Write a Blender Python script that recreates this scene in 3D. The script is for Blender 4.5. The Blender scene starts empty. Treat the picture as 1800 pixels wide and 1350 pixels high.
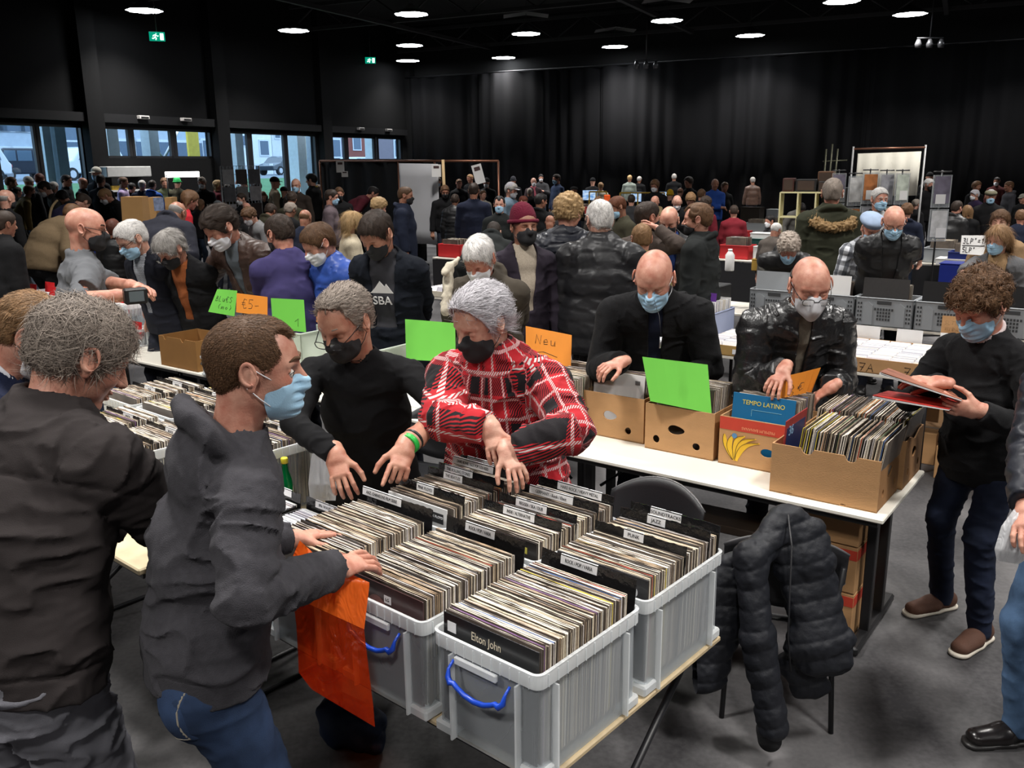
import bpy, math, random
import numpy as np
from mathutils import Vector, Matrix

# ---------------------------------------------------------------- camera, world, light
SC = bpy.context.scene
COL = SC.collection
F, PIT, ROLL, CH = 1550.0, .243, -.011, 2.29
cam_data = bpy.data.cameras.new('camera'); cam = bpy.data.objects.new('camera', cam_data); COL.objects.link(cam)
cam_data.sensor_width = 36; cam_data.lens = F / 1800 * 36; cam_data.clip_end = 300; cam_data.clip_start = .05
cam.matrix_world = Matrix.Translation((0, 0, CH)) @ Matrix.Rotation(math.pi/2 - PIT, 4, 'X') @ Matrix.Rotation(ROLL, 4, 'Z')
SC.camera = cam
SC.view_settings.view_transform = 'Standard'; SC.view_settings.look = 'None'
SC.view_settings.exposure = 0.42; SC.view_settings.gamma = 1; SC.view_settings.use_curve_mapping = False
SC.cycles.max_bounces = 7; SC.cycles.diffuse_bounces = 3; SC.cycles.glossy_bounces = 3
SC.cycles.transparent_max_bounces = 24; SC.cycles.transmission_bounces = 4
SC.cycles.use_adaptive_sampling = True; SC.cycles.adaptive_threshold = .02
SC.cycles.caustics_reflective = False; SC.cycles.caustics_refractive = False

world = bpy.data.worlds.new('world'); SC.world = world; world.use_nodes = True
bg = world.node_tree.nodes['Background']; bg.inputs['Color'].default_value = (.62, .75, .93, 1); bg.inputs['Strength'].default_value = 2.8

HALL = -26.6 * math.pi/180           # direction of the curtain wall
E1 = np.array([math.cos(HALL), math.sin(HALL)]); E2 = np.array([-math.sin(HALL), math.cos(HALL)])
CORNER = np.array([-4.6, 40.6])      # where window wall and curtain meet
LAMP_Z = 6.6
# the hall's round ceiling lamps: those the photo shows, then the same grid carried on over and behind the camera
LAMPS = [(-14.2,29.1),(-10.1,26.3),(-10.4,31.5),(-6.9,30.3),(-7.8,37.2),(-2.8,27.4),(-3.6,34.2),(-4.2,39.0),(-.2,38.3),(.6,31.6),(4.,35.2),(4.9,29.1),(8.4,32.6),(9.2,26.1),(12.1,28.4),(16.0,27.6)]
NEAR = []
for gy in (0, 1, 2, 3, 4):
    for gx in (-2, -1, 0, 1, 2):
        p = np.array([0, -3.0]) + E1*(gx*5.2 + (gy % 2)*.6) + E2*(gy*5.6)
        NEAR.append((float(p[0]), float(p[1])))
NEAR = [p for p in NEAR if not (p[1] > 3 and LAMP_Z - CH < (p[1])*.23)]
def area(x, y, z, size, power, col=(1, .97, .93), rot=None, spread=math.pi):
    L = bpy.data.lights.new('lamp_light', 'AREA'); L.shape = 'DISK'; L.size = size; L.energy = power; L.color = col; L.spread = spread
    o = bpy.data.objects.new('lamp_light', L); COL.objects.link(o); o.location = (x, y, z)
    if rot: o.rotation_euler = rot
    return o
for x, y in LAMPS: area(x, y, LAMP_Z - .10, .8, 150 if y < 36 else 60, spread=2.0)
for x, y in NEAR: area(x, y, LAMP_Z - .10, .8, 165, spread=2.3)

# ---------------------------------------------------------------- pixel helper (real depths / heights)
_c, _s = math.cos(PIT), math.sin(PIT); _cr, _sr = math.cos(ROLL), math.sin(ROLL)
def ray(x, y):
    a = (x-900)/F; b = (y-675)/F; u = _cr*a + _sr*b; v = -_sr*a + _cr*b
    return np.array([u, _c - v*_s, -_s - v*_c])
def atz(x, y, z):
    d = ray(x, y); return np.array([0, 0, CH]) + d*((z-CH)/d[2])
def aty(x, y, Y):
    d = ray(x, y); return np.array([0, 0, CH]) + d*(Y/d[1])
def atd(x, y, d): return np.array([0, 0, CH]) + ray(x, y)*d      # d = depth along the view axis

# ---------------------------------------------------------------- object helpers
def tag(o, label=None, cat=None, group=None, kind=None):
    if label: o['label'] = label
    if cat: o['category'] = cat
    if group: o['group'] = group
    if kind: o['kind'] = kind
    return o
def empty(name, loc=(0, 0, 0), rz=0, **k):
    o = bpy.data.objects.new(name, None); COL.objects.link(o); o.location = loc; o.rotation_euler = (0, 0, rz); o.empty_display_size = .1
    return tag(o, **k)
def link_mesh(name, me, mats=None, parent=None):
    if mats:
        for m in (mats if isinstance(mats, (list, tuple)) else [mats]): me.materials.append(m)
    o = bpy.data.objects.new(name, me); COL.objects.link(o)
    if parent is not None: o.parent = parent
    return o
def np_mesh(name, V, Q, smooth=True, attrs=None):
    me = bpy.data.meshes.new(name); V = np.asarray(V, np.float32); Q = np.asarray(Q, np.int32)
    me.vertices.add(len(V)); me.vertices.foreach_set('co', V.ravel())
    k = Q.shape[1]; me.loops.add(Q.size); me.loops.foreach_set('vertex_index', Q.ravel())
    me.polygons.add(len(Q)); me.polygons.foreach_set('loop_start', np.arange(0, Q.size, k, dtype=np.int32))
    me.polygons.foreach_set('loop_total', np.full(len(Q), k, np.int32))
    me.polygons.foreach_set('use_smooth', np.full(len(Q), smooth, bool))
    if attrs:
        for n, A in attrs.items():
            at = me.attributes.new(n, 'FLOAT_VECTOR', 'POINT'); at.data.foreach_set('vector', np.asarray(A, np.float32).ravel())
    me.update(); me.validate(); return me

class MB:
    """collects simple solids into ONE mesh"""
    def __init__(s): s.v = []; s.f = []; s.m = []; s.sm = []
    def add(s, vs, fs, m=0, smooth=False):
        n = len(s.v); s.v += [tuple(map(float, v)) for v in vs]; s.f += [tuple(i+n for i in f) for f in fs]; s.m += [m]*len(fs); s.sm += [smooth]*len(fs); return s
    def box(s, c, d, M=None, m=0, bev=0):
        x, y, z = d[0]/2, d[1]/2, d[2]/2
        if bev:
            b = min(bev, x*.45, y*.45, z*.45)
            vs = []; 
            for sx in (-1, 1):
                for sy in (-1, 1):
                    for sz in (-1, 1):
                        vs += [(sx*(x-b), sy*(y-b), sz*z), (sx*(x-b), sy*y, sz*(z-b)), (sx*x, sy*(y-b), sz*(z-b))]
            def i(a, b_, c_, k): return ((a*4+b_*2+c_)*3)+k
            fs = [[i(0,0,0,0),i(0,1,0,0),i(1,1,0,0),i(1,0,0,0)],[i(0,0,1,0),i(1,0,1,0),i(1,1,1,0),i(0,1,1,0)],
                  [i(0,0,0,1),i(1,0,0,1),i(1,0,1,1),i(0,0,1,1)],[i(0,1,0,1),i(0,1,1,1),i(1,1,1,1),i(1,1,0,1)],
                  [i(0,0,0,2),i(0,0,1,2),i(0,1,1,2),i(0,1,0,2)],[i(1,0,0,2),i(1,1,0,2),i(1,1,1,2),i(1,0,1,2)]]
            for a in (0, 1):
                for b_ in (0, 1):
                    fs.append([i(a,b_,0,1),i(a,b_,1,1),i(a,b_,1,2),i(a,b_,0,2)])
                    fs.append([i(0,a,b_,0),i(1,a,b_,0),i(1,a,b_,1),i(0,a,b_,1)])
                    fs.append([i(a,0,b_,0),i(a,1,b_,0),i(a,1,b_,2),i(a,0,b_,2)])
                    for c_ in (0, 1): fs.append([i(a,b_,c_,0),i(a,b_,c_,1),i(a,b_,c_,2)])
        else:
            vs = [(sx*x, sy*y, sz*z) for sx in (-1, 1) for sy in (-1, 1) for sz in (-1, 1)]
            fs = [(0,1,3,2),(4,6,7,5),(0,4,5,1),(2,3,7,6),(0,2,6,4),(1,5,7,3)]
        c = Vector(c)
        vs = [(M @ Vector(v) if M is not None else Vector(v)) + c for v in vs]
        return s.add(vs, fs, m)
    def quad(s, a, b, c, d, m=0): return s.add([a, b, c, d], [(0, 1, 2, 3)], m)
    def tube(s, pts, r, n=8, m=0, cap=True):
        pts = [Vector(p) for p in pts]; N = len(pts); vs = []; fs = []
        up = None
        for i, p in enumerate(pts):
            t = (pts[min(i+1, N-1)] - pts[max(i-1, 0)]).normalized()
            if up is None: up = t.orthogonal().normalized()
            up = (up - t*up.dot(t)).normalized(); w = t.cross(up)
            rr = r[i] if isinstance(r, (list, tuple)) else r
            for k in range(n):
                a = 2*math.pi*k/n; vs.append(p + (up*math.cos(a) + w*math.sin(a))*rr)
        for i in range(N-1):
            for k in range(n): fs.append((i*n+k, i*n+(k+1) % n, (i+1)*n+(k+1) % n, (i+1)*n+k))
        if cap: fs.append(tuple(range(n-1, -1, -1))); fs.append(tuple((N-1)*n+k for k in range(n)))
        return s.add(vs, fs, m, True)
    def lathe(s, c, prof, n=20, m=0, cap=True):
        vs = []; fs = []
        for r, z in prof:
            for k in range(n): a = 2*math.pi*k/n; vs.append((c[0]+r*math.cos(a), c[1]+r*math.sin(a), c[2]+z))
        for i in range(len(prof)-1):
            for k in range(n): fs.append((i*n+k, i*n+(k+1) % n, (i+1)*n+(k+1) % n, (i+1)*n+k))
        if cap: fs.append(tuple(range(n-1, -1, -1))); fs.append(tuple((len(prof)-1)*n+k for k in range(n)))
        return s.add(vs, fs, m, True)
    def prism(s, poly, y0, y1, m=0, M=None):
        """poly in x,z extruded along y"""
        n = len(poly); vs = [(p[0], y0, p[1]) for p in poly] + [(p[0], y1, p[1]) for p in poly]
        fs = [tuple(range(n)), tuple(range(2*n-1, n-1, -1))] + [(i, i+n, (i+1) % n+n, (i+1) % n) for i in range(n)]
        if M is not None: vs = [M @ Vector(v) for v in vs]
        return s.add(vs, fs, m)
    def build(s, name, mats=None, parent=None, **k):
        me = bpy.data.meshes.new(name); me.from_pydata(s.v, [], s.f)
        me.polygons.foreach_set('material_index', s.m); me.polygons.foreach_set('use_smooth', s.sm); me.update()
        o = link_mesh(name, me, mats, parent); return tag(o, **k)

# ---------------------------------------------------------------- materials
_M = {}
def nodes_mat(name):
    m = bpy.data.materials.new(name); m.use_nodes = True; nt = m.node_tree
    return m, nt, nt.nodes['Principled BSDF']
def mat(name, col, rough=.6, metal=0., var=.12, vscale=8., bump=0., bscale=200., coat=0., sheen=0., spec=.5, emit=None, estr=0, alpha=1., stretch=(1, 1, 1), sss=0):
    if name in _M: return _M[name]
    m, nt, b = nodes_mat(name); N = nt.nodes; L = nt.links
    b.inputs['Roughness'].default_value = rough; b.inputs['Metallic'].default_value = metal
    b.inputs['Coat Weight'].default_value = coat; b.inputs['Sheen Weight'].default_value = sheen; b.inputs['Specular IOR Level'].default_value = spec
    tc = N.new('ShaderNodeTexCoord'); mp = N.new('ShaderNodeMapping'); L.new(tc.outputs['Object'], mp.inputs['Vector']); mp.inputs['Scale'].default_value = stretch
    if var:
        n = N.new('ShaderNodeTexNoise'); n.inputs['Scale'].default_value = vscale; n.inputs['Detail'].default_value = 4; L.new(mp.outputs[0], n.inputs['Vector'])
        r = N.new('ShaderNodeMix'); r.data_type = 'RGBA'
        c1 = [max(0, c*(1-var*1.6)) for c in col]; c2 = [min(1, c*(1+var*1.6)) for c in col]
        r.inputs[6].default_value = (*c1, 1); r.inputs[7].default_value = (*c2, 1); L.new(n.outputs['Fac'], r.inputs[0]); L.new(r.outputs[2], b.inputs['Base Color'])
    else: b.inputs['Base Color'].default_value = (*col, 1)
    if bump:
        n2 = N.new('ShaderNodeTexNoise'); n2.inputs['Scale'].default_value = bscale; n2.inputs['Detail'].default_value = 3; L.new(mp.outputs[0], n2.inputs['Vector'])
        bp = N.new('ShaderNodeBump'); bp.inputs['Strength'].default_value = bump; bp.inputs['Distance'].default_value = .004; L.new(n2.outputs['Fac'], bp.inputs['Height']); L.new(bp.outputs[0], b.inputs['Normal'])
    if emit: b.inputs['Emission Color'].default_value = (*emit, 1); b.inputs['Emission Strength'].default_value = estr
    if alpha < 1: b.inputs['Alpha'].default_value = alpha
    _M[name] = m; return m
def srgb(r, g, b):
    f = lambda c: (c/255/12.92) if c/255 <= .04045 else ((c/255+.055)/1.055)**2.4
    return (f(r), f(g), f(b))
# ---------------------------------------------------------------- smooth body surfaces (fields turned into meshes)
_rng = np.random.RandomState(7); _perm = _rng.rand(4096).astype(np.float32)
def vnoise(P, sc, seed=0):
    Q = P*sc; I = np.floor(Q).astype(np.int64); f = (Q-I).astype(np.float32); f = f*f*(3-2*f)
    def h(dx, dy, dz): return _perm[((I[:, 0]+dx)*73856093 ^ (I[:, 1]+dy)*19349663 ^ (I[:, 2]+dz)*83492791 ^ (seed*7919)) & 4095]
    x, y, z = f[:, 0], f[:, 1], f[:, 2]
    a = h(0,0,0)*(1-x)+h(1,0,0)*x; b = h(0,1,0)*(1-x)+h(1,1,0)*x; c = h(0,0,1)*(1-x)+h(1,0,1)*x; d = h(0,1,1)*(1-x)+h(1,1,1)*x
    return 2*((a*(1-y)+b*y)*(1-z)+(c*(1-y)+d*y)*z)-1
def nrm(v):
    v = np.asarray(v, float); return v/max(1e-9, np.linalg.norm(v))
def cap(a, b, ra, rb, side=None, q=1., k=.02, sub=False, w=None):
    return dict(t='c', a=np.asarray(a, float), b=np.asarray(b, float), ra=ra, rb=rb, side=None if side is None else nrm(side), q=q, k=k, sub=sub, w=w)
def ell(c, r, R=None, k=.02, sub=False):
    return dict(t='e', a=np.asarray(c, float), r=np.asarray(r, float), R=np.eye(3) if R is None else np.asarray(R), k=k, sub=sub, w=None)
def tor(c, n, R, r, q=1., side=None, k=.01, sub=False):
    return dict(t='t', a=np.asarray(c, float), n=nrm(n), RR=R, r=r, k=k, sub=sub, q=q, side=None if side is None else nrm(side), w=None)
def pd(P, p):
    if p['t'] == 'c':
        v = P-p['a']; ba = p['b']-p['a']
        if p['side'] is not None and p['q'] != 1: v = v - np.outer(v@p['side'], p['side'])*(1-1/p['q'])
        h = np.clip((v@ba)/max(1e-9, ba@ba), 0, 1); e = v-h[:, None]*ba
        return np.sqrt(np.einsum('ij,ij->i', e, e)) - (p['ra']+(p['rb']-p['ra'])*h), h
    if p['t'] == 'e':
        v = (P-p['a'])@p['R'].T; k0 = np.linalg.norm(v/p['r'], axis=1); k1 = np.linalg.norm(v/p['r']**2, axis=1)
        return k0*(k0-1)/np.maximum(k1, 1e-6), np.zeros(len(P))
    v = P-p['a']
    if p['side'] is not None and p['q'] != 1: v = v - np.outer(v@p['side'], p['side'])*(1-1/p['q'])
    z = v@p['n']; rr = np.sqrt(np.maximum(0, np.einsum('ij,ij->i', v, v)-z*z))-p['RR']
    return np.sqrt(rr*rr+z*z)-p['r'], np.zeros(len(P))
def bounds(p):
    if p['t'] == 'c': r = max(p['ra'], p['rb'])*max(1, p['q']); return np.minimum(p['a'], p['b'])-r, np.maximum(p['a'], p['b'])+r
    r = max(p['r']) if p['t'] == 'e' else (p['RR']+p['r'])*max(1, p['q'])
    return p['a']-r, p['a']+r
def evalf(P, prims, want=False):
    d = np.full(len(P), 9., np.float64); ids = np.zeros(len(P), np.int32); hs = np.zeros(len(P)); best = np.full(len(P), 9.)
    for i, p in enumerate(prims):
        lo, hi = bounds(p); m = .12
        sel = np.all((P > lo-m) & (P < hi+m), axis=1) if len(P) > 500 else np.ones(len(P), bool)
        if not sel.any(): continue
        S = np.nonzero(sel)[0]; di, h = pd(P[S], p); k = p['k']; D = d[S]
        if p['sub']:
            di = -di; t = np.clip(.5-.5*(di-D)*-1/k*-1, 0, 1) if False else np.clip(.5+.5*(di-D)/k, 0, 1)
            d[S] = D+(di-D)*t + k*t*(1-t)
        else:
            t = np.clip(.5+.5*(D-di)/k, 0, 1); d[S] = D+(di-D)*t - k*t*(1-t)
            if want:
                b = di < best[S]; SS = S[b]; best[SS] = di[b]; ids[SS] = i; hs[SS] = h[b]
    return (d, ids, hs) if want else d
def march(prims, h, post=None, lo=None, hi=None, amp=.02, want=False):
    bl = [bounds(p) for p in prims if not p['sub']]
    L = np.min([b[0] for b in bl], 0)-amp-2*h; U = np.max([b[1] for b in bl], 0)+amp+2*h
    if lo is not None: L = np.maximum(L, lo)
    if hi is not None: U = np.minimum(U, hi)
    C = 4; n = (np.ceil((U-L)/h/C).astype(int)+1)*C
    cn = n//C; g = np.stack(np.meshgrid(*[np.arange(c) for c in cn], indexing='ij'), -1).reshape(-1, 3)
    Pc = L+(g+.5)*C*h - .5*h
    dc = np.concatenate([evalf(Pc[i:i+200000], prims) for i in range(0, len(Pc), 200000)])
    act = np.abs(dc) < C*h*1.0+amp+.006
    D = np.repeat(np.repeat(np.repeat(np.where(dc < 0, -1., 1.).reshape(cn), C, 0), C, 1), C, 2).astype(np.float32)
    A = np.repeat(np.repeat(np.repeat(act.reshape(cn), C, 0), C, 1), C, 2)
    I = np.argwhere(A)
    for i in range(0, len(I), 300000):
        J = I[i:i+300000]; P = L+J*h
        if post is None: d = evalf(P, prims)
        else:
            d, ids, hs = evalf(P, prims, True); d = post(P, d, ids, hs)
        D[J[:, 0], J[:, 1], J[:, 2]] = d
    S = D < 0
    c = np.zeros(np.array(D.shape)-1, np.int8); X, Y, Z = c.shape
    for a in (0, 1):
        for b in (0, 1):
            for e in (0, 1): c += S[a:a+X, b:b+Y, e:e+Z]
    M = (c > 0) & (c < 8); cell = np.argwhere(M)
    if len(cell) == 0: return None
    idx = np.full(M.shape, -1, np.int32); idx[M] = np.arange(len(cell))
    acc = np.zeros((len(cell), 3)); cnt = np.zeros(len(cell)); K = cell
    cor = np.stack([D[K[:, 0]+a, K[:, 1]+b, K[:, 2]+e] for a in (0, 1) for b in (0, 1) for e in (0, 1)], 1)
    for ax in range(3):
        for u in (0, 1):
            for v in (0, 1):
                o0 = [0, 0, 0]; oth = [k for k in range(3) if k != ax]; o0[oth[0]] = u; o0[oth[1]] = v; o1 = list(o0); o1[ax] = 1
                d0 = cor[:, o0[0]*4+o0[1]*2+o0[2]]; d1 = cor[:, o1[0]*4+o1[1]*2+o1[2]]; x = (d0 < 0) != (d1 < 0)
                t = np.where(x, d0/np.where(x, d0-d1, 1), 0); pt = np.array(o0, float)[None].repeat(len(K), 0); pt[:, ax] += t
                acc[x] += pt[x]; cnt[x] += 1
    V = L+(K+acc/np.maximum(cnt, 1)[:, None])*h
    Q = []
    for ax in range(3):
        sl0 = [slice(1, -1)]*3; sl0[ax] = slice(0, -1); sl1 = [slice(1, -1)]*3; sl1[ax] = slice(1, None)
        s0 = S[tuple(sl0)]; s1 = S[tuple(sl1)]; ch = np.argwhere(s0 != s1)
        if not len(ch): continue
        off = np.array([1, 1, 1]); off[ax] = 0; base = ch+off; o = [k for k in range(3) if k != ax]
        e1 = np.zeros(3, int); e1[o[0]] = 1; e2 = np.zeros(3, int); e2[o[1]] = 1
        g = lambda B: idx[B[:, 0], B[:, 1], B[:, 2]]
        ok = np.all(base < np.array(M.shape), axis=1); base = base[ok]; ch = ch[ok]
        q = np.stack([g(base-e1-e2), g(base-e2), g(base), g(base-e1)], 1)
        ins = s0[ch[:, 0], ch[:, 1], ch[:, 2]]; flip = ins ^ (ax == 1)
        q[~flip] = q[~flip][:, ::-1]; Q.append(q)
    Q = np.concatenate(Q); Q = Q[(Q >= 0).all(1)]
    used = np.unique(Q); rm = np.full(len(V), -1, np.int64); rm[used] = np.arange(len(used))
    V = V[used]; Q = rm[Q]
    if want:
        _, ids, hs = evalf(V, prims, True); return V, Q, ids, hs
    return V, Q
def join_vq(L):
    V = []; Q = []; n = 0
    for v, q in L: V.append(v); Q.append(q+n); n += len(v)
    return np.concatenate(V), np.concatenate(Q)
# ---------------------------------------------------------------- clothing and skin materials
def skin_mat(col):
    k = 'skin_%.2f_%.2f_%.2f' % tuple(col)
    if k in _M: return _M[k]
    m, nt, b = nodes_mat(k); N = nt.nodes; L = nt.links
    n = N.new('ShaderNodeTexNoise'); n.inputs['Scale'].default_value = 22; n.inputs['Detail'].default_value = 5
    tc = N.new('ShaderNodeTexCoord'); L.new(tc.outputs['Object'], n.inputs['Vector'])
    r = N.new('ShaderNodeValToRGB'); r.color_ramp.elements[0].position = .3; r.color_ramp.elements[1].position = .75
    r.color_ramp.elements[0].color = (col[0]*.70, col[1]*.46, col[2]*.42, 1); r.color_ramp.elements[1].color = (col[0]*1.05, col[1]*1.0, col[2]*.98, 1)
    L.new(n.outputs['Fac'], r.inputs[0]); L.new(r.outputs[0], b.inputs['Base Color'])
    n2 = N.new('ShaderNodeTexNoise'); n2.inputs['Scale'].default_value = 180; L.new(tc.outputs['Object'], n2.inputs['Vector'])
    bp = N.new('ShaderNodeBump'); bp.inputs['Strength'].default_value = .25; bp.inputs['Distance'].default_value = .003; L.new(n2.outputs['Fac'], bp.inputs['Height']); L.new(bp.outputs[0], b.inputs['Normal'])
    b.inputs['Roughness'].default_value = .48
    _M[k] = m; return m
def hair_mat(col):
    k = 'hair_%.2f_%.2f_%.2f' % tuple(col)
    if k in _M: return _M[k]
    m, nt, b = nodes_mat(k); N = nt.nodes; L = nt.links
    tc = N.new('ShaderNodeTexCoord'); mp = N.new('ShaderNodeMapping'); mp.inputs['Scale'].default_value = (60, 60, 240); L.new(tc.outputs['Object'], mp.inputs['Vector'])
    n = N.new('ShaderNodeTexNoise'); n.inputs['Scale'].default_value = 1.4; n.inputs['Detail'].default_value = 4; L.new(mp.outputs[0], n.inputs['Vector'])
    g = N.new('ShaderNodeNewGeometry'); mx = N.new('ShaderNodeMath'); mx.operation = 'MULTIPLY_ADD'; mx.inputs[1].default_value = .45; L.new(g.outputs['Random Per Island'], mx.inputs[0])
    ms = N.new('ShaderNodeMath'); ms.operation = 'MULTIPLY'; ms.inputs[1].default_value = .65; L.new(n.outputs['Fac'], ms.inputs[0]); L.new(ms.outputs[0], mx.inputs[2])
    r = N.new('ShaderNodeValToRGB'); r.color_ramp.elements[0].position = .18; r.color_ramp.elements[1].position = .8
    r.color_ramp.elements[0].color = (*[c*.35 for c in col], 1); r.color_ramp.elements[1].color = (*[min(1, c*1.5) for c in col], 1)
    L.new(mx.outputs[0], r.inputs[0]); L.new(r.outputs[0], b.inputs['Base Color']); b.inputs['Roughness'].default_value = .55; b.inputs['Specular IOR Level'].default_value = .22
    bp = N.new('ShaderNodeBump'); bp.inputs['Strength'].default_value = .6; bp.inputs['Distance'].default_value = .004; L.new(n.outputs['Fac'], bp.inputs['Height']); L.new(bp.outputs[0], b.inputs['Normal'])
    _M[k] = m; return m
def cloth_mat(kind, col):
    k = 'cloth_%s_%.2f_%.2f_%.2f' % (kind, *col)
    if k in _M: return _M[k]
    if kind in ('plaid', 'checks', 'gingham'):
        m, nt, b = nodes_mat(k); N = nt.nodes; L = nt.links
        at = N.new('ShaderNodeAttribute'); at.attribute_name = 'cuv'; sp = N.new('ShaderNodeSeparateXYZ'); L.new(at.outputs['Vector'], sp.inputs[0])
        def math_(op, a, b_=None, c_=None):
            n = N.new('ShaderNodeMath'); n.operation = op
            for i, v in enumerate((a, b_, c_)):
                if v is None: continue
                if isinstance(v, (int, float)): n.inputs[i].default_value = v
                else: L.new(v, n.inputs[i])
            return n.outputs[0]
        per = {'plaid': .185, 'checks': .10, 'gingham': .012}[kind]
        def band(c, lo, hi):   # 1 inside [lo,hi] of the period
            f = math_('FRACT', math_('DIVIDE', c, per)); return math_('MULTIPLY', math_('GREATER_THAN', f, lo), math_('LESS_THAN', f, hi))
        # wavy twill in the weave
        tw = math_('FRACT', math_('MULTIPLY', math_('ADD', sp.outputs[0], sp.outputs[1]), 1/.0125))
        dash = math_('GREATER_THAN', tw, .45)
        def mixc(fac, a, b_):
            n = N.new('ShaderNodeMix'); n.data_type = 'RGBA'
            L.new(fac, n.inputs[0]) if not isinstance(fac, (int, float)) else None
            for i, v in ((6, a), (7, b_)):
                if isinstance(v, tuple): n.inputs[i].default_value = (*v, 1)
                else: L.new(v, n.inputs[i])
            return n.outputs[2]
        x, y = sp.outputs[0], sp.outputs[1]
        if kind == 'plaid':
            bx, by = band(x, .0, .36), band(y, .0, .36); black = (.012, .010, .012); white = (.62, .56, .55)
            c = mixc(math_('MULTIPLY', bx, dash), col, black); c = mixc(math_('MULTIPLY', by, dash), c, black)
            c = mixc(math_('MULTIPLY', bx, by), c, black)
            for lo in (.44, ):
                c = mixc(math_('MULTIPLY', band(x, lo, lo+.07), dash), c, white); c = mixc(math_('MULTIPLY', band(y, lo, lo+.07), dash), c, white)
            c = mixc(math_('MULTIPLY', band(x, .86, .93), dash), c, white); c = mixc(math_('MULTIPLY', band(y, .86, .93), dash), c, white)
        else:
            bx, by = band(x, 0, .5), band(y, 0, .5); dk = (.02, .022, .03)
            c = mixc(bx, (.62, .64, .68), (.16, .17, .19)); c = mixc(math_('MULTIPLY', by, .6), c, dk)
        L.new(c, b.inputs['Base Color']); b.inputs['Roughness'].default_value = .9; b.inputs['Sheen Weight'].default_value = .08; b.inputs['Specular IOR Level'].default_value = .2
        n = N.new('ShaderNodeTexNoise'); n.inputs['Scale'].default_value = 420; tc = N.new('ShaderNodeTexCoord'); L.new(tc.outputs['Object'], n.inputs['Vector'])
        bp = N.new('ShaderNodeBump'); bp.inputs['Strength'].default_value = .5; bp.inputs['Distance'].default_value = .004; L.new(n.outputs['Fac'], bp.inputs['Height']); L.new(bp.outputs[0], b.inputs['Normal'])
        _M[k] = m; return m
    P = {'knit': dict(spec=.12, rough=.95, bump=.6, bscale=380, sheen=.03, var=.18, vscale=60), 'cotton': dict(spec=.15, rough=.9, bump=.35, bscale=500, var=.14, vscale=12),
         'fleece': dict(spec=.1, rough=.95, bump=.6, bscale=260, sheen=.03, var=.2, vscale=30), 'leather': dict(rough=.30, bump=.5, bscale=90, var=.2, vscale=20, spec=.7),
         'brownleather': dict(rough=.42, bump=.5, bscale=120, var=.3, vscale=16), 'nylon': dict(rough=.42, bump=.3, bscale=45, var=.1, vscale=14, spec=.35),
         'denim': dict(spec=.2, rough=.85, bump=.4, bscale=600, var=.55, vscale=11), 'wool': dict(spec=.1, rough=.95, bump=.5, bscale=200, var=.18, vscale=90), 'fur': dict(rough=.9, bump=1., bscale=120, var=.4, vscale=50)}[kind]
    m = mat(k, col, **P); return m
MASKS = {'blue': mat('surgical_mask_blue', srgb(158, 196, 222), .75, var=.05, bump=.15, bscale=300), 'white': mat('mask_white', srgb(222, 222, 226), .75, var=.04, bump=.15, bscale=300),
         'black': mat('mask_black', (.012, .012, .014), .8, var=.1, bump=.2, bscale=400), 'grey': mat('mask_grey', srgb(186, 186, 190), .7, var=.05)}
STRAP = mat('mask_strap', srgb(225, 225, 228), .7, var=0); STRAPK = mat('mask_strap_black', (.02, .02, .02), .7, var=0)
SPEC = mat('spectacle_frame', (.012, .012, .014), .25, var=0)
EYEW = mat('eye_white', (.62, .57, .53), .15, var=.02); IRIS = mat('eye_iris', (.035, .02, .012), .12, var=0)
def lens_mat():
    m, nt, b = nodes_mat('spectacle_lens'); N = nt.nodes; L = nt.links
    t = N.new('ShaderNodeBsdfTransparent'); g = N.new('ShaderNodeBsdfGlossy'); g.inputs['Roughness'].default_value = .05; x = N.new('ShaderNodeMixShader'); x.inputs[0].default_value = .12
    L.new(t.outputs[0], x.inputs[1]); L.new(g.outputs[0], x.inputs[2]); L.new(x.outputs[0], N['Material Output'].inputs[0]); return m
LENS = lens_mat()

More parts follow.
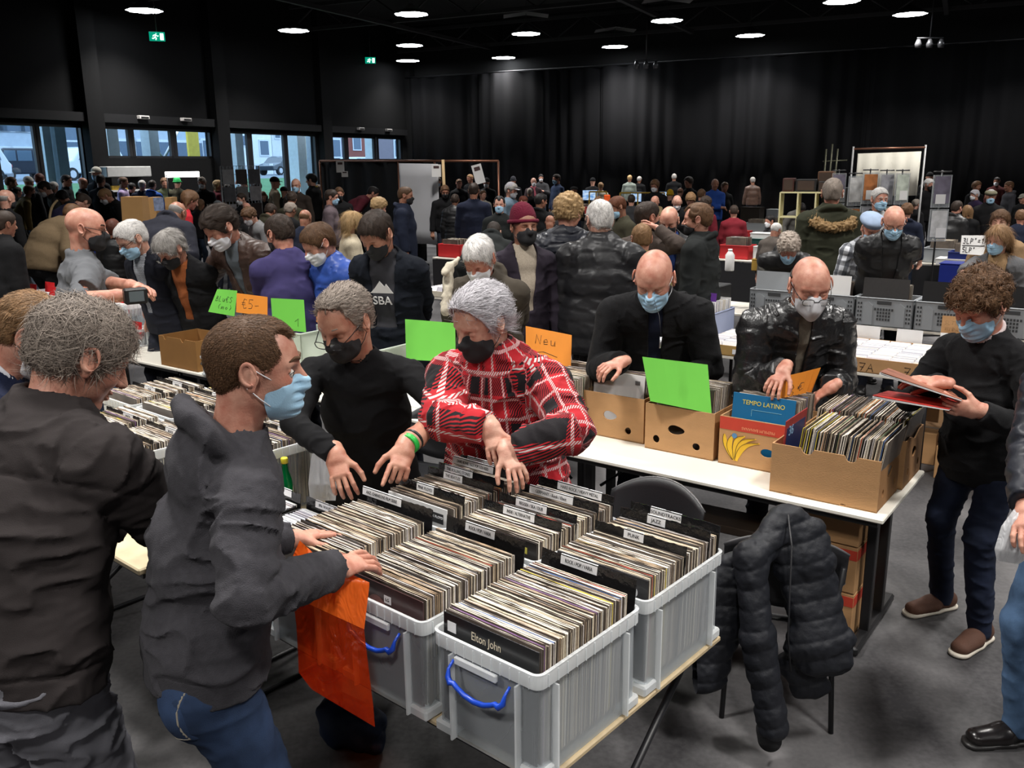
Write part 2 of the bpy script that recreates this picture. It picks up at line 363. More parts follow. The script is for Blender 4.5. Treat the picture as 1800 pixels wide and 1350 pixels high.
# ---------------------------------------------------------------- head, hands, skeleton
def head_prims(c, R, s=1., open_eyes=False, nose=1.):
    """R rows: forward, left, up (world). local points -> world"""
    W = lambda x, y, z: c + (R.T @ np.array([x, y, z]))*s
    E = lambda x, y, z, rx, ry, rz, k=.012, sub=False, RR=None: ell(W(x, y, z), np.array([rx, ry, rz])*s, R if RR is None else RR@R, k*s, sub)
    Cc = lambda p, q, ra, rb, k=.008, sub=False: cap(W(*p), W(*q), ra*s, rb*s, k=k*s, sub=sub)
    P = [E(-.016, 0, .030, .100, .076, .087), E(.030, 0, .012, .064, .064, .085, .03), E(.030, 0, -.055, .052, .052, .050, .03), E(.066, 0, -.092, .024, .026, .020, .02),
         E(-.01, 0, -.05, .065, .055, .05, .03),
         E(.055, .040, -.022, .026, .020, .020, .02), E(.055, -.040, -.022, .026, .020, .020, .02),
         Cc((.087, .010, .028), (.070, .046, .024), .0085, .008, .012), Cc((.087, -.010, .028), (.070, -.046, .024), .0085, .008, .012),
         E(.093, .031, .003, .020, .020, .013, .010, True), E(.093, -.031, .003, .020, .020, .013, .010, True),
         *([Cc((.0800, sg*.018, .0085), (.0775, sg*.047, .0070), .0036, .0036, .003) for sg in (1, -1)]+[Cc((.0785, sg*.019, -.0095), (.0755, sg*.046, -.0085), .0034, .0034, .003) for sg in (1, -1)]+[E(.066, sg*.032, .0, .014, .017, .012, .004) for sg in (1, -1)] if open_eyes else [E(.0735, sg*.032, .002, .0125, .0150, .0125, .003) for sg in (1, -1)]),
         Cc((.088, 0, .018), (.112, 0, -.022), .0075, .0125*nose, .010), Cc((.098, .013, -.026), (.098, -.013, -.026), .0085, .0085, .006),
         E(.088, 0, -.052, .011, .025, .0065, .005), E(.086, 0, -.066, .011, .021, .0075, .005), E(.096, 0, -.0585, .006, .022, .0016, .003, True)]
    a = .35
    for sg in (1, -1):
        RE = np.array([[math.cos(a), 0, -math.sin(a)*-1], [0, 1, 0], [math.sin(a)*-1, 0, math.cos(a)]])
        nrm_ = R.T@nrm([-.28, sg*1., .05]); up_ = R.T@nrm([-.22, 0, 1.])
        P += [E(-.010, sg*.081, -.004, .018, .0060, .029, .005, RR=RE), tor(W(-.012, sg*.0885, .004), nrm_, .0170*s, .0040*s, q=1.45, side=up_, k=.003*s), E(-.003, sg*.091, -.004, .010, .006, .015, .003, True), E(-.004, sg*.082, -.031, .008, .006, .010, .005), Cc((.008, sg*.080, -.004), (.006, sg*.080, -.012), .0045, .004, .004)]
    return P
def hand_prims(w, f, n, sgn, s=1., curl=.5, spread=.10, thumb=.6, point=False):
    f = nrm(f); n = nrm(n - f*np.dot(n, f)); t = nrm(np.cross(n, f))*sgn
    P = [cap(w-f*.03*s, w+f*.02*s, .024*s, .026*s, side=t, q=1.25, k=.012), cap(w+f*.022*s, w+f*.078*s, .0165*s, .0150*s, side=t, q=2.35, k=.012)]
    L = [.075, .082, .077, .060]; Y = [.031, .0105, -.0105, -.030]
    for i in range(4):
        cu = curl*(1+.12*i) if not point or i else .12
        if point and i: cu = 1.35
        a = f*math.cos(spread*(1.5-i)) + t*math.sin(spread*(1.5-i)); p = w + f*(.090-.004*abs(i-1))*s + t*Y[i]*s
        ang = cu*.5; l = L[i]*s; r = .0090*s
        for j, (fr, rr) in enumerate(((.46, .95), (.30, .86), (.24, .74))):
            d = a*math.cos(ang)-n*math.sin(ang); q = p+d*l*fr; P.append(cap(p, q, r*(1.04 if j == 0 else 1)*(.95**j), r*rr, k=.003)); p = q; ang += cu*(.75 if j == 0 else .55)
    b0 = w+f*.028*s+t*.026*s-n*.004*s; d1 = nrm(f*.62+t*thumb-n*.30); p1 = b0+d1*.040*s; d2 = nrm(f*.85+t*thumb*.55-n*.32); p2 = p1+d2*.034*s; d3 = nrm(f*.95+t*.15-n*.40); p3 = p2+d3*.026*s
    P += [cap(b0, p1, .0145*s, .0115*s, k=.012), cap(p1, p2, .0108*s, .0100*s, k=.003), cap(p2, p3, .0100*s, .0078*s, k=.003)]
    return P, f, n, t
def rotz(a): c, s = math.cos(a), math.sin(a); return np.array([[c, -s, 0], [s, c, 0], [0, 0, 1]])
def skeleton(S):
    """joints in root frame (x forward, y left, z up) for a body of scale s"""
    a = S.get('lean', 0)*math.pi/180; sl = S.get('slean', 0)*math.pi/180; tw = S.get('twist', 0)*math.pi/180
    J = {}; pel = np.array([-.22*math.sin(a), 0, .945-.03*abs(math.sin(a))]); 
    if S.get('sit'): pel = np.array([-.1, 0, .55])
    D = lambda k: np.array([math.sin(a*k)*math.cos(sl), -math.sin(sl), math.cos(a*k)*math.cos(sl)])
    d1, d2, d3 = D(.75), D(1.12), D(1.3)
    chest = pel+d1*.27; nb = chest+d2*.25; T = rotz(tw); lat = T@np.array([0, 1, 0]); lat = nrm(lat-d2*np.dot(lat, d2)); fw = np.cross(lat, d2)
    hy = (S.get('hy', 0))*math.pi/180; hp = S.get('hp', 10)*math.pi/180; hr = S.get('hroll', 0)*math.pi/180
    hf = np.array([math.cos(hp)*math.cos(hy), math.cos(hp)*math.sin(hy), -math.sin(hp)]); hl = nrm(np.cross([0, 0, 1], hf)); hu = np.cross(hf, hl)
    hl, hu = hl*math.cos(hr)+hu*math.sin(hr), hu*math.cos(hr)-hl*math.sin(hr)
    hd = nb + d3*.065 + nrm(hu*.75+d3*.25)*.115 + hf*.022
    J.update(pel=pel, chest=chest, nb=nb, d1=d1, d2=d2, d3=d3, lat=lat, fw=fw, head=hd, R=np.stack([hf, hl, hu]))
    bw = S.get('bw', 1.)
    for sg, n in ((1, 'l'), (-1, 'r')):
        J['sh'+n] = chest+d2*.170+lat*sg*.176*bw; J['hip'+n] = pel+np.array([0, sg*.088*bw, -.02])
        st = S.get('step', 0)*sg; foot = np.array([st, sg*S.get('stance', .12), .085])
        if S.get('sit'): foot[0] += .35
        J['an'+n] = foot; m = (J['hip'+n]+foot)/2; L = .88; gap = np.linalg.norm(J['hip'+n]-foot); out = math.sqrt(max(0, (L/2)**2-(gap/2)**2)) if not S.get('sit') else .28
        J['kn'+n] = m+np.array([min(out, .09) if not S.get('sit') else out, 0, .0])
    return J
def ik(a, t, l1, l2, hint):
    d = t-a; L = np.linalg.norm(d)
    if L > (l1+l2)*.995: t = a+d/L*(l1+l2)*.995; L = (l1+l2)*.995; d = t-a
    u = d/L; x = (l1*l1-l2*l2+L*L)/(2*L); hgt = math.sqrt(max(0, l1*l1-x*x)); hv = hint-u*np.dot(hint, u); hv = nrm(hv)
    return a+u*x+hv*hgt, t
DEFARM = {'rest': lambda sg: (np.array([.06, sg*.27, .80]), np.array([-.6, sg*.6, 0])), 'browse': lambda sg: (np.array([.44, sg*.13, 1.02]), np.array([-.2, sg*1., -.5])),
          'cross': lambda sg: (np.array([.24, -sg*.10, 1.13]), np.array([.1, sg*1., -.6])), 'phone': lambda sg: (np.array([.30, sg*.06, 1.22]), np.array([0, sg*.8, -1.])),
          'pocket': lambda sg: (np.array([.13, sg*.20, .92]), np.array([-.6, sg*1., 0]))}
def resolve(S):
    """fills scale, root location, joints in world space"""
    J = skeleton(S); psi = S['face']*math.pi/180-math.pi/2     # 0 = towards the camera, 90 = picture right, 180 = away
    Rz = rotz(psi); hw = S['hw']; hd = J['head']; s = hw[2]/hd[2] if 's' not in S else S['s']
    root = np.array([hw[0], hw[1], 0]) - (Rz@(hd*s))*np.array([1, 1, 0])
    zoff = hw[2]-hd[2]*s if 's' in S else 0
    root[2] = 0
    for k, v in list(J.items()):
        if k in ('d1', 'd2', 'd3', 'lat', 'fw'): J[k] = Rz@v
        elif k == 'R': J[k] = (Rz@v.T).T
        else:
            J[k] = Rz@(v*s)+root
            if k[:2] not in ('an', 'kn'): J[k] = J[k]+np.array([0, 0, zoff])
    J['F'] = Rz@np.array([1, 0, 0]); J['L'] = Rz@np.array([0, 1, 0])
    for sg, n in ((1, 'l'), (-1, 'r')):
        h = S.get('h'+n, S.get('arms', 'rest'))
        if isinstance(h, str): tg, hint = DEFARM[h](sg); tg = Rz@(tg*s)+root; hint = Rz@hint
        else: tg = np.asarray(h, float); hint = Rz@np.asarray(S.get('el'+n, (-.3, sg*1., -.6)), float)
        f = S.get('f'+n)
        ws = tg
        l1, l2 = .285*s*S.get('al', 1), .255*s*S.get('al', 1)
        J['el'+n], J['wr'+n] = ik(J['sh'+n], ws, l1, l2, hint)
        if S.get('elp'+n) is not None: J['el'+n], J['wr'+n] = np.asarray(S['elp'+n], float), ws
        fa = nrm(J['wr'+n]-J['el'+n])
        J['hf'+n] = nrm(f) if f is not None else fa
        nn = S.get('n'+n); J['hn'+n] = nrm(nn) if nn is not None else nrm(np.array([0, 0, 1.])+J['F']*.35+J['L']*sg*.2)
    J['s'] = s; J['root'] = root; S['J'] = J; return J

# ---------------------------------------------------------------- garments
def wr_noise(P, sc=11., amp=.008, seed=0, strong=None):
    """soft folds: ridged, domain-warped"""
    W = P + .06*np.stack([vnoise(P, 4, seed+1), vnoise(P, 4, seed+2), vnoise(P, 4, seed+3)], 1)
    A = W*np.array([.8, .8, 1.7]); r = 1-np.abs(vnoise(A, sc*.8, seed+4)); r2 = 1-np.abs(vnoise(A, sc*2.0, seed+5)); lo = .5+.5*vnoise(P, 3.1, seed+6)
    return -amp*(r**4*1.6-.45)*(.35+.9*lo) - amp*.40*(r2**3-.35)*(.3+lo)
def torso_prims(J, t=0., belly=0., hip=1., sleeve=True, bw=1., arm=1.):
    s = J['s']; L = J['lat']; F_ = J['fw']; d1, d2 = J['d1'], J['d2']; pel, ch, nb = J['pel'], J['chest'], J['nb']
    hl = nrm(J['hipl']-J['hipr'])
    P = [cap(pel-np.array([0, 0, .05*s])*hip, pel+d1*.07*s, (.122+t)*s, (.116+t)*s, side=hl, q=1.36*bw, k=.03),
         cap(pel+d1*.07*s+F_*.008*s, ch, (.112+t+belly*.5)*s, (.118+t)*s, side=L, q=1.22*bw, k=.05),
         cap(ch+F_*.005*s, ch+d2*.14*s, (.122+t)*s, (.098+t)*s, side=L, q=1.24*bw, k=.05),
         cap(ch+d2*.165*s-L*.10*s*bw, ch+d2*.165*s+L*.10*s*bw, (.066+t)*s, (.066+t)*s, k=.05), cap(ch+d2*.17*s, nb+d2*.01*s, (.082+t)*s, (.056+t)*s, side=L, q=1.2, k=.05)]
    if belly: P.append(ell(pel+d1*.13*s+F_*(.05+belly*.6)*s, np.array([.10+belly, .13+belly, .15])*s, np.stack([F_, L, np.cross(F_, L)]), k=.06))
    for n in 'lr':
        sh, el, wr = J['sh'+n], J['el'+n], J['wr'+n]
        q = [cap(nb*.8+sh*.2-d2*.045*s, sh, (.052+t)*s, (.052+t)*s, k=.05)]
        if sleeve:
            sl_ = sleeve[n] if isinstance(sleeve, dict) else sleeve
            fa = nrm(wr-el); e2 = wr-fa*.012*s if sl_ is True else el+(wr-el)*sl_
            q += [cap(sh, el, (.053+t)*s*arm, (.043+t*.85)*s*arm, k=.012), cap(el, e2, (.043+t*.85)*s*arm, (.0375+t*.56)*s*arm, k=.010)]
        P += q
    return P
def cloth_uv(V, ids, hs, prims):
    U = np.zeros((len(V), 3), np.float32)
    for i, p in enumerate(prims):
        m = ids == i
        if not m.any(): continue
        if p['t'] == 'c':
            ax = p['b']-p['a']; l = np.linalg.norm(ax); z = ax/max(l, 1e-6)
            if abs(z[2]) < .35 and p['side'] is None: z = np.array([0, 0, 1.])
        else: z = np.array([0, 0, 1.])
        x = p['side'] if p.get('side') is not None else nrm(np.cross(z, [.3, 1, .1])); x = nrm(x-z*np.dot(x, z)); y = np.cross(z, x)
        v = V[m]-p['a']; r = p['ra']*max(1, p['q']) if p['t'] == 'c' else .1
        U[m, 0] = np.arctan2(v@x, v@y)*max(r, .05); U[m, 1] = v@z+ (0 if p['t'] == 'c' else 0); U[m, 2] = i
    return U
def garment(name, prims, h, parent, m, hem=None, cuts=(), amp=.008, seed=0, puff=0, ring=None, sc=11., want_uv=False, grooves=()):
    def post(P, d, ids, hs):
        nd = np.abs(d) < .06; dd = d.copy()
        if nd.any():
            Pn = P[nd]; e = np.zeros(len(Pn))
            if amp:
                Wn = Pn.copy(); idn_ = ids[nd]
                for i, p in enumerate(prims):
                    if p['t'] != 'c' or p['side'] is not None: continue
                    mm = idn_ == i
                    if not mm.any(): continue
                    ax = p['b']-p['a']; l = np.linalg.norm(ax)
                    if l < .12: continue
                    ax = ax/l
                    if abs(ax[2]) < .93: v = Pn[mm]-p['a']; Wn[mm] = Pn[mm]+np.outer(v@ax, ax)*.9
                e += wr_noise(Wn, sc, amp, seed)
            if puff:
                idn = ids[nd]; hn = hs[nd]
                ph = np.zeros(len(Pn))
                for i, p in enumerate(prims):
                    mm = idn == i
                    if not mm.any(): continue
                    if p['t'] == 'c':
                        ax = p['b']-p['a']; l = np.linalg.norm(ax)
                        if abs(ax[2]) < .3*l: z = p.get('pz'); ph[mm] = (Pn[mm]@(z if z is not None else np.array([0, 0, 1.])))
                        else:
                            z = ax/l*(1 if ax[2] > 0 else -1); ph[mm] = Pn[mm]@z
                    else: ph[mm] = Pn[mm][:, 2]
                e += -puff*(np.abs(np.sin(math.pi*(ph+.012*vnoise(Pn, 9, seed+9))/(ring or .075)))**.6-.6)
            dd[nd] += e
        if hem is not None:
            hp, hn_ = hem; dd = np.maximum(dd, (P-hp)@hn_)
        for cf in cuts: dd = cf(P, dd)
        for gp, gn in grooves: dd = dd+.007*np.exp(-(((P-gp)@gn)/.006)**2)*(dd > -.02)
        return dd
    r = march(prims, h, post, amp=amp*1.5+puff+.004, want=True)
    if r is None: return None
    V, Q, ids, hs = r
    root = np.array(parent.location); at = {'cuv': cloth_uv(V, ids, hs, prims)} if want_uv else None
    me = np_mesh(name, V-root, Q, True, at); return link_mesh(name, me, m, parent)
def neck_cut(J, r=.060):
    s = J['s']; a = J['nb']-J['d2']*.02*s; ax = nrm(J['head']-J['R'][0]*.03*s-J['nb']); 
    def f(P, d):
        p = dict(t='c', a=a+ax*.02*s, b=a+ax*.3*s, ra=r*s, rb=r*s*1.35, side=None, q=1.); dd, _ = pd(P, p); return np.maximum(d, -dd)
    return f
def front_cut(J, w0=.03, w1=.09, zlow=-.4, ztop=.3):
    s = J['s']; o = J['nb']; L = J['lat']; U = J['d2']; Fw = J['fw']
    def f(P, d):
        v = P-o; y = np.abs(v@L); z = v@U; x = v@Fw; w = np.interp(z, [-.75*s, -.30*s, .0], [w0*s*1.6, w0*s, w1*s])
        e = np.minimum(np.minimum(w-y, x-.0*s), z-zlow*s); return np.maximum(d, np.minimum(e, .05)*1.)
    return f
def collar_prims(J, kind, t=0.):
    s = J['s']; nb = J['nb']; ax = nrm(J['d3']*.7+nrm(J['head']-nb)*.3); L = J['lat']; Fw = J['fw']
    c0 = nb+ax*.005*s
    if kind == 'stand': return [tor(c0-Fw*.002*s, nrm(ax+Fw*.1), .068*s, .016*s, k=.02), tor(c0+ax*.028*s-Fw*.004*s, nrm(ax+Fw*.2), .067*s, .013*s, k=.014)]
    if kind == 'crew': return [tor(c0-ax*.004*s, nrm(ax+Fw*.28), .064*s, .009*s, k=.01)]
    if kind == 'lapel': return [tor(c0-Fw*.006*s, nrm(ax+Fw*.5), .072*s, .014*s, k=.015), cap(c0+L*.06*s+Fw*.04*s, c0+L*.05*s+Fw*.10*s-J['d2']*.14*s, .013*s, .012*s, k=.01), cap(c0-L*.06*s+Fw*.04*s, c0-L*.05*s+Fw*.10*s-J['d2']*.14*s, .013*s, .012*s, k=.01)]
    if kind in ('hood', 'fur'):
        b = c0-Fw*.065*s
        return [tor(c0-Fw*.016*s+ax*.004*s, nrm(ax+Fw*.50), .088*s, .023*s, side=L, q=1.06, k=.012), tor(b+ax*.014*s, nrm(ax+Fw*.75), .072*s, .026*s, side=L, q=1.35, k=.010),
                ell(b-Fw*.030*s-J['d2']*.060*s, np.array([.050, .132, .088])*s, np.stack([Fw, L, J['d2']]), k=.02)]
    return []
def comb_strands(V, Nn, c, R, n, length, width, rng, style='back', lift=.25):
    """thin tapered locks lying on the hair surface"""
    idx = rng.choice(len(V), n); P = V[idx]; N0 = Nn[idx]; q = (P-c)@R.T
    if style == 'back': d = np.tile(np.array([-.9, 0, -.25]), (n, 1)); d[:, 1] = q[:, 1]*4
    elif style == 'fwd': d = np.tile(np.array([.75, .35, -.2]), (n, 1)); d[:, 1] += q[:, 1]*5; d[:, 2] -= .6*(np.abs(q[:, 1]) > .05); d[q[:, 0] < -.03, 0] = -.3; d[q[:, 0] < -.03, 2] = -.9
    elif style == 'down': d = np.stack([q[:, 0]*4, q[:, 1]*6, -1+0*q[:, 0]], 1)
    else: d = rng.randn(n, 3)
    d = d+rng.randn(n, 3)*.28; dw = d@R; dw -= N0*np.einsum('ij,ij->i', dw, N0)[:, None]; dw /= np.linalg.norm(dw, axis=1)[:, None]+1e-6
    side = np.cross(dw, N0); Ls = length*(.5+rng.rand(n)); W = width*(.5+rng.rand(n)); Vs = []; K = 4
    for j in range(K):
        t = j/(K-1); ctr = P+dw*(Ls*t)[:, None]+N0*((lift*Ls*t*(1-.9*t))+.0012)[:, None]-N0*(Ls*t*t*.18)[:, None]; w = W*(1-t*.85)
        Vs += [ctr+side*w[:, None], ctr-side*w[:, None]]
    V2 = np.stack(Vs, 1).reshape(-1, 3); base = (np.arange(n)*2*K)[:, None]
    Q = np.concatenate([base+np.array([[2*j, 2*j+1, 2*j+3, 2*j+2]]) for j in range(K-1)], 0); return V2, Q
def vnormals(V, Q):
    n = np.cross(V[Q[:, 2]]-V[Q[:, 0]], V[Q[:, 3]]-V[Q[:, 1]]); N = np.zeros_like(V)
    for k in range(4): np.add.at(N, Q[:, k], n)
    return N/(np.linalg.norm(N, axis=1)[:, None]+1e-9)
HAIRC = {'dark': (.030, .020, .015), 'black': (.012, .010, .010), 'brown': (.105, .055, .028), 'lbrown': (.22, .125, .060), 'blond': (.38, .25, .12), 'grey': (.33, .31, .29), 'white': (.62, .60, .58), 'silver': (.52, .50, .53), 'red': (.14, .05, .025), 'salt': (.27, .225, .19), 'auburn': (.10, .03, .018)}
def hair(J, S, h, parent, seed):
    st = S.get('hair', 'short'); s = J['s']*S.get('hs', 1.); c = J['head']; R = J['R']
    if st == 'bald': return None
    W = lambda x, y, z: c+(R.T@np.array([x, y, z]))*s
    th = S.get('hth', {'buzz': .003, 'short': .008, 'thick': .017, 'curly': .020, 'long': .014, 'ring': .004, 'thin': .006}[st])
    P = [ell(W(-.018, 0, .032), np.array([.101+th, .078+th*.8, .089+th])*s, R, k=.02), ell(W(.02, 0, .045), np.array([.072+th*.8, .064+th*.7, .074+th*.8])*s, R, k=.03)]
    if st in ('short', 'thick', 'curly', 'long', 'buzz'): P.append(ell(W(-.055, 0, -.02), np.array([.050+th*.4, .060+th*.4, .060])*s, R, k=.03))
    if st == 'long':
        dn = nrm(np.array([0, 0, -1.])+J['d2']*-.3)
        for y in (-.06, -.025, .025, .06): P.append(cap(W(-.05, y, .0), W(-.07, y*1.2, -.02)+dn*S.get('hlen', .26)*s, .045*s, .028*s, k=.04))
    hl = S.get('hline', 0.)
    face = ell(W(.095, 0, -.045+hl), np.array([.088, .105, .118])*s, R); jaw = ell(W(.02, 0, -.10), np.array([.105, .12, .095])*s, R)
    def post(Q, d, ids, hs):
        q = (Q-c)@R.T/s
        if st == 'curly': d = d-.010*s*np.abs(vnoise(Q, 42, seed))*1.6+.004*s
        elif st in ('thick', 'short', 'long', 'thin'):
            A = q*np.array([18, 55, 30])if st != 'long' else q*np.array([60, 60, 10]); A = A+vnoise(q, 14, seed)[:, None]*1.5
            d = d-(.006 if st != 'short' else .0035)*s*vnoise(A, 1, seed+3)
        d = np.maximum(d, -pd(Q, face)[0])
        if st != 'long': d = np.maximum(d, -pd(Q, jaw)[0]); d = np.maximum(d, (-.078-q[:, 2]-q[:, 0]*.25)*s)
        else: d = np.where(q[:, 2] > -.13, np.maximum(d, -pd(Q, jaw)[0]), d)
        # ears stay free
        ear = np.sqrt(((q[:, 0]+.010)/.030)**2+((np.abs(q[:, 1])-.085)/.03)**2+((q[:, 2]+.006)/.038)**2)-1
        if st not in ('long', 'curly'): d = np.maximum(d, -ear*.03*s)
        if st == 'ring': d = np.maximum(d, (q[:, 2]-.035+.5*np.maximum(0, q[:, 0]+.02))*s); d = np.maximum(d, (q[:, 0]-.035)*s)
        if S.get('fade'): d = d+.004*s*np.clip((.02-q[:, 2])/.06, 0, 1)
        if S.get('recede'): # bare temples
            rr = np.sqrt(((q[:, 0]-.085)/.045)**2+((np.abs(q[:, 1])-.048)/.026)**2+((q[:, 2]-.085)/.05)**2)-1; d = np.maximum(d, -rr*.03*s)
        return d
    r = march(P, h, post, amp=.012)
    if r is None: return None
    V, Q = r; L = [(V, Q)]
    if S.get('strands'):
        rng = np.random.RandomState(seed); Nn = vnormals(V, Q); ln = S.get('slen', {'buzz': .010, 'short': .022, 'thick': .045, 'curly': .03, 'long': .09, 'ring': .012, 'thin': .025}[st])
        up = ((V-c)@Nn.T.mean(1) if False else np.ones(len(V)))
        L.append(comb_strands(V, Nn, c, R, S['strands'], ln, S.get('sw', .0013), rng, S.get('comb', 'fwd'), S.get('lift', .30)))
    V, Q = join_vq(L); return link_mesh('hair', np_mesh('hair', V-np.array(parent.location), Q), hair_mat(HAIRC[S.get('hc', 'brown')]), parent)
def face_mask(J, S, h, parent, seed):
    k = S.get('mask'); 
    if not k: return
    s = J['s']*S.get('hs', 1.); c = J['head']; R = J['R']; W = lambda x, y, z: c+(R.T@np.array([x, y, z]))*s
    dz = S.get('mlow', 0)
    P = [ell(W(.046, 0, -.062), np.array([.052, .060, .056])*s, R, k=.02), cap(W(.086, 0, -.004+dz), W(.108, 0, -.030), .014*s, .017*s, k=.03), ell(W(.078, 0, -.080), np.array([.030, .036, .032])*s, R, k=.02), ell(W(.05, .034, -.035), np.array([.034, .028, .026])*s, R, k=.02), ell(W(.05, -.034, -.035), np.array([.034, .028, .026])*s, R, k=.02)]
    ffp = S.get('ffp')
    if ffp: P.append(cap(W(.09, 0, -.015), W(.122, 0, -.055), .012*s, .010*s, k=.03)); P.append(cap(W(.122, 0, -.055), W(.09, 0, -.105), .010*s, .012*s, k=.03))
    def post(Q, d, ids, hs):
        q = (Q-c)@R.T/s; d = d-.004*s
        if not ffp and k != 'black': d = d-.0014*s*np.clip(3*np.sin(q[:, 2]*2*math.pi/.022), -1, 1)*np.clip((.05-np.abs(q[:, 1]))/.015, 0, 1)
        top = .004+dz-.30*np.abs(q[:, 1])-.25*np.maximum(0, .09-q[:, 0]); d = np.maximum(d, (q[:, 2]-top)*s)
        d = np.maximum(d, (.018+.25*np.abs(q[:, 2]+.05)-q[:, 0])*s); d = np.maximum(d, (np.abs(q[:, 1])-.062)*s)
        return d
    V, Q = march(P, h, post, amp=.008)
    o = link_mesh('face_mask', np_mesh('face_mask', V-np.array(parent.location), Q), MASKS[k], parent)
    if h < .006:
        mb = MB(); l = np.array(parent.location)
        for sg in (1, -1):
            for (p0, p1) in (((.050, sg*.060, -.018), (-.010, sg*.082, .020)), ((.046, sg*.056, -.082), (-.014, sg*.078, -.030))):
                m_ = ((p0[0]+p1[0])/2, sg*(max(abs(p0[1]), abs(p1[1]))*.5+.5*abs(p0[1])+.004 if p0[2] > -.05 else .073), (p0[2]+p1[2])/2)
                mb.tube([W(*p0)-l, W(*m_)-l, W(*p1)-l], .0016*s, 6)
        mb.build('mask_strap', STRAPK if k == 'black' else STRAP, o)
def glasses(J, S, parent):
    s = J['s']*S.get('hs', 1.); c = J['head']; R = J['R']; l = np.array(parent.location); dz = -.017 if S.get('glasses') == 'low' else 0
    W = lambda x, y, z: Vector(c+(R.T@np.array([x, y, z]))*s-l)
    mb = MB(); ln = MB()
    for sg in (1, -1):
        pts = []
        for k in range(17):
            a = 2*math.pi*k/16; ca, sa = math.cos(a), math.sin(a); ex = .65
            pts.append(W(.101+(.02 if dz else 0)-.010*abs(ca)*.0-.16*abs(sg*.033+.022*ca)*.5, sg*.033+.024*math.copysign(abs(ca)**ex, ca), .001+dz+.0145*math.copysign(abs(sa)**ex, sa)))
        mb.tube(pts, .0017*s, 6, cap=False); ln.add(pts[:16], [tuple(range(16))])
        mb.tube([W(.092+(.018 if dz else 0), sg*.058, .006+dz), W(.06, sg*.074, .010+dz*.6), W(-.004, sg*.084, .016), W(-.02, sg*.085, .004)], .0017*s, 6)
    mb.tube([W(.104+(.018 if dz else 0), .010, .005+dz), W(.106+(.018 if dz else 0), 0, .007+dz), W(.104+(.018 if dz else 0), -.010, .005+dz)], .0017*s, 6)
    g = mb.build('spectacles', SPEC, parent); ln.build('lens', LENS, g)
def eyes_brows(J, S, parent):
    s = J['s']; c = J['head']; R = J['R']; l = np.array(parent.location); W = lambda x, y, z: c+(R.T@np.array([x, y, z]))*s-l
    for sg in (1, -1):
        mb = MB(); ce = Vector(W(.0745, sg*.032, -.0005)); gz = S.get('gaze', (0, -.25)); f = nrm(R[0]+R[1]*gz[0]+R[2]*gz[1])
        vs = []; fs = []; ms = []; n1, n2 = 14, 10; ax = nrm(np.cross(f, [0, 0, 1])); ay = np.cross(ax, f)
        for i in range(n2+1):
            th = math.pi*i/n2
            for k in range(n1): a = 2*math.pi*k/n1; vs.append(ce+Vector(f*math.cos(th)+(ax*math.cos(a)+ay*math.sin(a))*math.sin(th))*float(.0118*s))
        for i in range(n2):
            for k in range(n1): fs.append((i*n1+k, (i+1)*n1+k, (i+1)*n1+(k+1) % n1, i*n1+(k+1) % n1)); ms.append(1 if i < 2 else 0)
        if S.get('open'):
            mb.v = [tuple(v) for v in vs]; mb.f = fs; mb.m = ms; mb.sm = [True]*len(fs); mb.build('eye', [EYEW, IRIS], parent)
        lash = MB(); lash.tube([W(.0775, sg*.0185, -.0015), W(.0868, sg*.026, .0050 if S.get('open') else -.001), W(.0868, sg*.035, .0055 if S.get('open') else -.001), W(.0765, sg*.046, -.001)], [.0006, .0011, .0012, .0006], 5); lash.build('eyelash', SPEC, parent)
        br = MB(); br.tube([W(.0955, sg*.011, .030), W(.0945, sg*.024, .0355), W(.0860, sg*.039, .037), W(.0740, sg*.051, .029)], [.0030*s, .0044*s, .0036*s, .0014*s], 6); br.build('eyebrow', hair_mat(HAIRC[S.get('bc', S.get('hc', 'brown')) if S.get('hair') != 'bald' else 'dark']), parent)
SHOE = mat('dark_shoe', (.015, .014, .014), .4, var=.2, bump=.2); SOLE = mat('shoe_sole', (.45, .42, .38), .6)
def shoes(J, S, h, parent, m=None, sole=None):
    s = J['s']; F_ = J['F']
    for n in 'lr':
        fd = nrm(F_+J['L']*(.15 if n == 'l' else -.15)); an = J['an'+n]; z0 = np.array([0, 0, an[2]])
        an0 = an*np.array([1, 1, 0]); sd = np.cross([0, 0, 1], fd)
        P = [cap(an0-fd*.045*s+[0, 0, .045*s], an0+fd*.06*s+[0, 0, .042*s], .040*s, .040*s, side=sd, q=.95, k=.02), cap(an0+fd*.06*s+[0, 0, .036*s], an0+fd*.165*s+[0, 0, .032*s], .037*s, .031*s, side=sd, q=1.3, k=.02), cap(an0-fd*.02*s+[0, 0, .05*s], an0+[0, 0, .10*s], .042*s, .044*s, k=.02)]
        cut = [lambda P_, d: np.maximum(d, .016*s-P_[:, 2])]
        u = garment('shoe', P, h, parent, m or SHOE, cuts=cut, amp=.001)
        P2 = [cap(an0-fd*.048*s+[0, 0, .012*s], an0+fd*.05*s+[0, 0, .012*s], .043*s, .041*s, side=sd, q=1., k=.01), cap(an0+fd*.05*s+[0, 0, .012*s], an0+fd*.168*s+[0, 0, .012*s], .044*s, .044*s, side=sd, q=1.02, k=.02)]
        cut2 = [lambda P_, d: np.maximum(np.maximum(d, P_[:, 2]-.022*s), .001-P_[:, 2])]
        garment('sole', P2, h, u, sole or SHOE, cuts=cut2, amp=0) if False else None
        r = march(P2, h, lambda P_, d, i_, h_: np.maximum(np.maximum(d, P_[:, 2]-.020*s), .002-P_[:, 2]), amp=.004)
        if r is not None: link_mesh('sole', np_mesh('sole', r[0]-np.array(parent.location), r[1]), sole or SHOE, u)

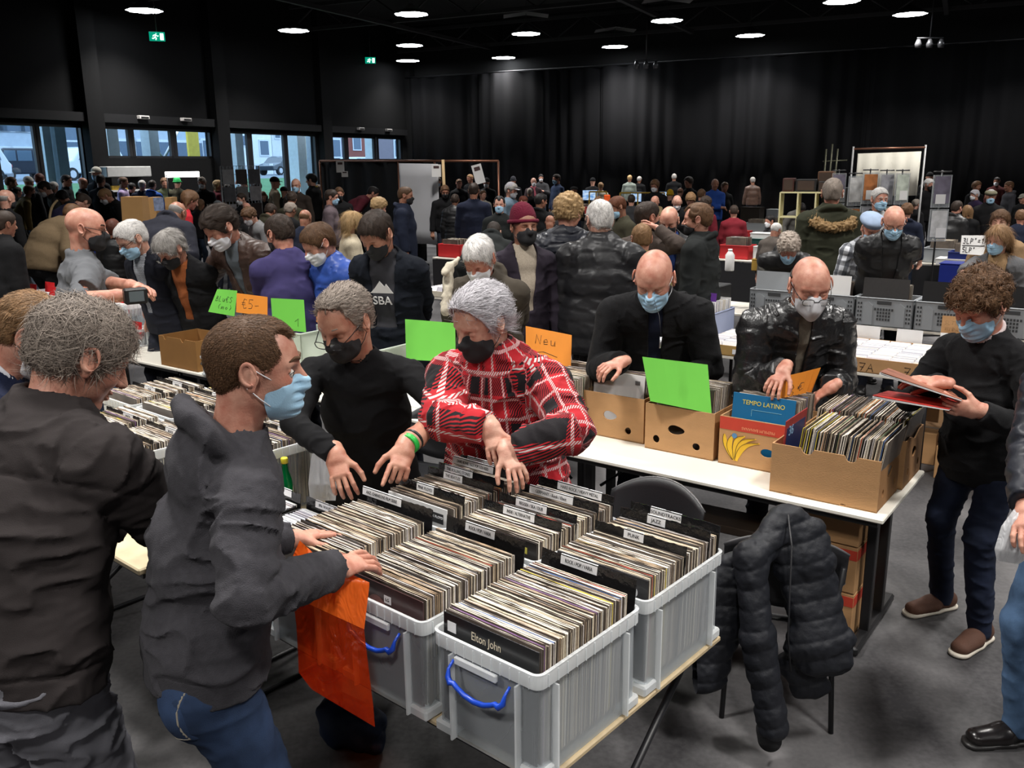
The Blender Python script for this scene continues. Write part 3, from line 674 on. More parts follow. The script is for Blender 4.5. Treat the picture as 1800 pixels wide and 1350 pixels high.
PN = [0]
def person(S):
    """builds one person. S: pixel/depth of head, pose and clothes"""
    PN[0] += 1; seed = PN[0]*17
    if 'hw' not in S:
        x, y, hh = S['px']; S['hw'] = atd(x, y, F*.2526/hh) if 'd' not in S else atd(x, y, S['d'])
    J = resolve(S)
    while 'px' in S and (np.dot(J['root'][:2], E1) < -21.2 or np.dot(J['root'][:2], E2) > 33.6):
        S['hw'] = np.array([0, 0, CH])+(S['hw']-np.array([0, 0, CH]))*.98; J = resolve(S)
    s = J['s']; lod = S.get('lod', 1)
    hb, hc_, hh_, hn_ = {0: (.010, .0075, .0032, .0030), 1: (.016, .012, .0052, .0042), 2: (.024, .019, .009, .009), 3: (.030, .026, .013, .016)}[lod]
    hb, hc_, hh_, hn_ = [v*S.get('res', 1) for v in (hb, hc_, hh_, hn_)]
    root = empty('person', tuple(J['root']), 0, label=S['label'], cat='person', group=S.get('group')); l = J['root']
    skin = skin_mat(S.get('skin', (.50, .27, .19)))
    # --- body: one surface per region, joined in one mesh
    hp = head_prims(J['head'], J['R'], s*S.get('hs', 1.), open_eyes=bool(S.get('open')), nose=S.get('nose', 1.)); c = J['head']; R = J['R']
    nkb = J['nb']-J['d2']*.05*s; nk = c-R[0]*.028*s-R[2]*.060*s
    neck = [cap(nkb, nk, .058*s, .054*s, k=.03)]
    near_head = [cap(nkb-J['lat']*.05*s, nkb+J['lat']*.05*s, .045*s, .045*s, k=.03)]
    parts = [march(hp+neck+near_head, hh_)]
    core = torso_prims(J, -.022, 0, sleeve=True)+neck
    for n in 'lr': core += [cap(J['hip'+n], J['kn'+n], .062*s, .045*s, k=.03), cap(J['kn'+n], J['an'+n], .043*s, .028*s, k=.03), cap(J['an'+n]*np.array([1, 1, .6]), J['an'+n]*np.array([1, 1, .4])+J['F']*.12*s, .026*s, .022*s, k=.02)]
    cut_head = J['nb']+nrm(nk-J['nb'])*.0
    axn = nrm(nk-nkb)
    def core_post(P, d, i_, h_):
        d = np.maximum(d, (P-(nkb+axn*.04*s))@axn) if True else d
        for n in 'lr':
            fa = nrm(J['wr'+n]-J['el'+n]); near = np.linalg.norm(P-J['wr'+n], axis=1) < .14*s
            d = np.where(near, np.maximum(d, (P-(J['wr'+n]-fa*.05*s))@fa), d)
        return d
    parts.append(march(core, hb, core_post))
    for sg, n in ((1, 'l'), (-1, 'r')):
        ho = S.get('hand'+n, {})
        if S.get('nohands') or isinstance(S.get('h'+n, S.get('arms', 'rest')), str) and S.get('h'+n, S.get('arms', 'rest')) == 'pocket': continue
        fa = nrm(J['wr'+n]-J['el'+n])
        hpz, f, nn, t = hand_prims(J['wr'+n], J['hf'+n], J['hn'+n], -sg, s*1.0*S.get('hsz', .98), ho.get('curl', .45), ho.get('spread', .12), ho.get('thumb', .7), ho.get('point', False))
        bare = n in S.get('bare', ''); a0 = J['el'+n] if bare else J['wr'+n]-fa*(.10*s)
        ft = [cap(a0, J['wr'+n]-fa*.06*s, (.040 if bare else .033)*s, .034*s, k=.02), cap(J['wr'+n]-fa*.06*s, J['wr'+n], .034*s, .026*s, side=np.cross(f, nn), q=1.15, k=.02)]
        if lod >= 2: hpz = [cap(J['wr'+n], J['wr'+n]+f*.08*s, .026*s, .024*s, side=t, q=1.5, k=.02), cap(J['wr'+n]+f*.08*s, J['wr'+n]+nrm(f-nn*.5)*.15*s, .017*s, .012*s, side=t, q=2.2, k=.02), cap(J['wr'+n]+f*.03*s, J['wr'+n]+nrm(f+t*.6)*.1*s, .014*s, .01*s, k=.02)]
        r = march(ft+hpz, hn_)
        if r: parts.append(r)
    V, Q = join_vq([p for p in parts if p])
    link_mesh('body', np_mesh('body', V-l, Q), skin, root)
    # --- head wear
    if lod < 2: eyes_brows(J, S, root)
    hair(J, S, hh_*1.15, root, seed)
    face_mask(J, S, hh_, root, seed)
    if S.get('glasses') and lod < 3: glasses(J, S, root)
    hat = S.get('hat')
    if hat:
        kind, hcol = hat; W = lambda x, y, z: c+(R.T@np.array([x, y, z]))*s; hm = cloth_mat('knit' if kind == 'beanie' else 'cotton', hcol)
        P = [ell(W(-.02, 0, .052), np.array([.112, .092, .095])*s, R, k=.02)]
        if kind == 'beanie': P.append(ell(W(-.035, 0, .10), np.array([.085, .075, .07])*s, R, k=.03))
        if kind == 'beret': P = [ell(W(-.03, .0, .085), np.array([.135, .12, .060])*s, R, k=.02), ell(W(-.01, 0, .055), np.array([.108, .088, .05])*s, R, k=.02)]
        if kind == 'cap': P.append(ell(W(.105, 0, .052), np.array([.062, .066, .008])*s, R, k=.008))
        if kind == 'flat': P = [ell(W(.01, 0, .070), np.array([.135, .100, .045])*s, R, k=.02), ell(W(-.015, 0, .055), np.array([.112, .09, .06])*s, R, k=.02)]
        lowz = .030 if kind != 'beret' else .035
        def hpost(Q_, d, i_, h_):
            q = (Q_-c)@R.T/s; d = np.maximum(d, (lowz+.10*q[:, 0]-q[:, 2]-(.03 if kind == 'beanie' else 0)*(q[:, 0] < .03)*np.clip((.03-q[:, 0])/.1, 0, 1)*2)*s)
            if kind == 'beanie': d = d-.0015*s*np.sin(np.arctan2(q[:, 1], q[:, 0]+.02)*70)
            return d
        r = march(P, hh_, hpost, amp=.006)
        if r: 
            ho_ = link_mesh('hat', np_mesh('hat', r[0]-l, r[1]), hm, root)
            if kind == 'beanie':
                r = march([tor(W(-.018, 0, .034), R[2]-R[0]*.12, .098*s, .014*s, side=R[0], q=1.14)], hh_, lambda Q_, d, i_, h_: d-.0012*s*np.sin(np.arctan2(((Q_-c)@R.T)[:, 1], ((Q_-c)@R.T)[:, 0]+.02*s)*80), amp=.004)
                link_mesh('cuff', np_mesh('cuff', r[0]-l, r[1]), hm, ho_)
    # --- clothes
    ck, cc = S.get('coat', ('cotton', (.03, .03, .035))); t = S.get('t', .014); bw = S.get('bw', 1.)
    P = torso_prims(J, t, S.get('belly', 0), sleeve=S.get('sleeve', True), bw=bw)
    hemz = S.get('hem', .10); hl = nrm(J['d1']*.4+np.array([0, 0, .6])); hemp = J['pel']-hl*hemz*s
    if hemz > .13: P.append(cap(J['pel'], J['pel']-np.array([0, 0, hemz*s]), (.128+t)*s, (.135+t)*s, side=nrm(J['hipl']-J['hipr']), q=1.35*bw, k=.03))
    P += collar_prims(J, S.get('collar', 'stand'))
    cuts = [neck_cut(J, S.get('neckr', .060))]
    inner = S.get('inner')
    if inner: cuts.append(front_cut(J, *S.get('open_w', (.03, .08))))
    for n in 'lr':
        sl = S.get('sleeve', True); sl = sl[n] if isinstance(sl, dict) else sl
        fa = nrm(J['wr'+n]-J['el'+n]); e2 = (J['wr'+n]-fa*.01*s) if sl is True else J['el'+n]+(J['wr'+n]-J['el'+n])*sl
        def cf(P_, d, e2=e2, fa=fa):
            near = np.linalg.norm(P_-e2, axis=1) < .11*s; return np.where(near, np.maximum(d, (P_-e2)@fa), d)
        cuts.append(cf)
    nm = {'knit': 'sweater', 'fleece': 'fleece_jacket', 'cotton': 'jacket', 'leather': 'leather_jacket', 'brownleather': 'leather_jacket', 'nylon': 'jacket', 'wool': 'coat', 'plaid': 'coat', 'checks': 'jacket'}.get(ck, 'jacket')
    nm = S.get('cname', nm)
    co = garment(nm, P, hc_, root, cloth_mat(ck, cc), hem=(hemp, -hl), cuts=cuts, amp=S.get('fold', .008)*(1 if lod < 2 else .6), seed=seed, puff=S.get('puff', 0), ring=S.get('ring'), want_uv=ck in ('plaid', 'checks'), grooves=[(J['chest']+J['d2']*g*s, J['d2']) for g in S.get('yoke', ())]+([(hemp+hl*.07*s, hl)] if S.get('yoke') else []))
    if inner:
        ik_, ic = inner; P3 = torso_prims(J, t-.012, S.get('belly', 0), sleeve=False, bw=bw)+collar_prims(J, S.get('icollar', 'crew'))
        garment('shirt', P3, hc_, root, cloth_mat(ik_, ic), hem=(J['pel']-hl*min(hemz-.02, .10)*s, -hl), cuts=[neck_cut(J, .056)], amp=.004, seed=seed+3, want_uv=ik_ in ('checks', 'gingham'))
    if S.get('collar') == 'fur' and lod < 3:
        b = J['nb']-J['fw']*.075*s-J['d2']*.055*s
        r = march([tor(b, nrm(J['d2']*.75+J['fw']*-.5), .115*s, .042*s, side=J['lat'], q=1.4)], hc_*.7, lambda Q_, d, i_, h_: np.maximum(d-.016*s*vnoise(Q_, 55, 3)-.008*s*vnoise(Q_, 110, 5), ((Q_-J['nb'])@J['fw'])-.03), amp=.03)
        V, Q = r; st_ = comb_strands(V, vnormals(V, Q), b, np.eye(3), 2500, .03, .0016, np.random.RandomState(3), 'x', .7); V, Q = join_vq([(V, Q), st_])
        link_mesh('fur_trim', np_mesh('fur_trim', V-l, Q), hair_mat((.30, .19, .085)), root)
    if S.get('scarf'):
        ax_ = nrm(J['d3']); r = march([tor(J['nb']+ax_*.03*s, nrm(ax_+J['fw']*.2), .072*s, .026*s, k=.02), cap(J['nb']+J['fw']*.08*s, J['nb']+J['fw']*.15*s-J['d2']*.22*s+J['lat']*.03*s, .03*s, .035*s, k=.03)], hc_, lambda P_, d, i_, h_: d+.006*vnoise(P_, 30, 2), amp=.01)
        if r: link_mesh('scarf', np_mesh('scarf', r[0]-l, r[1]), cloth_mat('knit', S['scarf']), root)
    if S.get('under'):
        ax_ = nrm(J['d3']*.7+nrm(J['head']-J['nb'])*.3); r = march([tor(J['nb']+ax_*(.030+k_*.016)*s+J['fw']*.004*s, nrm(ax_+J['fw']*(.30+.1*k_)), (.0665-.002*k_)*s, .0085*s, k=.01) for k_ in (0, 1)], hc_*.6, amp=.004)
        if r: link_mesh('shirt_collar', np_mesh('shirt_collar', r[0]-l, r[1]), cloth_mat('cotton', S['under']), root)
    for f_, col_ in S.get('patch', ()):
        fa = nrm(J['ell']-J['shl']); r = march([tor(J['shl']+(J['ell']-J['shl'])*f_, fa, (.052+t)*s, .010*s, k=.01)], hc_*.6, amp=.004)
        if r: link_mesh('sleeve_stripe', np_mesh('sleeve_stripe', r[0]-l, r[1]), cloth_mat('cotton', col_), co)
    if S.get('strap'):
        q = MB(); o_ = J['chest']; Lq, Dq, Fq = J['lat'], J['d2'], J['fw']; sg = S.get('strap_side', 1); pts = []
        for k in range(9):
            a_ = k/8; p = o_+Lq*sg*(.13-.30*a_)*s+Dq*(.19-.42*a_)*s-Fq*(.155+.035*math.sin(math.pi*a_)+t)*s; pts.append(Vector(p-l))
        q.tube(pts, .018*s, 6); q.build('shoulder_strap', cloth_mat('cotton', S['strap']), root)
    # trousers
    tk, tc_ = S.get('legs', ('denim', (.012, .014, .022)))
    if S.get('nolegs'): return root
    P = [cap(J['pel']-np.array([0, 0, .06*s]), J['pel']+J['d1']*.04*s, .110*s, .100*s, side=nrm(J['hipl']-J['hipr']), q=1.32*bw, k=.03)]
    lw = S.get('lw', 1.)
    for n in 'lr':
        P += [cap(J['hip'+n]-np.array([0, 0, .02*s]), J['kn'+n], .085*s*bw*lw, .062*s*lw, k=.03), cap(J['kn'+n], J['an'+n]-np.array([0, 0, .03*s]), .060*s*lw, .048*s*lw, k=.03)]
        P += [ell(J['hip'+n]-J['F']*.036*s-np.array([0, 0, .035*s]), np.array([.080, .082, .095])*s*bw, k=.04)]
    garment('trousers', P, hc_*1.15, root, cloth_mat(tk, tc_), cuts=[lambda P_, d: np.maximum(d, .035*s-P_[:, 2]), lambda P_, d: np.maximum(d, (P_-(hemp+hl*.06*s))@hl)], amp=S.get('lfold', .007), seed=seed+5, sc=14)
    if S.get('jeans'):
        for n in 'rl':
            c0 = J['hip'+n]-J['F']*.10*s+np.array([0, 0, -.005*s]); sd = nrm(J['hipl']-J['hipr'])*(1 if n == 'l' else -1)
            def pk(P_, d, i_, h_, c0=c0, sd=sd):
                v = P_-c0; x = v@sd; z = v[:, 2]; y = v@(-J['F']); b = np.maximum(np.maximum(np.abs(x)-.072*s, np.abs(z+.01)-.082*s-(.02*s-np.abs(x)*.3)*(z < 0)), -y-.10*s)
                return np.maximum(np.maximum(d-.0035, b), -(d+.012))
            r = march(P, hc_*.8, pk, amp=.01, lo=c0-.16*s, hi=c0+.16*s)
            b_ = march(P, .0028, lambda P_, d, i_, h_, c0=c0, sd=sd: np.maximum(np.maximum(d-.0052, -(d+.006)), np.maximum(np.abs(np.maximum(np.abs((P_-c0)@sd)-.067*s, np.abs((P_-c0)[:, 2]+.01)-.077*s-(.02*s-np.abs((P_-c0)@sd)*.3)*((P_-c0)[:, 2] < 0)))-.0016, -((P_-c0)@(-J['F']))-.10*s)), amp=.01, lo=c0-.16*s, hi=c0+.16*s)
            if b_: link_mesh('pocket_stitching', np_mesh('pocket_stitching', b_[0]-l, b_[1]), cloth_mat('cotton', (.30, .27, .22)), root)
            if r: link_mesh('back_pocket', np_mesh('back_pocket', r[0]-l, r[1]), cloth_mat(tk, tuple(v*1.35 for v in tc_)), root)
        r = march(P, hc_, lambda P_, d, i_, h_: np.maximum(np.maximum(d-.004, np.abs((P_-(J['pel']+J['d1']*.045*s))@J['d1'])-.02*s), -(d+.01)), amp=.01)
    if S.get('band'):
        PB = [dict(p, ra=p['ra']-.004, rb=p['rb']-.004) if p['t'] == 'c' else p for p in torso_prims(J, t, S.get('belly', 0), sleeve=False, bw=bw)]
        r = march(PB, hc_*.8, lambda P_, d, i_, h_: np.maximum(d-.0022*np.sin((P_@nrm(J['hipl']-J['hipr']))*900)*0-.004, np.abs((P_-(hemp+hl*.022*s))@hl)-.034*s), amp=.01)
        if r: link_mesh('ribbed_hem', np_mesh('ribbed_hem', r[0]-l, r[1]), cloth_mat(ck, tuple(v*.8 for v in cc)), co)
        for n in 'lr':
            fa = nrm(J['wr'+n]-J['el'+n]); r = march([cap(J['wr'+n]-fa*.075*s, J['wr'+n]-fa*.004*s, (.039+t*.3)*s, (.036+t*.2)*s, k=.01)], hc_*.6, lambda P_, d, i_, h_, n=n, fa=fa: np.maximum(d, (P_-(J['wr'+n]-fa*.006*s))@fa), amp=.004)
            if r: link_mesh('cuff', np_mesh('cuff', r[0]-l, r[1]), cloth_mat(ck, tuple(v*.8 for v in cc)), co)
    shoes(J, S, max(.005, hb*.7), root, S.get('shoe'), S.get('sole'))
    return root
# ---------------------------------------------------------------- the hall
DARK = mat('painted_black_wall', (.0045, .0045, .0050), .9, spec=.2, var=.15, bump=.3, bscale=30)
CEILM = mat('ceiling_black', (.004, .004, .0045), .9, var=.1)
STEEL = mat('dark_steel', (.012, .012, .014), .45, var=.1)
ALU = mat('aluminium', (.45, .46, .48), .35, metal=.8, var=.08)
BLACKP = mat('black_plastic', (.010, .010, .011), .40, var=.12, bump=.1)
WHITEP = mat('white_paper', (.72, .71, .70), .8, var=.04)
INK = mat('marker_ink', (.012, .010, .014), .6, var=0)
def EP(e1, e2, z): p = E1*e1+E2*e2; return Vector((p[0], p[1], z))
RH = Matrix.Rotation(HALL, 3, 'Z')
def floor_mat():
    m, nt, b = nodes_mat('scuffed_dark_floor'); N = nt.nodes; L = nt.links; tc = N.new('ShaderNodeTexCoord')
    def noise(sc, stretch, rot, det=4, dist=0):
        mp = N.new('ShaderNodeMapping'); mp.inputs['Scale'].default_value = stretch; mp.inputs['Rotation'].default_value = (0, 0, rot); L.new(tc.outputs['Object'], mp.inputs[0])
        n = N.new('ShaderNodeTexNoise'); n.inputs['Scale'].default_value = sc; n.inputs['Detail'].default_value = det; n.inputs['Distortion'].default_value = dist; L.new(mp.outputs[0], n.inputs[0]); return n.outputs['Fac']
    def m_(op, a, b_, c=None):
        n = N.new('ShaderNodeMath'); n.operation = op
        for i, v in enumerate((a, b_, c)):
            if v is None: continue
            if isinstance(v, (int, float)): n.inputs[i].default_value = v
            else: L.new(v, n.inputs[i])
        return n.outputs[0]
    def ramp(v, a, b_):
        n = N.new('ShaderNodeMapRange'); n.inputs[1].default_value = a; n.inputs[2].default_value = b_; L.new(v, n.inputs[0]); return n.outputs[0]
    s1 = ramp(noise(1.3, (1, .08, 1), .6), .55, .72); s2 = ramp(noise(1.6, (1, .06, 1), -.75), .56, .70); s3 = ramp(noise(1., (1, .1, 1), 1.9), .58, .72)
    blot = ramp(noise(1.1, (1, 1, 1), 0, 6, .6), .35, .75); fine = noise(40, (1, 1, 1), 0, 5)
    streak = m_('ADD', m_('ADD', s1, s2), s3); v = m_('ADD', m_('MULTIPLY', streak, .50), m_('MULTIPLY', blot, .42)); v = m_('ADD', v, m_('MULTIPLY', fine, .30))
    r = N.new('ShaderNodeValToRGB'); r.color_ramp.elements[0].position = .15; r.color_ramp.elements[1].position = 1.1; r.color_ramp.elements[0].color = (.022, .021, .023, 1); r.color_ramp.elements[1].color = (.175, .168, .170, 1)
    L.new(v, r.inputs[0]); L.new(r.outputs[0], b.inputs['Base Color'])
    rr_ = N.new('ShaderNodeMapRange'); rr_.inputs[3].default_value = .72; rr_.inputs[4].default_value = .5; L.new(v, rr_.inputs[0]); L.new(rr_.outputs[0], b.inputs['Roughness']); b.inputs['Specular IOR Level'].default_value = .35
    bp = N.new('ShaderNodeBump'); bp.inputs['Strength'].default_value = .1; L.new(fine, bp.inputs['Height']); L.new(bp.outputs[0], b.inputs['Normal']); return m
W0, W1, B0, BK = -22.35, 27., 34.2, -13.
mb = MB(); mb.add([EP(W0-.3, BK-.3, 0), EP(W1+.3, BK-.3, 0), EP(W1+.3, B0+.8, 0), EP(W0-.3, B0+.8, 0), EP(W0-.3, BK-.3, -.12), EP(W1+.3, BK-.3, -.12), EP(W1+.3, B0+.8, -.12), EP(W0-.3, B0+.8, -.12)], [(0,1,2,3),(7,6,5,4),(0,4,5,1),(1,5,6,2),(2,6,7,3),(3,7,4,0)])
mb.build('floor', floor_mat(), kind='structure')
CZ = 8.2
mb = MB(); mb.box(EP((W0+W1)/2, (BK+B0)/2, CZ+.1), (W1-W0+1.2, B0-BK+2, .2), RH); mb.build('ceiling', CEILM, kind='structure')
mb = MB(); mb.box(EP((W0+W1)/2, B0+.75, CZ/2), (W1-W0+1.2, .3, CZ), RH); mb.build('wall_back', CEILM, kind='structure')
mb = MB(); mb.box(EP((W0+W1)/2, BK-.15, CZ/2), (W1-W0+1.2, .3, CZ), RH); mb.build('wall_front', DARK, kind='structure')
mb = MB(); mb.box(EP(W1+.15, (BK+B0)/2, CZ/2), (.3, B0-BK, CZ), RH); mb.build('wall_right', DARK, kind='structure')
# roof beams: two directions, thin lattice girders under the ceiling
k = 0
for i in range(7):
    e2 = -8+i*7.; mb = MB()
    for dz in (0, .8): mb.box(EP((W0+W1)/2, e2, 7.1+dz), (W1-W0, .12, .12), RH)
    n = 40
    for j in range(n):
        a = W0+(W1-W0)*j/n; b = W0+(W1-W0)*(j+1)/n
        mb.tube([EP(a, e2, 7.1+(j % 2)*.8), EP(b, e2, 7.1+((j+1) % 2)*.8)], .03, 5)
    k += 1; mb.build('trim_%d' % k, mat('beam_paint', (.03, .03, .032), .6), kind='structure')
for i in range(6):
    e1 = -18+i*8.5; mb = MB(); mb.box(EP(e1, (BK+B0)/2, 7.0), (.14, B0-BK, .12), RH); k += 1; mb.build('trim_%d' % k, _M['beam_paint'], kind='structure')
# heavy black curtain in folds along the far wall, several lengths
cm = mat('stage_curtain', (.0050, .0050, .0057), .95, var=.35, vscale=.5, spec=.1)
edges = [W0+.1, -13.2, -3.2, 7.1, 16.9, W1-.1]
for ci in range(len(edges)-1):
    a, b = edges[ci], edges[ci+1]; n = 240; vs = []; fs = []
    for i in range(n+1):
        x = a+(b-a)*i/n; d = .09*math.sin(x*9+math.sin(x*1.7)*2)+.05*math.sin(x*4.1+1.3*ci)+.1*math.sin(x*.8)
        if i < 3 or i > n-3: d += .08
        for z, kk in ((.03, 1.15), (3, 1.), (6.02, .8)): vs.append(EP(x, B0+.15+d*kk*.8, z))
    for i in range(n):
        for j in (0, 1): fs.append((i*3+j, i*3+3+j, i*3+4+j, i*3+1+j))
    mb = MB(); mb.add(vs, fs, 0, True); o = mb.build('stage_curtain', cm, label=['black stage curtain meeting the window wall in the corner', 'black stage curtain behind the copper pipe stand', 'black stage curtain behind the wide screens in the hall middle', 'black stage curtain behind the white shelf unit', 'black stage curtain behind the white backdrop at the far end'][ci], cat='curtain', group='black curtains along the far wall')
    sol = o.modifiers.new('thickness', 'SOLIDIFY'); sol.thickness = .02
mb = MB(); mb.tube([EP(W0+.1, B0+.15, 6.06), EP(W1-.1, B0+.15, 6.06)], .03, 8); mb.build('curtain_rail', STEEL, label='long dark rail carrying the black stage curtains', cat='rail')
# window wall (left): pieces around the openings
def wt(px, z=2.3):      # distance from the corner along the window wall for a picture column
    d = ray(px, 290)[:2]; A = np.array([d, E2]).T if False else None
    # solve d*s = E1*W0 + E2*e2
    M2 = np.array([[d[0], -E2[0]], [d[1], -E2[1]]]); s_, e2 = np.linalg.solve(M2, E1*W0); return e2
groups = [[(-230, -95), (-90, -4), (0, 73), (77, 156)], [(179, 237), (241, 310), (315, 379)], [(398, 443), (447, 506), (509, 561)], [(578, 611), (615, 663), (668, 709)]]
lows = [.25, 2.62, .25, 2.55]; TOPZ = 3.52
mb = MB(); T = .35
def wseg(e2a, e2b, z0, z1): mb.box(EP(W0-T/2, (e2a+e2b)/2, (z0+z1)/2), (T, abs(e2b-e2a), z1-z0), RH)
wseg(BK, B0+.7, TOPZ, CZ); prev = B0+.7; wn = 0; GL = None
m, nt, b = nodes_mat('window_glass'); N = nt.nodes; L = nt.links
t_ = N.new('ShaderNodeBsdfTransparent'); t_.inputs[0].default_value = (.80, .90, .97, 1); g_ = N.new('ShaderNodeBsdfGlossy'); g_.inputs['Roughness'].default_value = .04; x_ = N.new('ShaderNodeMixShader'); x_.inputs[0].default_value = .07
L.new(t_.outputs[0], x_.inputs[1]); L.new(g_.outputs[0], x_.inputs[2]); L.new(x_.outputs[0], N['Material Output'].inputs[0]); GLASS = m
for gi, gr in enumerate(reversed(groups)):
    lo = list(reversed(lows))[gi]; a = wt(gr[-1][1]); z = wt(gr[0][0])
    wseg(prev, a, 0, TOPZ); wseg(a, z, 0, lo); prev = z
prev_end = prev; wseg(prev, BK, 0, TOPZ)
for gi in range(4):     # flat pilasters between the groups
    pass
mb.build('wall_left', DARK, kind='structure')
for gi, gr in enumerate(groups):
    for (p0, p1) in gr:
        if gi == 0 and p0 < -100: continue
        wn += 1; a, b = wt(p0), wt(p1); lo = lows[gi]; fr = MB(); f = .07
        fr.box(EP(W0-.12, a, (lo+TOPZ)/2), (.10, f*2, TOPZ-lo), RH); fr.box(EP(W0-.12, b, (lo+TOPZ)/2), (.10, f*2, TOPZ-lo), RH)
        fr.box(EP(W0-.12, (a+b)/2, lo+f/2), (.10, abs(b-a), f), RH); fr.box(EP(W0-.12, (a+b)/2, TOPZ-f/2), (.10, abs(b-a), f), RH)
        w = fr.build('window_%d' % wn, STEEL, kind='structure')
        g = MB(); g.box(EP(W0-.12, (a+b)/2, (lo+TOPZ)/2), (.012, abs(b-a), TOPZ-lo), RH); g.build('pane', GLASS, w)
for i, px in enumerate((167, 388, 570, 722)):
    e2 = wt(px); mb = MB(); mb.box(EP(W0+.14, e2, CZ/2), (.28, .55, CZ), RH); mb.build('trim_%d' % (20+i), DARK, kind='structure')
mb = MB(); mb.box(EP(W0+.10, (wt(0)+B0)/2-6, TOPZ+.22), (.20, B0-wt(0)+12, .24), RH); mb.build('trim_30', mat('lintel_paint', (.012, .012, .013), .7, spec=.2), kind='structure')
# small white fittings on the lintel
for i, px in enumerate((250, 324, 628, 677)):
    e2 = wt(px); o = empty('wall_light', EP(W0+.26, e2, 3.80), HALL, label=['small white wall fitting above the second window group, left one', 'small white wall fitting above the second window group, right one', 'small white wall fitting above the last window group, left one', 'small white wall fitting above the last window group, right one'][i], cat='light fitting', group='small fittings above the windows')
    q = MB(); q.box((0, 0, 0), (.14, .36, .10), bev=.01); q.build('housing', mat('fitting_white', (.55, .52, .50), .5), o); q = MB(); q.box((.075, 0, -.005), (.01, .28, .04)); q.build('slot', BLACKP, o)
# ceiling lamps
LM = nodes_mat('lamp_glow'); LM[2].inputs['Emission Color'].default_value = (.93, .97, 1, 1); LM[2].inputs['Emission Strength'].default_value = 16; LMM = LM[0]
lampname = ['leftmost in the view', 'large near one left of the exit sign', 'right of the left exit sign', 'in the middle row right of the aisle beam', 'smaller one low over the windows', 'near one top centre under a pale lid', 'over the hall middle', 'lowest of the centre column', 'low one above the dark curtain centre', 'under a pale lid right of centre', 'under a pale lid by the curtain edge', 'wide one under a pale lid', 'between two spotlight bars', 'cut by the top of the view', 'bright one near the right', 'rightmost under a long pale lid']
proto = None
for i, (x, y) in enumerate(LAMPS):
    if proto is None:
        o = empty('ceiling_lamp', (x, y, LAMP_Z)); 
        vs = []; n = 64; q = MB(); rim = []
        for kk in range(n): a = 2*math.pi*kk/n; rr = .44+.05*abs(math.sin(a*4)); rim.append((rr*math.cos(a), rr*math.sin(a), -.03))
        q.add([(0, 0, -.07)]+rim, [(0, kk+1, (kk+1) % n+1) for kk in range(n)], 0, True); q.build('diffuser', LMM, o)
        q = MB(); q.lathe((0, 0, 0), [(.50, -.03), (.50, .02), (.30, .10), (.12, .22), (.06, .26)], 32); q.build('housing', mat('lamp_housing', (.03, .03, .032), .4), o)
        q = MB(); q.tube([(0, 0, .26), (0, 0, CZ-LAMP_Z)], .008, 6); q.build('cord', BLACKP, o)
        q = MB(); q.prism([(-.75, .52), (0, .62), (.75, .52), (.75, .535), (0, .635), (-.75, .535)], -.35, .35, 0); q.build('reflector_lid', mat('lid_grey', (.20, .20, .205), .6), o); proto = o
    else:
        o = proto.copy(); COL.objects.link(o); o.location = (x, y, LAMP_Z)
        for ch in proto.children:
            if ch.name.startswith('reflector_lid') and i not in (5, 9, 10, 11, 15): continue
            c2 = ch.copy(); COL.objects.link(c2); c2.parent = o
    tag(o, 'round glowing ceiling lamp, ' + lampname[i], 'ceiling lamp', 'round lamps hanging under the black ceiling')
for ch in list(proto.children):
    if ch.name.startswith('reflector_lid'): bpy.data.objects.remove(ch)
# green exit signs
GRN = nodes_mat('exit_green'); GRN[2].inputs['Base Color'].default_value = (.0, .12, .07, 1); GRN[2].inputs['Emission Color'].default_value = (0, .30, .18, 1); GRN[2].inputs['Emission Strength'].default_value = .8
GW = nodes_mat('exit_white'); GW[2].inputs['Emission Color'].default_value = (.8, 1, .93, 1); GW[2].inputs['Emission Strength'].default_value = 2.
for (x, y, dd, lab) in ((276, 64, 24, 'green running man exit sign, larger one left'), (651, 106, 36, 'green running man exit sign, smaller one near the middle')):
    p = atd(x, y, dd); w = 26/1550*dd if dd == 24 else 18/1550*dd; hgt = w*.58
    o = empty('exit_sign', p, math.atan2(p[1], p[0])-math.pi/2, label=lab, cat='exit sign', group='green exit signs')
    q = MB(); q.box((0, .03, 0), (w, .05, hgt), bev=.005); q.build('panel', GRN[0], o)
    q = MB(); u = hgt
    q.box((w*.30, 0, -.02*u), (w*.22, .006, u*.72)); q.build('door_symbol', GW[0], o)
    q = MB(); q.tube([(-.05*w, 0, .30*u), (-.05*w, 0, .32*u)], u*.08, 8); q.tube([(-.08*w, 0, .18*u), (-.13*w, 0, -.08*u), (-.05*w, 0, -.2*u), (-.10*w, 0, -.38*u)], u*.055, 6); q.tube([(-.13*w, 0, -.08*u), (-.22*w, 0, -.22*u), (-.32*w, 0, -.22*u)], u*.055, 6)
    q.tube([(-.08*w, 0, .18*u), (.03*w, 0, .02*u), (.1*w, 0, .06*u)], u*.04, 6); q.tube([(-.08*w, 0, .18*u), (-.22*w, 0, .12*u), (-.26*w, 0, -.02*u)], u*.04, 6); q.build('running_figure', GW[0], o)
    q = MB(); q.tube([(0, .03, hgt/2), (0, .03, CZ-p[2])], .012, 6); q.build('hanger', BLACKP, o)
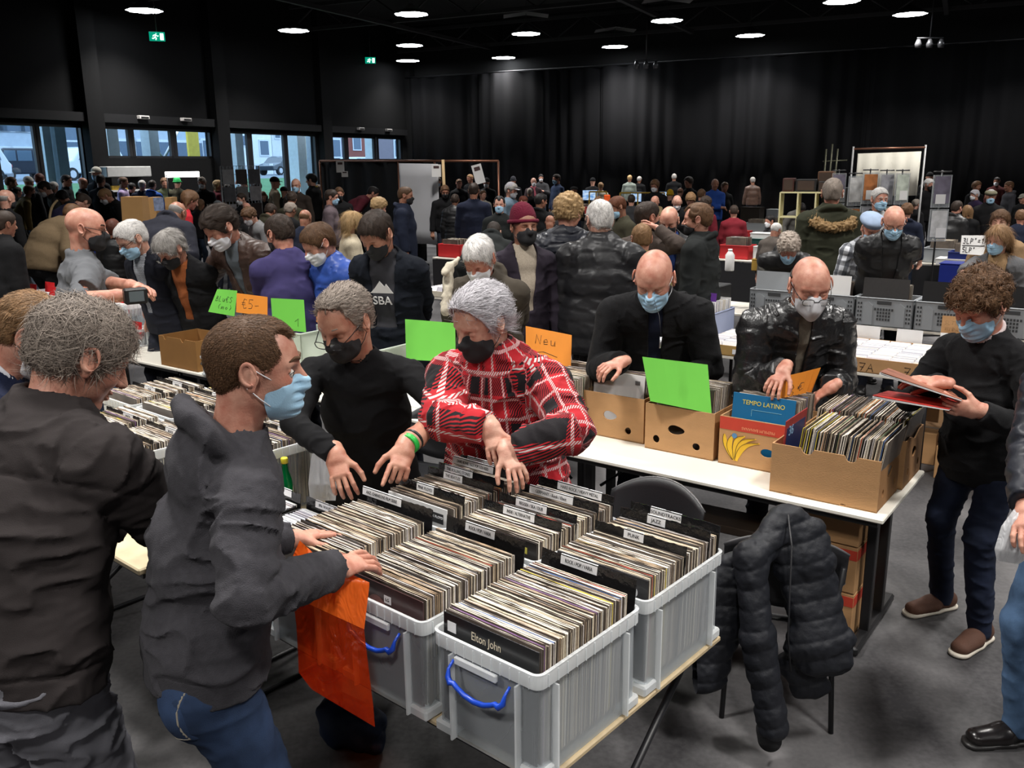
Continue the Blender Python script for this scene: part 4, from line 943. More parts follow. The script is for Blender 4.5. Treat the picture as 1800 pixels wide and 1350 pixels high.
# spotlight bars
for (x, y, dd, lab) in ((1136, 106, 32, 'small dark spotlight cluster hanging right of the centre lamps'), (1635, 67, 27, 'small dark spotlight cluster hanging at the upper right')):
    p = atd(x, y, dd); o = empty('spotlight_cluster', p, 0, label=lab, cat='spotlight', group='spotlight clusters under the ceiling')
    q = MB(); q.tube([(0, 0, 0), (0, 0, CZ-p[2])], .02, 6); q.tube([(-.4, 0, 0), (.4, 0, 0)], .025, 6); q.build('bar', STEEL, o)
    for sx in (-.35, 0, .35): q = MB(); q.lathe((sx, 0, -.28), [(.09, 0), (.10, .12), (.05, .25)], 12); q.build('spotlight', mat('spot_grey', (.07, .07, .075), .3, metal=.4), o)

# ---------------------------------------------------------------- outside: raised street, bank, houses, posts, cars
GRASS = mat('grass', (.06, .17, .06), .95, var=.3, vscale=2); ROAD = mat('road', (.16, .19, .21), .9, var=.1)
def OP(px, e1, z):     # point where the view column px meets the plane at hall coordinate e1
    d = ray(px, 290)[:2]; M2 = np.array([[d[0], -E2[0]], [d[1], -E2[1]]]); s_, e2 = np.linalg.solve(M2, E1*e1); return EP(e1, e2, z), e2
mb = MB(); mb.add([EP(W0-.4, -40, -.1), EP(W0-.4, 130, -.1), EP(-27, 130, 1.0), EP(-27, -40, 1.0), EP(-34, 130, 1.75), EP(-34, -40, 1.75)], [(0, 3, 2, 1), (3, 5, 4, 2)]); mb.build('ground_bank', GRASS, kind='structure')
mb = MB(); mb.box(EP(-55, 45, 1.70), (42, 170, .1), RH); mb.build('street', ROAD, kind='structure')
def house(px0, px1, e1, hz, col, lab, wins=(), doorcol=None, roof=None):
    (pa, a), (pb, b) = OP(px0, e1, 0), OP(px1, e1, 0); c = EP(e1-4, (a+b)/2, 1.7); o = empty('house', c, HALL, label=lab, cat='house', group='houses across the street'); w = abs(b-a)
    q = MB(); q.box((0, 0, hz/2), (8, w, hz)); q.build('wall', mat('house_%s' % lab[:14], col, .85, var=.08, vscale=3), o)
    for (u, z, ww, hh) in wins:
        y = (u-.5)*w*(1 if b > a else -1); q = MB(); q.box((4.02, y, z), (.12, ww, hh)); f = q.build('window_frame', mat('upvc', (.6, .64, .68), .5), o); q = MB(); q.box((4.09, y, z), (.03, ww*.82, hh*.82)); q.build('pane', mat('dark_pane', (.05, .09, .14), .15, var=.1), f)
    q = MB(); q.box((0, 0, hz+.15), (8.4, w+.1, .3)); q.build('roof', mat('roof_dark', (.05, .06, .08), .8), o)
house(-60, 96, -58, 7, (.40, .46, .52), 'long pale grey shop building far left across the street', [(.15, 3.4, 2.2, .5), (.35, 3.4, 2.2, .5), (.55, 3.4, 2.2, .5), (.75, 3.4, 2.2, .5), (.3, 1.4, 3., 1.6), (.7, 1.4, 3, 1.6)])
house(97, 176, -58, 8, (.13, .17, .22), 'dark slate building beside the pale shop', [(.3, 5, 1.5, 1.), (.7, 5, 1.5, 1.), (.5, 2, 2, 1.4)])
house(177, 300, -58, 7.5, (.42, .47, .53), 'light grey hall with dark openings across the street', [(.3, 1.8, 3, 2.2), (.75, 1.8, 4, 2.2)])
house(301, 396, -58, 7.3, (.38, .45, .52), 'bluish grey building behind the yellow panels', [(.3, 1.8, 4, 2.2), (.8, 2.1, 3, 2.)])
house(397, 421, -58, 8, (.55, .60, .64), 'white house with a tall door left of the road post', [(.5, 2.6, 1.6, 3.0)])
house(422, 480, -58, 8.5, (.72, .74, .74), 'white rendered house with a square window', [(.25, 5.6, 1.3, 1.6), (.25, 3.0, 1.3, 1.0), (.75, 5.6, 1.3, 1.6), (.75, 2.4, 1.3, 1.5)])
house(481, 500, -58, 8, (.62, .64, .66), 'narrow pale house beside the yellow one', [(.5, 4, .8, 1.6)])
house(501, 566, -58, 8.5, (.50, .42, .25), 'ochre house with small windows', [(.3, 5.2, 1.3, 1.4), (.7, 5.2, 1.2, 1.4), (.7, 2.2, 1.2, 1.6)])
house(567, 612, -58, 9, (.22, .20, .25), 'purple grey house with paired upper windows', [(.4, 6, 1.6, 1.5), (.7, 6, 1.6, 1.5), (.5, 2.5, 2, 2)])
house(613, 664, -58, 9, (.24, .07, .05), 'red brick house between two grey ones', [(.25, 6.1, 1.6, 1.9), (.7, 6.1, 1.6, 1.9), (.3, 3, 1.5, 1.4), (.75, 3, 1.5, 1.4)])
house(665, 740, -58, 9, (.19, .16, .18), 'dark brick house with a white framed window', [(.5, 2.6, 2.6, 2.2), (.3, 6, 1.6, 1.6), (.8, 6, 1.4, 1.6)])
for i, (px, w, cl, lab) in enumerate(((84, .26, (.45, .53, .60), 'pale canopy post outside the leftmost windows'), (106, .36, (.24, .32, .38), 'darker thick canopy post beside the pale one'), (196, .42, (.55, .60, .66), 'wide pale post outside the second window group'), (268, .4, (.24, .30, .36), 'dark post behind the crossed braces'), (417, .4, (.28, .34, .40), 'grey post outside the third window group left side'), (524, .5, (.62, .68, .74), 'broad white post outside the third window group'), (549, .3, (.35, .40, .46), 'thin grey post beside the broad white one'), (655, .45, (.60, .66, .72), 'white post in front of the red brick house'))):
    p, _ = OP(px, -24.5, 0); q = MB(); q.box((0, 0, 3.), (w, w, 6.)); o = q.build('canopy_post', mat('post_%d' % i, cl, .6), label=lab, cat='post', group='posts of the canopy outside the windows'); o.location = (p[0], p[1], .0); o.rotation_euler = (0, 0, HALL)
p0, p1, p2 = OP(240, -24.8, 4.2)[0], OP(288, -24.8, 2.62)[0], OP(338, -24.8, 4.2)[0]
mb = MB(); mb.tube([p0, p1], .05, 8); mb.tube([p2, p1], .05, 8); mb.build('crossed_brace', mat('brace_white', (.6, .65, .7), .4), label='pale V shaped steel brace outside the second window group', cat='brace')
mb = MB(); a_, b_ = OP(333, -30, 0)[1], OP(352, -30, 0)[1]
mb.box(EP(-30, (a_+b_)/2, 3.1), (.1, abs(b_-a_), 1.5), RH); mb.build('street_sign', mat('yellow_panel', (.75, .52, .06), .6), label='yellow panel standing outside the second window group', cat='sign')
def car(px, e1, facing, col, lab, suv=True):
    p, e2 = OP(px, e1, 1.76); o = empty('car', p, HALL+math.pi/2+(math.pi if facing < 0 else 0), label=lab, cat='car', group='cars parked on the street'); L_, Wd = 4.5, 1.8
    h1 = 1.0 if suv else .85; h2 = 1.75 if suv else 1.42
    prof = [(-2.2, .35), (-2.25, .85), (-2.1, h1), (-1.75, h2-.12), (-1.5, h2), (.3, h2), (.75, h2-.1), (1.25, h1+.08), (2.05, h1-.12), (2.22, .7), (2.2, .35)]
    q = MB(); q.prism(prof, -.9, .9); bd = q.build('body', mat('carpaint_'+lab[:9], col, .25, coat=.5, var=.02), o); bv = bd.modifiers.new('b', 'BEVEL'); bv.width = .08; bv.segments = 2
    for (x0, x1, x2, x3) in ((-1.68, -.9, -.9, -1.55), (-.8, .05, .05, -.8), (.15, .95, .45, .15)):
        for sy in (-.905, .905): q = MB(); q.add([(x0, sy, h1+.06), (x1, sy, h1+.06), (x2, sy, h2-.14), (x3, sy, h2-.14)], [(0, 1, 2, 3)]); w_ = q.build('window', mat('car_glass', (.10, .15, .20), .08, var=0), o); w_.modifiers.new('s', 'SOLIDIFY').thickness = .02
    for x in (-1.4, 1.4):
        for sy in (-.82, .82):
            q = MB(); q.add(*cyl_y((x, sy, .33), .34, .22)); t = q.build('wheel', mat('tyre', (.01, .01, .01), .7), o); q = MB(); q.add(*cyl_y((x, sy+(.12 if sy > 0 else -.12), .33), .2, .02)); q.build('hubcap', ALU, t)
    for x, c_ in ((2.2, (.8, .8, .75)), (-2.24, (.4, .02, .02))):
        for sy in (-.7, .7): q = MB(); q.box((x, sy, .78), (.06, .3, .14)); q.build('light', mat('carlight_%.1f' % c_[2], c_, .2), o)
def cyl_y(c, r, w, n=20):
    vs = [(c[0]+r*math.cos(2*math.pi*k/n), c[1]+s*w/2, c[2]+r*math.sin(2*math.pi*k/n)) for s in (-1, 1) for k in range(n)]
    return vs, [tuple(range(n)), tuple(range(2*n-1, n-1, -1))]+[(k, k+n, (k+1) % n+n, (k+1) % n) for k in range(n)]
car(38, -47, 1, (.012, .016, .028), 'dark estate car parked outside the leftmost window')
car(-75, -44, -1, (.6, .62, .66), 'white car cut by the left edge of the window')
car(146, -43, -1, (.62, .65, .68), 'white off road car seen through the second window')
car(112, -50, 1, (.06, .08, .10), 'grey car half hidden behind the white one')
car(498, -48, -1, (.02, .03, .04), 'dark hatchback seen beyond the broad white post', suv=False)
car(632, -50, 1, (.55, .60, .66), 'pale car roof seen before the red brick house', suv=False)
# ---------------------------------------------------------------- tables, boxes, records
TT = .74
PLY = mat('cream_table_top', srgb(232, 222, 200), .35, var=.06, vscale=3, bump=.05, bscale=60); EDGE = mat('table_edge_black', (.02, .02, .022), .5)
PAL = [srgb(*c) for c in ((214,200,174),(198,182,154),(180,162,138),(218,208,190),(160,140,120),(120,104,92),(214,204,190),(90,80,74),(198,190,186),(60,54,52),(226,216,202),(168,142,112))]
SLEEVE = [mat('sleeve_%d' % i, c, .6, var=.22, vscale=120, bump=.3, bscale=300) for i, c in enumerate(PAL)]
ACC = [mat('sleeve_c%d' % i, srgb(*c), .5, var=.2, vscale=60) for i, c in enumerate(((176,60,40),(200,180,40),(60,90,140),(120,80,130),(30,30,34),(46,44,44),(190,120,60),(90,120,90)))]
def sleeve_faces_mat():
    m, nt, b = nodes_mat('sleeve_side'); N = nt.nodes; L = nt.links; n = N.new('ShaderNodeTexNoise'); n.inputs['Scale'].default_value = 9; tc = N.new('ShaderNodeTexCoord'); L.new(tc.outputs['Object'], n.inputs[0])
    r = N.new('ShaderNodeValToRGB'); r.color_ramp.elements[0].color = (.02, .02, .02, 1); r.color_ramp.elements[1].color = (.25, .20, .16, 1); L.new(n.outputs['Fac'], r.inputs[0]); L.new(r.outputs[0], b.inputs['Base Color']); b.inputs['Roughness'].default_value = .35; return m
SIDE = sleeve_faces_mat()
def sleeve_mesh(i, m, t=.0034, w=.336, h=.328):
    """a slightly worn square sleeve, open pocket on top: x width, y thickness, z height"""
    q = MB(); rr = random.Random(i); n = 9; vs = []; 
    for y in (0, t):
        for zz in (0, 1):
            for k in range(n): x = -w/2+w*k/(n-1); vs.append((x, y+(rr.uniform(-.0005, .0005) if zz else 0), (h+rr.uniform(-.0016, .0010) if zz else 0)))
    I = lambda y, z, k: (y*2+z)*n+k; fs = []; mi = []
    for k in range(n-1):
        fs.append((I(0,0,k), I(0,0,k+1), I(0,1,k+1), I(0,1,k))); mi.append(1); fs.append((I(1,0,k+1), I(1,0,k), I(1,1,k), I(1,1,k+1))); mi.append(1)
        fs.append((I(0,1,k), I(0,1,k+1), I(1,1,k+1), I(1,1,k))); mi.append(0); fs.append((I(0,0,k+1), I(0,0,k), I(1,0,k), I(1,0,k+1))); mi.append(0)
    for k in (0, n-1): fs.append((I(0,0,k), I(0,1,k), I(1,1,k), I(1,0,k)) if k else (I(0,0,k), I(1,0,k), I(1,1,k), I(0,1,k))); mi.append(0)
    q.v = vs; q.f = fs; q.m = mi; q.sm = [False]*len(fs); me = bpy.data.meshes.new('record_sleeve'); me.from_pydata(vs, [], fs); me.polygons.foreach_set('material_index', mi); me.materials.append(m); me.materials.append(SIDE); me.update(); return me
SM = [sleeve_mesh(i, m) for i, m in enumerate(SLEEVE)]+[sleeve_mesh(20+i, m) for i, m in enumerate(ACC)]
SMt = [sleeve_mesh(40+i, SLEEVE[i], t=.0062) for i in range(0, 12, 2)]
STUFF = MB(); NREC = [0]
def pick(rr, acc=.07): return rr.choice(SM[len(SLEEVE):]) if rr.random() < acc else rr.choice(SM[:len(SLEEVE)]) if rr.random() < .85 else rr.choice(SMt)
def records(o, rz, n0, n1, y0, y1, z, label, group, seed, single=True, pitch=.0041, x=0., skip=(), lean=.03, acc=.07, hj=.004):
    """sleeves filed one behind the other from y0 to y1 in the frame (o, rz)"""
    rr = random.Random(seed); y = y0; Rz = Matrix.Rotation(rz, 3, 'Z')
    while y < y1:
        if any(a <= y <= b for a, b in skip): y += .002; continue
        me = pick(rr, acc); ln = lean+rr.gauss(0, .008); tw = rr.gauss(0, .004); loc = Vector(o)+Rz@Vector((x+rr.gauss(0, .0022), y, z+rr.gauss(0, hj*.5))); Mx = Rz@Matrix.Rotation(tw, 3, 'Z')@Matrix.Rotation(-ln, 3, 'X')
        if single and NREC[0] < 297:
            NREC[0] += 1; ob = bpy.data.objects.new('vinyl_record', me); COL.objects.link(ob); ob.matrix_world = Matrix.Translation(loc)@Mx.to_4x4(); tag(ob, label, 'record', group)
        else:
            b = len(STUFF.v); slot = STM.index(me.materials[0]); STUFF.v += [tuple(loc+Mx@v.co) for v in me.vertices]
            for p in me.polygons: STUFF.f.append(tuple(i+b for i in p.vertices)); STUFF.m.append(slot if p.material_index == 0 else len(STM)-1); STUFF.sm.append(False)
        y += pitch*(1.5 if me in SMt else 1)*rr.uniform(.85, 1.2)
STM = SLEEVE+ACC+[SIDE]
def clear_plastic(name='milky_clear_plastic', tint=(.72, .75, .78), a=.23):
    if name in _M: return _M[name]
    m, nt, b = nodes_mat(name); N = nt.nodes; L = nt.links
    t = N.new('ShaderNodeBsdfTransparent'); t.inputs[0].default_value = (.93, .95, .96, 1); d = N.new('ShaderNodeBsdfTranslucent'); d.inputs[0].default_value = (*tint, 1)
    b.inputs['Base Color'].default_value = (*tint, 1); b.inputs['Roughness'].default_value = .28
    a1 = N.new('ShaderNodeMixShader'); a1.inputs[0].default_value = .35; L.new(b.outputs[0], a1.inputs[1]); L.new(d.outputs[0], a1.inputs[2])
    lw = N.new('ShaderNodeLayerWeight'); lw.inputs[0].default_value = .35; n = N.new('ShaderNodeTexNoise'); n.inputs['Scale'].default_value = 3; tc = N.new('ShaderNodeTexCoord'); L.new(tc.outputs['Object'], n.inputs[0])
    s = N.new('ShaderNodeMath'); s.operation = 'MULTIPLY_ADD'; L.new(lw.outputs['Facing'], s.inputs[0]); s.inputs[1].default_value = .42; s.inputs[2].default_value = a-.16
    s2 = N.new('ShaderNodeMath'); s2.operation = 'MULTIPLY_ADD'; L.new(n.outputs['Fac'], s2.inputs[0]); s2.inputs[1].default_value = .2; L.new(s.outputs[0], s2.inputs[2])
    x = N.new('ShaderNodeMixShader'); L.new(s2.outputs[0], x.inputs[0]); L.new(t.outputs[0], x.inputs[1]); L.new(a1.outputs[0], x.inputs[2]); L.new(x.outputs[0], N['Material Output'].inputs[0]); _M[name] = m; return m
CLEAR = clear_plastic(); RIM = clear_plastic('milky_rim_plastic', (.92, .94, .95), .70); BLUEH = mat('blue_handle', srgb(28, 72, 190), .3, var=.05)
def rrect(w, l, r, n=5):
    P = []
    for cx, cy, a0 in ((w/2-r, l/2-r, 0), (-w/2+r, l/2-r, 90), (-w/2+r, -l/2+r, 180), (w/2-r, -l/2+r, 270)):
        for k in range(n+1): a = math.radians(a0+90*k/n); P.append((cx+r*math.cos(a), cy+r*math.sin(a)))
    return P
def clear_box(o, rz, w=.385, l=.475, h=.315, label='', group='clear record boxes', handle=BLUEH, hside=(-1,), name='storage_box'):
    """origin = front-left bottom corner; rim, ribs, recessed feet, handle"""
    root = empty(name, o, rz, label=label, cat='storage box', group=group); k = min(1., h/.315)
    q = MB(); r = .030*k
    def ring(dw, z, rr=r): return [(x+w/2, y+l/2, z) for x, y in rrect(w+2*dw, l+2*dw, max(.004, rr+dw))]
    rings = [ring(-.022, .004), ring(-.020, .0), ring(-.012, .002), ring(-.014, h-.05*k), ring(-.002, h-.042*k), ring(-.002, h-.006), ring(.0, h), ring(-.010, h), ring(-.012, h-.006), ring(-.0165, h-.05*k), ring(-.0175, .006), ring(-.03, .006)]
    n = len(rings[0]); vs = [v for R_ in rings for v in R_]; fs = []
    for i in range(len(rings)-1):
        for j in range(n): fs.append((i*n+j, i*n+(j+1) % n, (i+1)*n+(j+1) % n, (i+1)*n+j))
    fs.append(tuple(range(n-1, -1, -1))); fs.append(tuple((len(rings)-1)*n+j for j in range(n)))
    wall = [f for f in fs]; q.add(vs, wall, 0, False); q.m = [1 if 4*n <= i < 9*n else 0 for i in range(len(wall))]
    for j in range(1, 12):
        q.box((w*j/12, .001, h-.024*k), (.002, .006, .034*k), m=1); q.box((w-.001, l*j/12, h-.024*k), (.006, .002, .034*k), m=1); q.box((.001, l*j/12, h-.024*k), (.006, .002, .034*k), m=1)
    q.build('tub', [CLEAR, RIM], root)
    q = MB(); zc = (h-.05*k)/2+.0; hh = h-.052*k
    for c_, d_ in [((x, y, zc), (.006, .022, hh)) for x in (.075, w-.075) for y in (.006, l-.006)]+[((x, y, zc), (.022, .006, hh)) for x in (.006, w-.006) for y in (.075, l-.075)]: rb_ = MB(); rb_.box(c_, d_); rb_.build('rib', RIM, root)
    for sx, sy in ((0, 0), (1, 0), (0, 1), (1, 1)):       # stacking feet at the corners
        cx = .038 if sx == 0 else w-.038; cy = .038 if sy == 0 else l-.038; ft_ = MB(); ft_.box((cx, cy, .018*k), (.070, .070, .034*k), bev=.006); ft_.build('foot', RIM, root)
    for hs in hside:
        y = -.004 if hs < 0 else l+.004; q = MB(); q.box((w/2-.02, y, h-.055*k), (.15*k, .012, .022*k), bev=.004); q.build('lid_catch', RIM, root)
        q = MB(); yy = y+hs*.020; hw_ = .10*k
        ctl = [(-1, 0, .058, .004), (-1, 1, .075, .0045), (-.98, 1.3, .096, .008), (-.86, 1.5, .108, .0095), (-.74, 1.5, .104, .0075), (-.62, 1.5, .112, .0072), (-.35, 1.5, .124, .0075), (0, 1.5, .129, .0078)]
        ctl = ctl+[(-a_, b_, c_, d_) for a_, b_, c_, d_ in ctl[-2::-1]]
        q.tube([(w/2+a_*hw_, y+(yy-y)*b_, h-c_*k) for a_, b_, c_, d_ in ctl], [d_*k for a_, b_, c_, d_ in ctl], 8); q.build('handle', handle, root)
    return root
def text(s, size, parent, loc, rot, m, name='lettering', align='CENTER', ex=.0004, shear=0, sx=1.):
    c = bpy.data.curves.new(name, 'FONT'); c.body = s; c.size = size; c.align_x = align; c.align_y = 'CENTER'; c.extrude = ex; c.shear = shear; c.materials.append(m); c.resolution_u = 3
    t = bpy.data.objects.new(name, c); COL.objects.link(t); bpy.context.view_layer.update(); me = bpy.data.meshes.new_from_object(t); bpy.data.objects.remove(t); bpy.data.curves.remove(c)
    o = bpy.data.objects.new(name, me); COL.objects.link(o); o.parent = parent; o.location = loc; o.rotation_euler = rot; o.scale = (sx, 1, 1); return o
TAPE = mat('black_tape', (.010, .010, .011), .16, var=.2, bump=.9, bscale=40); LAB = mat('label_white', srgb(236, 236, 238), .5, var=.02)
def divider(o, rz, y, z, s, label, w=.345, lw=.15, lx=0., tsz=.017, h=.362):
    """black taped card between the records with a printed white strip"""
    rr = random.Random(len(s)*7+int(y*100)); root = empty('divider_card', Vector(o)+Matrix.Rotation(rz, 3, 'Z')@Vector((0, y, z)), rz, label=label, cat='divider card', group='black divider cards with printed genres'); root.rotation_euler = (-.12, 0, rz)
    n = 22; top = [(-w/2+w*k/n, h+rr.uniform(-.003, .002)) for k in range(n+1)]; q = MB(); q.prism([(-w/2, 0)]+[(w/2, 0)]+top[::-1], 0, .0032)
    for k in range(n): # crumpled tape fold over the edge
        pass
    q.build('card', TAPE, root)
    q = MB(); q.box((lx, -.0008, h-.0165), (lw, .0012, .026)); q.box((lx, .0018, h+.0008), (lw, .0052, .0010)); st = q.build('label_strip', LAB, root)
    text(s, tsz, st, (lx, -.0020, h-.0165), (math.pi/2, 0, 0), INK, sx=min(1.0, lw*.9/(len(s)*tsz*.60)))
# --- front folding table with the 3 x 2 grid of clear boxes
BO = Vector((-.2328, 2.1911, TT)); BR = -.7118; RB = Matrix.Rotation(BR, 3, 'Z')
def bl(x, y, z=0): return BO+RB@Vector((x, y, z))
def bloc(px, py, z):
    P = Vector(atz(px, py, z))-BO; P = RB.transposed()@P; return P.x, P.y
def folding_table(o, rz, w, l, label, top=PLY, thick=.028, cross=True):
    root = empty('folding_table', (o[0], o[1], 0), rz, label=label, cat='table'); q = MB(); q.box((w/2, l/2, TT-thick/2), (w, l, thick), bev=.006); q.build('table_top', top, root)
    q = MB(); q.box((w/2, l/2, TT-thick-.016), (w-.06, l-.06, .03)); q.build('frame', BLACKP, root)
    for x in ((.10, w-.10) if w < 2.2 else (.1, w/2, w-.1)):
        if cross:
            for s in (1, -1):
                q = MB(); ya, yb = (.06, l-.06) if s == 1 else (l-.06, .06); q.tube([(x+s*.02, ya, .01), (x+s*.02, yb, TT-.05)], .013, 8); q.build('leg', STEEL, root)
            q = MB(); q.tube([(x, .06, .013), (x, l-.06, .013)], .011, 8); q.build('stretcher', STEEL, root)
        else:
            q = MB(); q.box((x, l/2, .028), (.055, l*.86, .042), bev=.012); f = q.build('foot', BLACKP, root); q = MB(); q.box((x, l/2-.12, TT/2), (.045, .05, TT-.08), bev=.004); q.box((x, l/2+.12, TT/2), (.045, .05, TT-.08), bev=.004); q.build('leg', BLACKP, root)
            q = MB(); q.tube([(x, l*.30, TT-.06), (x+(.32 if x < w/2 else -.32), l*.5, TT-.06), (x, l*.5, TT-.32)], .009, 6); q.build('brace', BLACKP, root)
            for yy in (.09, l-.09): q = MB(); q.lathe((x, yy, 0), [(.018, .0), (.018, .012)], 10); q.build('glide', BLACKP, f)
    return root
folding_table(bl(-1.63, .03), BR, 2.012, .95, 'cream edged folding table carrying the big clear record boxes', mat('worn_ply', srgb(190, 170, 136), .6, var=.3, vscale=14), .018)
BH = .315; z0 = TT+.002
grid = [(0, 0, 'clear plastic record box nearest the viewer, black sleeve lettered in front'), (0, .50, 'clear record box with PUNK, JAZZ and SOUNDTRACKS dividers'), (-.415, 0, 'clear record box with blue handle beside the orange bag'),
        (-.415, .50, 'clear record box with REGGEA and HARD ROCK dividers'), (-.83, .0, 'clear record box under the hands of the man in the hoodie'), (-.83, .50, 'clear record box with PINK FLOYD and ROLLING STONES dividers')]
recbox = {}
for x, y, lab in grid: clear_box(bl(x, y, .002), BR, label=lab, group='six large clear record boxes on the front table', hside=(-1,) if y == 0 else (1,))
zb = .040
gA = 'record sleeves in the nearest clear box'; gB = 'record sleeves in the clear box with the jazz divider'; gC = 'record sleeves in the middle front clear box'
def rx(gx): return gx+.385/2
recs = [((0, 0), 'worn record sleeve edge in the nearest clear box before the ROCK POP card', gA, True), ((0, .5), 'record sleeve edge in the box with PUNK and JAZZ cards', gB, True), ((-.415, 0), 'record sleeve edge in the front box beside the orange bag', gC, True),
        ((-.415, .5), '', '', False), ((-.83, 0), '', '', False), ((-.83, .5), '', '', False)]
DIVS = {(0, 0): [('ROCK / POP / VARIA', 1025, 1012, .135)], (0, .5): [('PUNK', 1107, 968, .075), ('JAZZ', 1147, 941, .07), ('SOUNDTRACKS', 1172, 925, .12)], (-.415, 0): [('ROCK / POP / VARIA', 837, 958, .13)],
        (-.415, .5): [('INDIE / ALTERNATIVE', 905, 928, .14), ('REGGEA / SKA / DUB', 927, 913, .14), ('GERMANY - Rock / Elect', 962, 893, .20), ('HARD ROCK / HEAVY METAL', 1012, 886, .20)],
        (-.83, 0): [('AAZ: CHANSONS FILM SERIE', 668, 893, .21)], (-.83, .5): [('PINK FLOYD', 741, 881, .09), ('THE BEATLES', 790, 860, .10), ('THE ROLLING STONES', 800, 850, .15), ('DAVID BOWIE / IGGY POP / LOU REED', 825, 838, .22), ('SIMON AND GARFUNKEL', 850, 833, .17)]}
for i, ((gx, gy), lab, grp, single) in enumerate(recs):
    o = bl(rx(gx), gy, 0); ys = []
    for (s, px, py, lw) in DIVS[(gx, gy)]:
        lx, ly = bloc(px, py, TT+.34); ly = min(max(ly-gy, .05), .445); lx = min(max(lx-rx(gx), -.09), .09); ys.append(ly)
        divider(bl(rx(gx), gy, 0), BR, ly-.02, zb, s, 'black taped divider card reading %s' % s.replace(' / ', ' ').replace(':', '').replace(' - ', ' ') + ({(0, 0): ' in the nearest box', (-.415, 0): ' in the middle front box'}.get((gx, gy), '')), lw=lw, lx=lx)
    skip = [(a-.026, a-.014) for a in ys]; y0 = .060 if gx == -.83 and gy == .5 else .028
    records(o, BR, 0, 0, y0+.004, max(ys)-.03 if gy == 0 else .445, zb, lab, grp, 11+i, single, skip=skip, pitch=.0042, lean=.035)
# front covers that show their face
def cover(o, rz, y, x, z, cols, label, w=.336, h=.326, lean=.03, th=.004):
    root = empty('record_sleeve', Vector(o)+Matrix.Rotation(rz, 3, 'Z')@Vector((x, y, z)), rz, label=label, cat='record'); root.rotation_euler = (-lean, 0, rz); q = MB(); q.box((0, th/2, h/2), (w, th, h), bev=.0008); q.build('cover', cols, root); return root
c = cover(bl(rx(0), 0, 0), BR, .020, 0, zb, mat('cover_black', (.012, .012, .013), .25), 'glossy black record sleeve lettered in cream in the nearest box front'); text('Elton John', .034, c, (-.01, -.001, .290), (math.pi/2, 0, 0), mat('cream_ink', srgb(226, 214, 190), .5), sx=.75)
q = MB(); q.box((-.135, -.0012, .290), (.032, .001, .030)); q.build('price_tag', LAB, c)
c = cover(bl(rx(0), .5, 0), BR, .028, 0, zb, mat('cover_charcoal', (.028, .026, .028), .3), 'dark sleeve with pale hand shapes and round price sticker')
SKN = mat('printed_pale', srgb(206, 186, 176), .4, var=.1)
for (x0, x1, a, b) in ((-.15, -.132, -.11, -.095), (-.108, -.088, -.082, -.052), (-.06, -.03, -.035, -.010)): q = MB(); q.prism([(x0+.01, .311), (x1+.012, .311), (b, .245), (a, .245)], -.0012, 0); q.build('printed_shape', SKN, c)
q = MB(); q.prism([(-.045, .311), (.05, .309), (.02, .300), (-.01, .292)], -.0014, 0); q.build('printed_shape', SKN, c)
q = MB(); q.v = []; pts = [(.118+.017*math.cos(2*math.pi*k/20), .277+.017*math.sin(2*math.pi*k/20)) for k in range(20)]; q.prism(pts, -.0018, 0); st = q.build('price_sticker', LAB, c); text('20,-', .013, st, (.118, -.003, .277), (math.pi/2, 0, 0), mat('blue_ink', (.02, .04, .3), .5))
c = cover(bl(rx(-.415), .5, 0), BR, .022, 0, zb, mat('cover_brownblack', (.022, .016, .014), .3, var=.6, vscale=14), 'dark brown sleeve reading the in the INDIE box'); text('the', .040, c, (-.11, -.001, .285), (math.pi/2, 0, 0), mat('offwhite_ink', (.6, .58, .54), .5))
q = MB(); q.box((.105, -.0012, .292), (.05, .001, .022)); t_ = q.build('price_tag', mat('yellow_tag', srgb(220, 210, 90), .6), c)
c = cover(bl(rx(-.415), 0, 0), BR, .018, 0, zb, mat('cover_maroon', (.05, .022, .022), .3, var=.8, vscale=9), 'dark maroon sleeve with discs showing through the clear front box')
q = MB(); q.box((.02, -.0012, .285), (.030, .001, .024)); st = q.build('price_tag', LAB, c); text('LG', .014, st, (.02, -.003, .285), (math.pi/2, 0, 0), INK)
for (x, z, r_) in ((-.03, .24, .045), (-.02, .16, .06)): q = MB(); q.prism([(x+r_*math.cos(2*math.pi*k/24), z+r_*math.sin(2*math.pi*k/24)) for k in range(24)], -.0008, 0); q.build('printed_disc', mat('disc_pink', (.20, .09, .08), .4), c)
c = cover(bl(rx(-.83), .5, 0), BR, .045, 0, zb, WHITEP, 'white sleeve with small black logo panel before PINK FLOYD', w=.31)
q = MB(); q.box((.10, -.001, .285), (.075, .001, .038)); pn = q.build('logo_panel', BLACKP, c); text('PINK FLOYD', .013, pn, (.10, -.002, .289), (math.pi/2, 0, 0), LAB); text('20', .02, c, (.045, -.001, .288), (math.pi/2, 0, 0), INK)
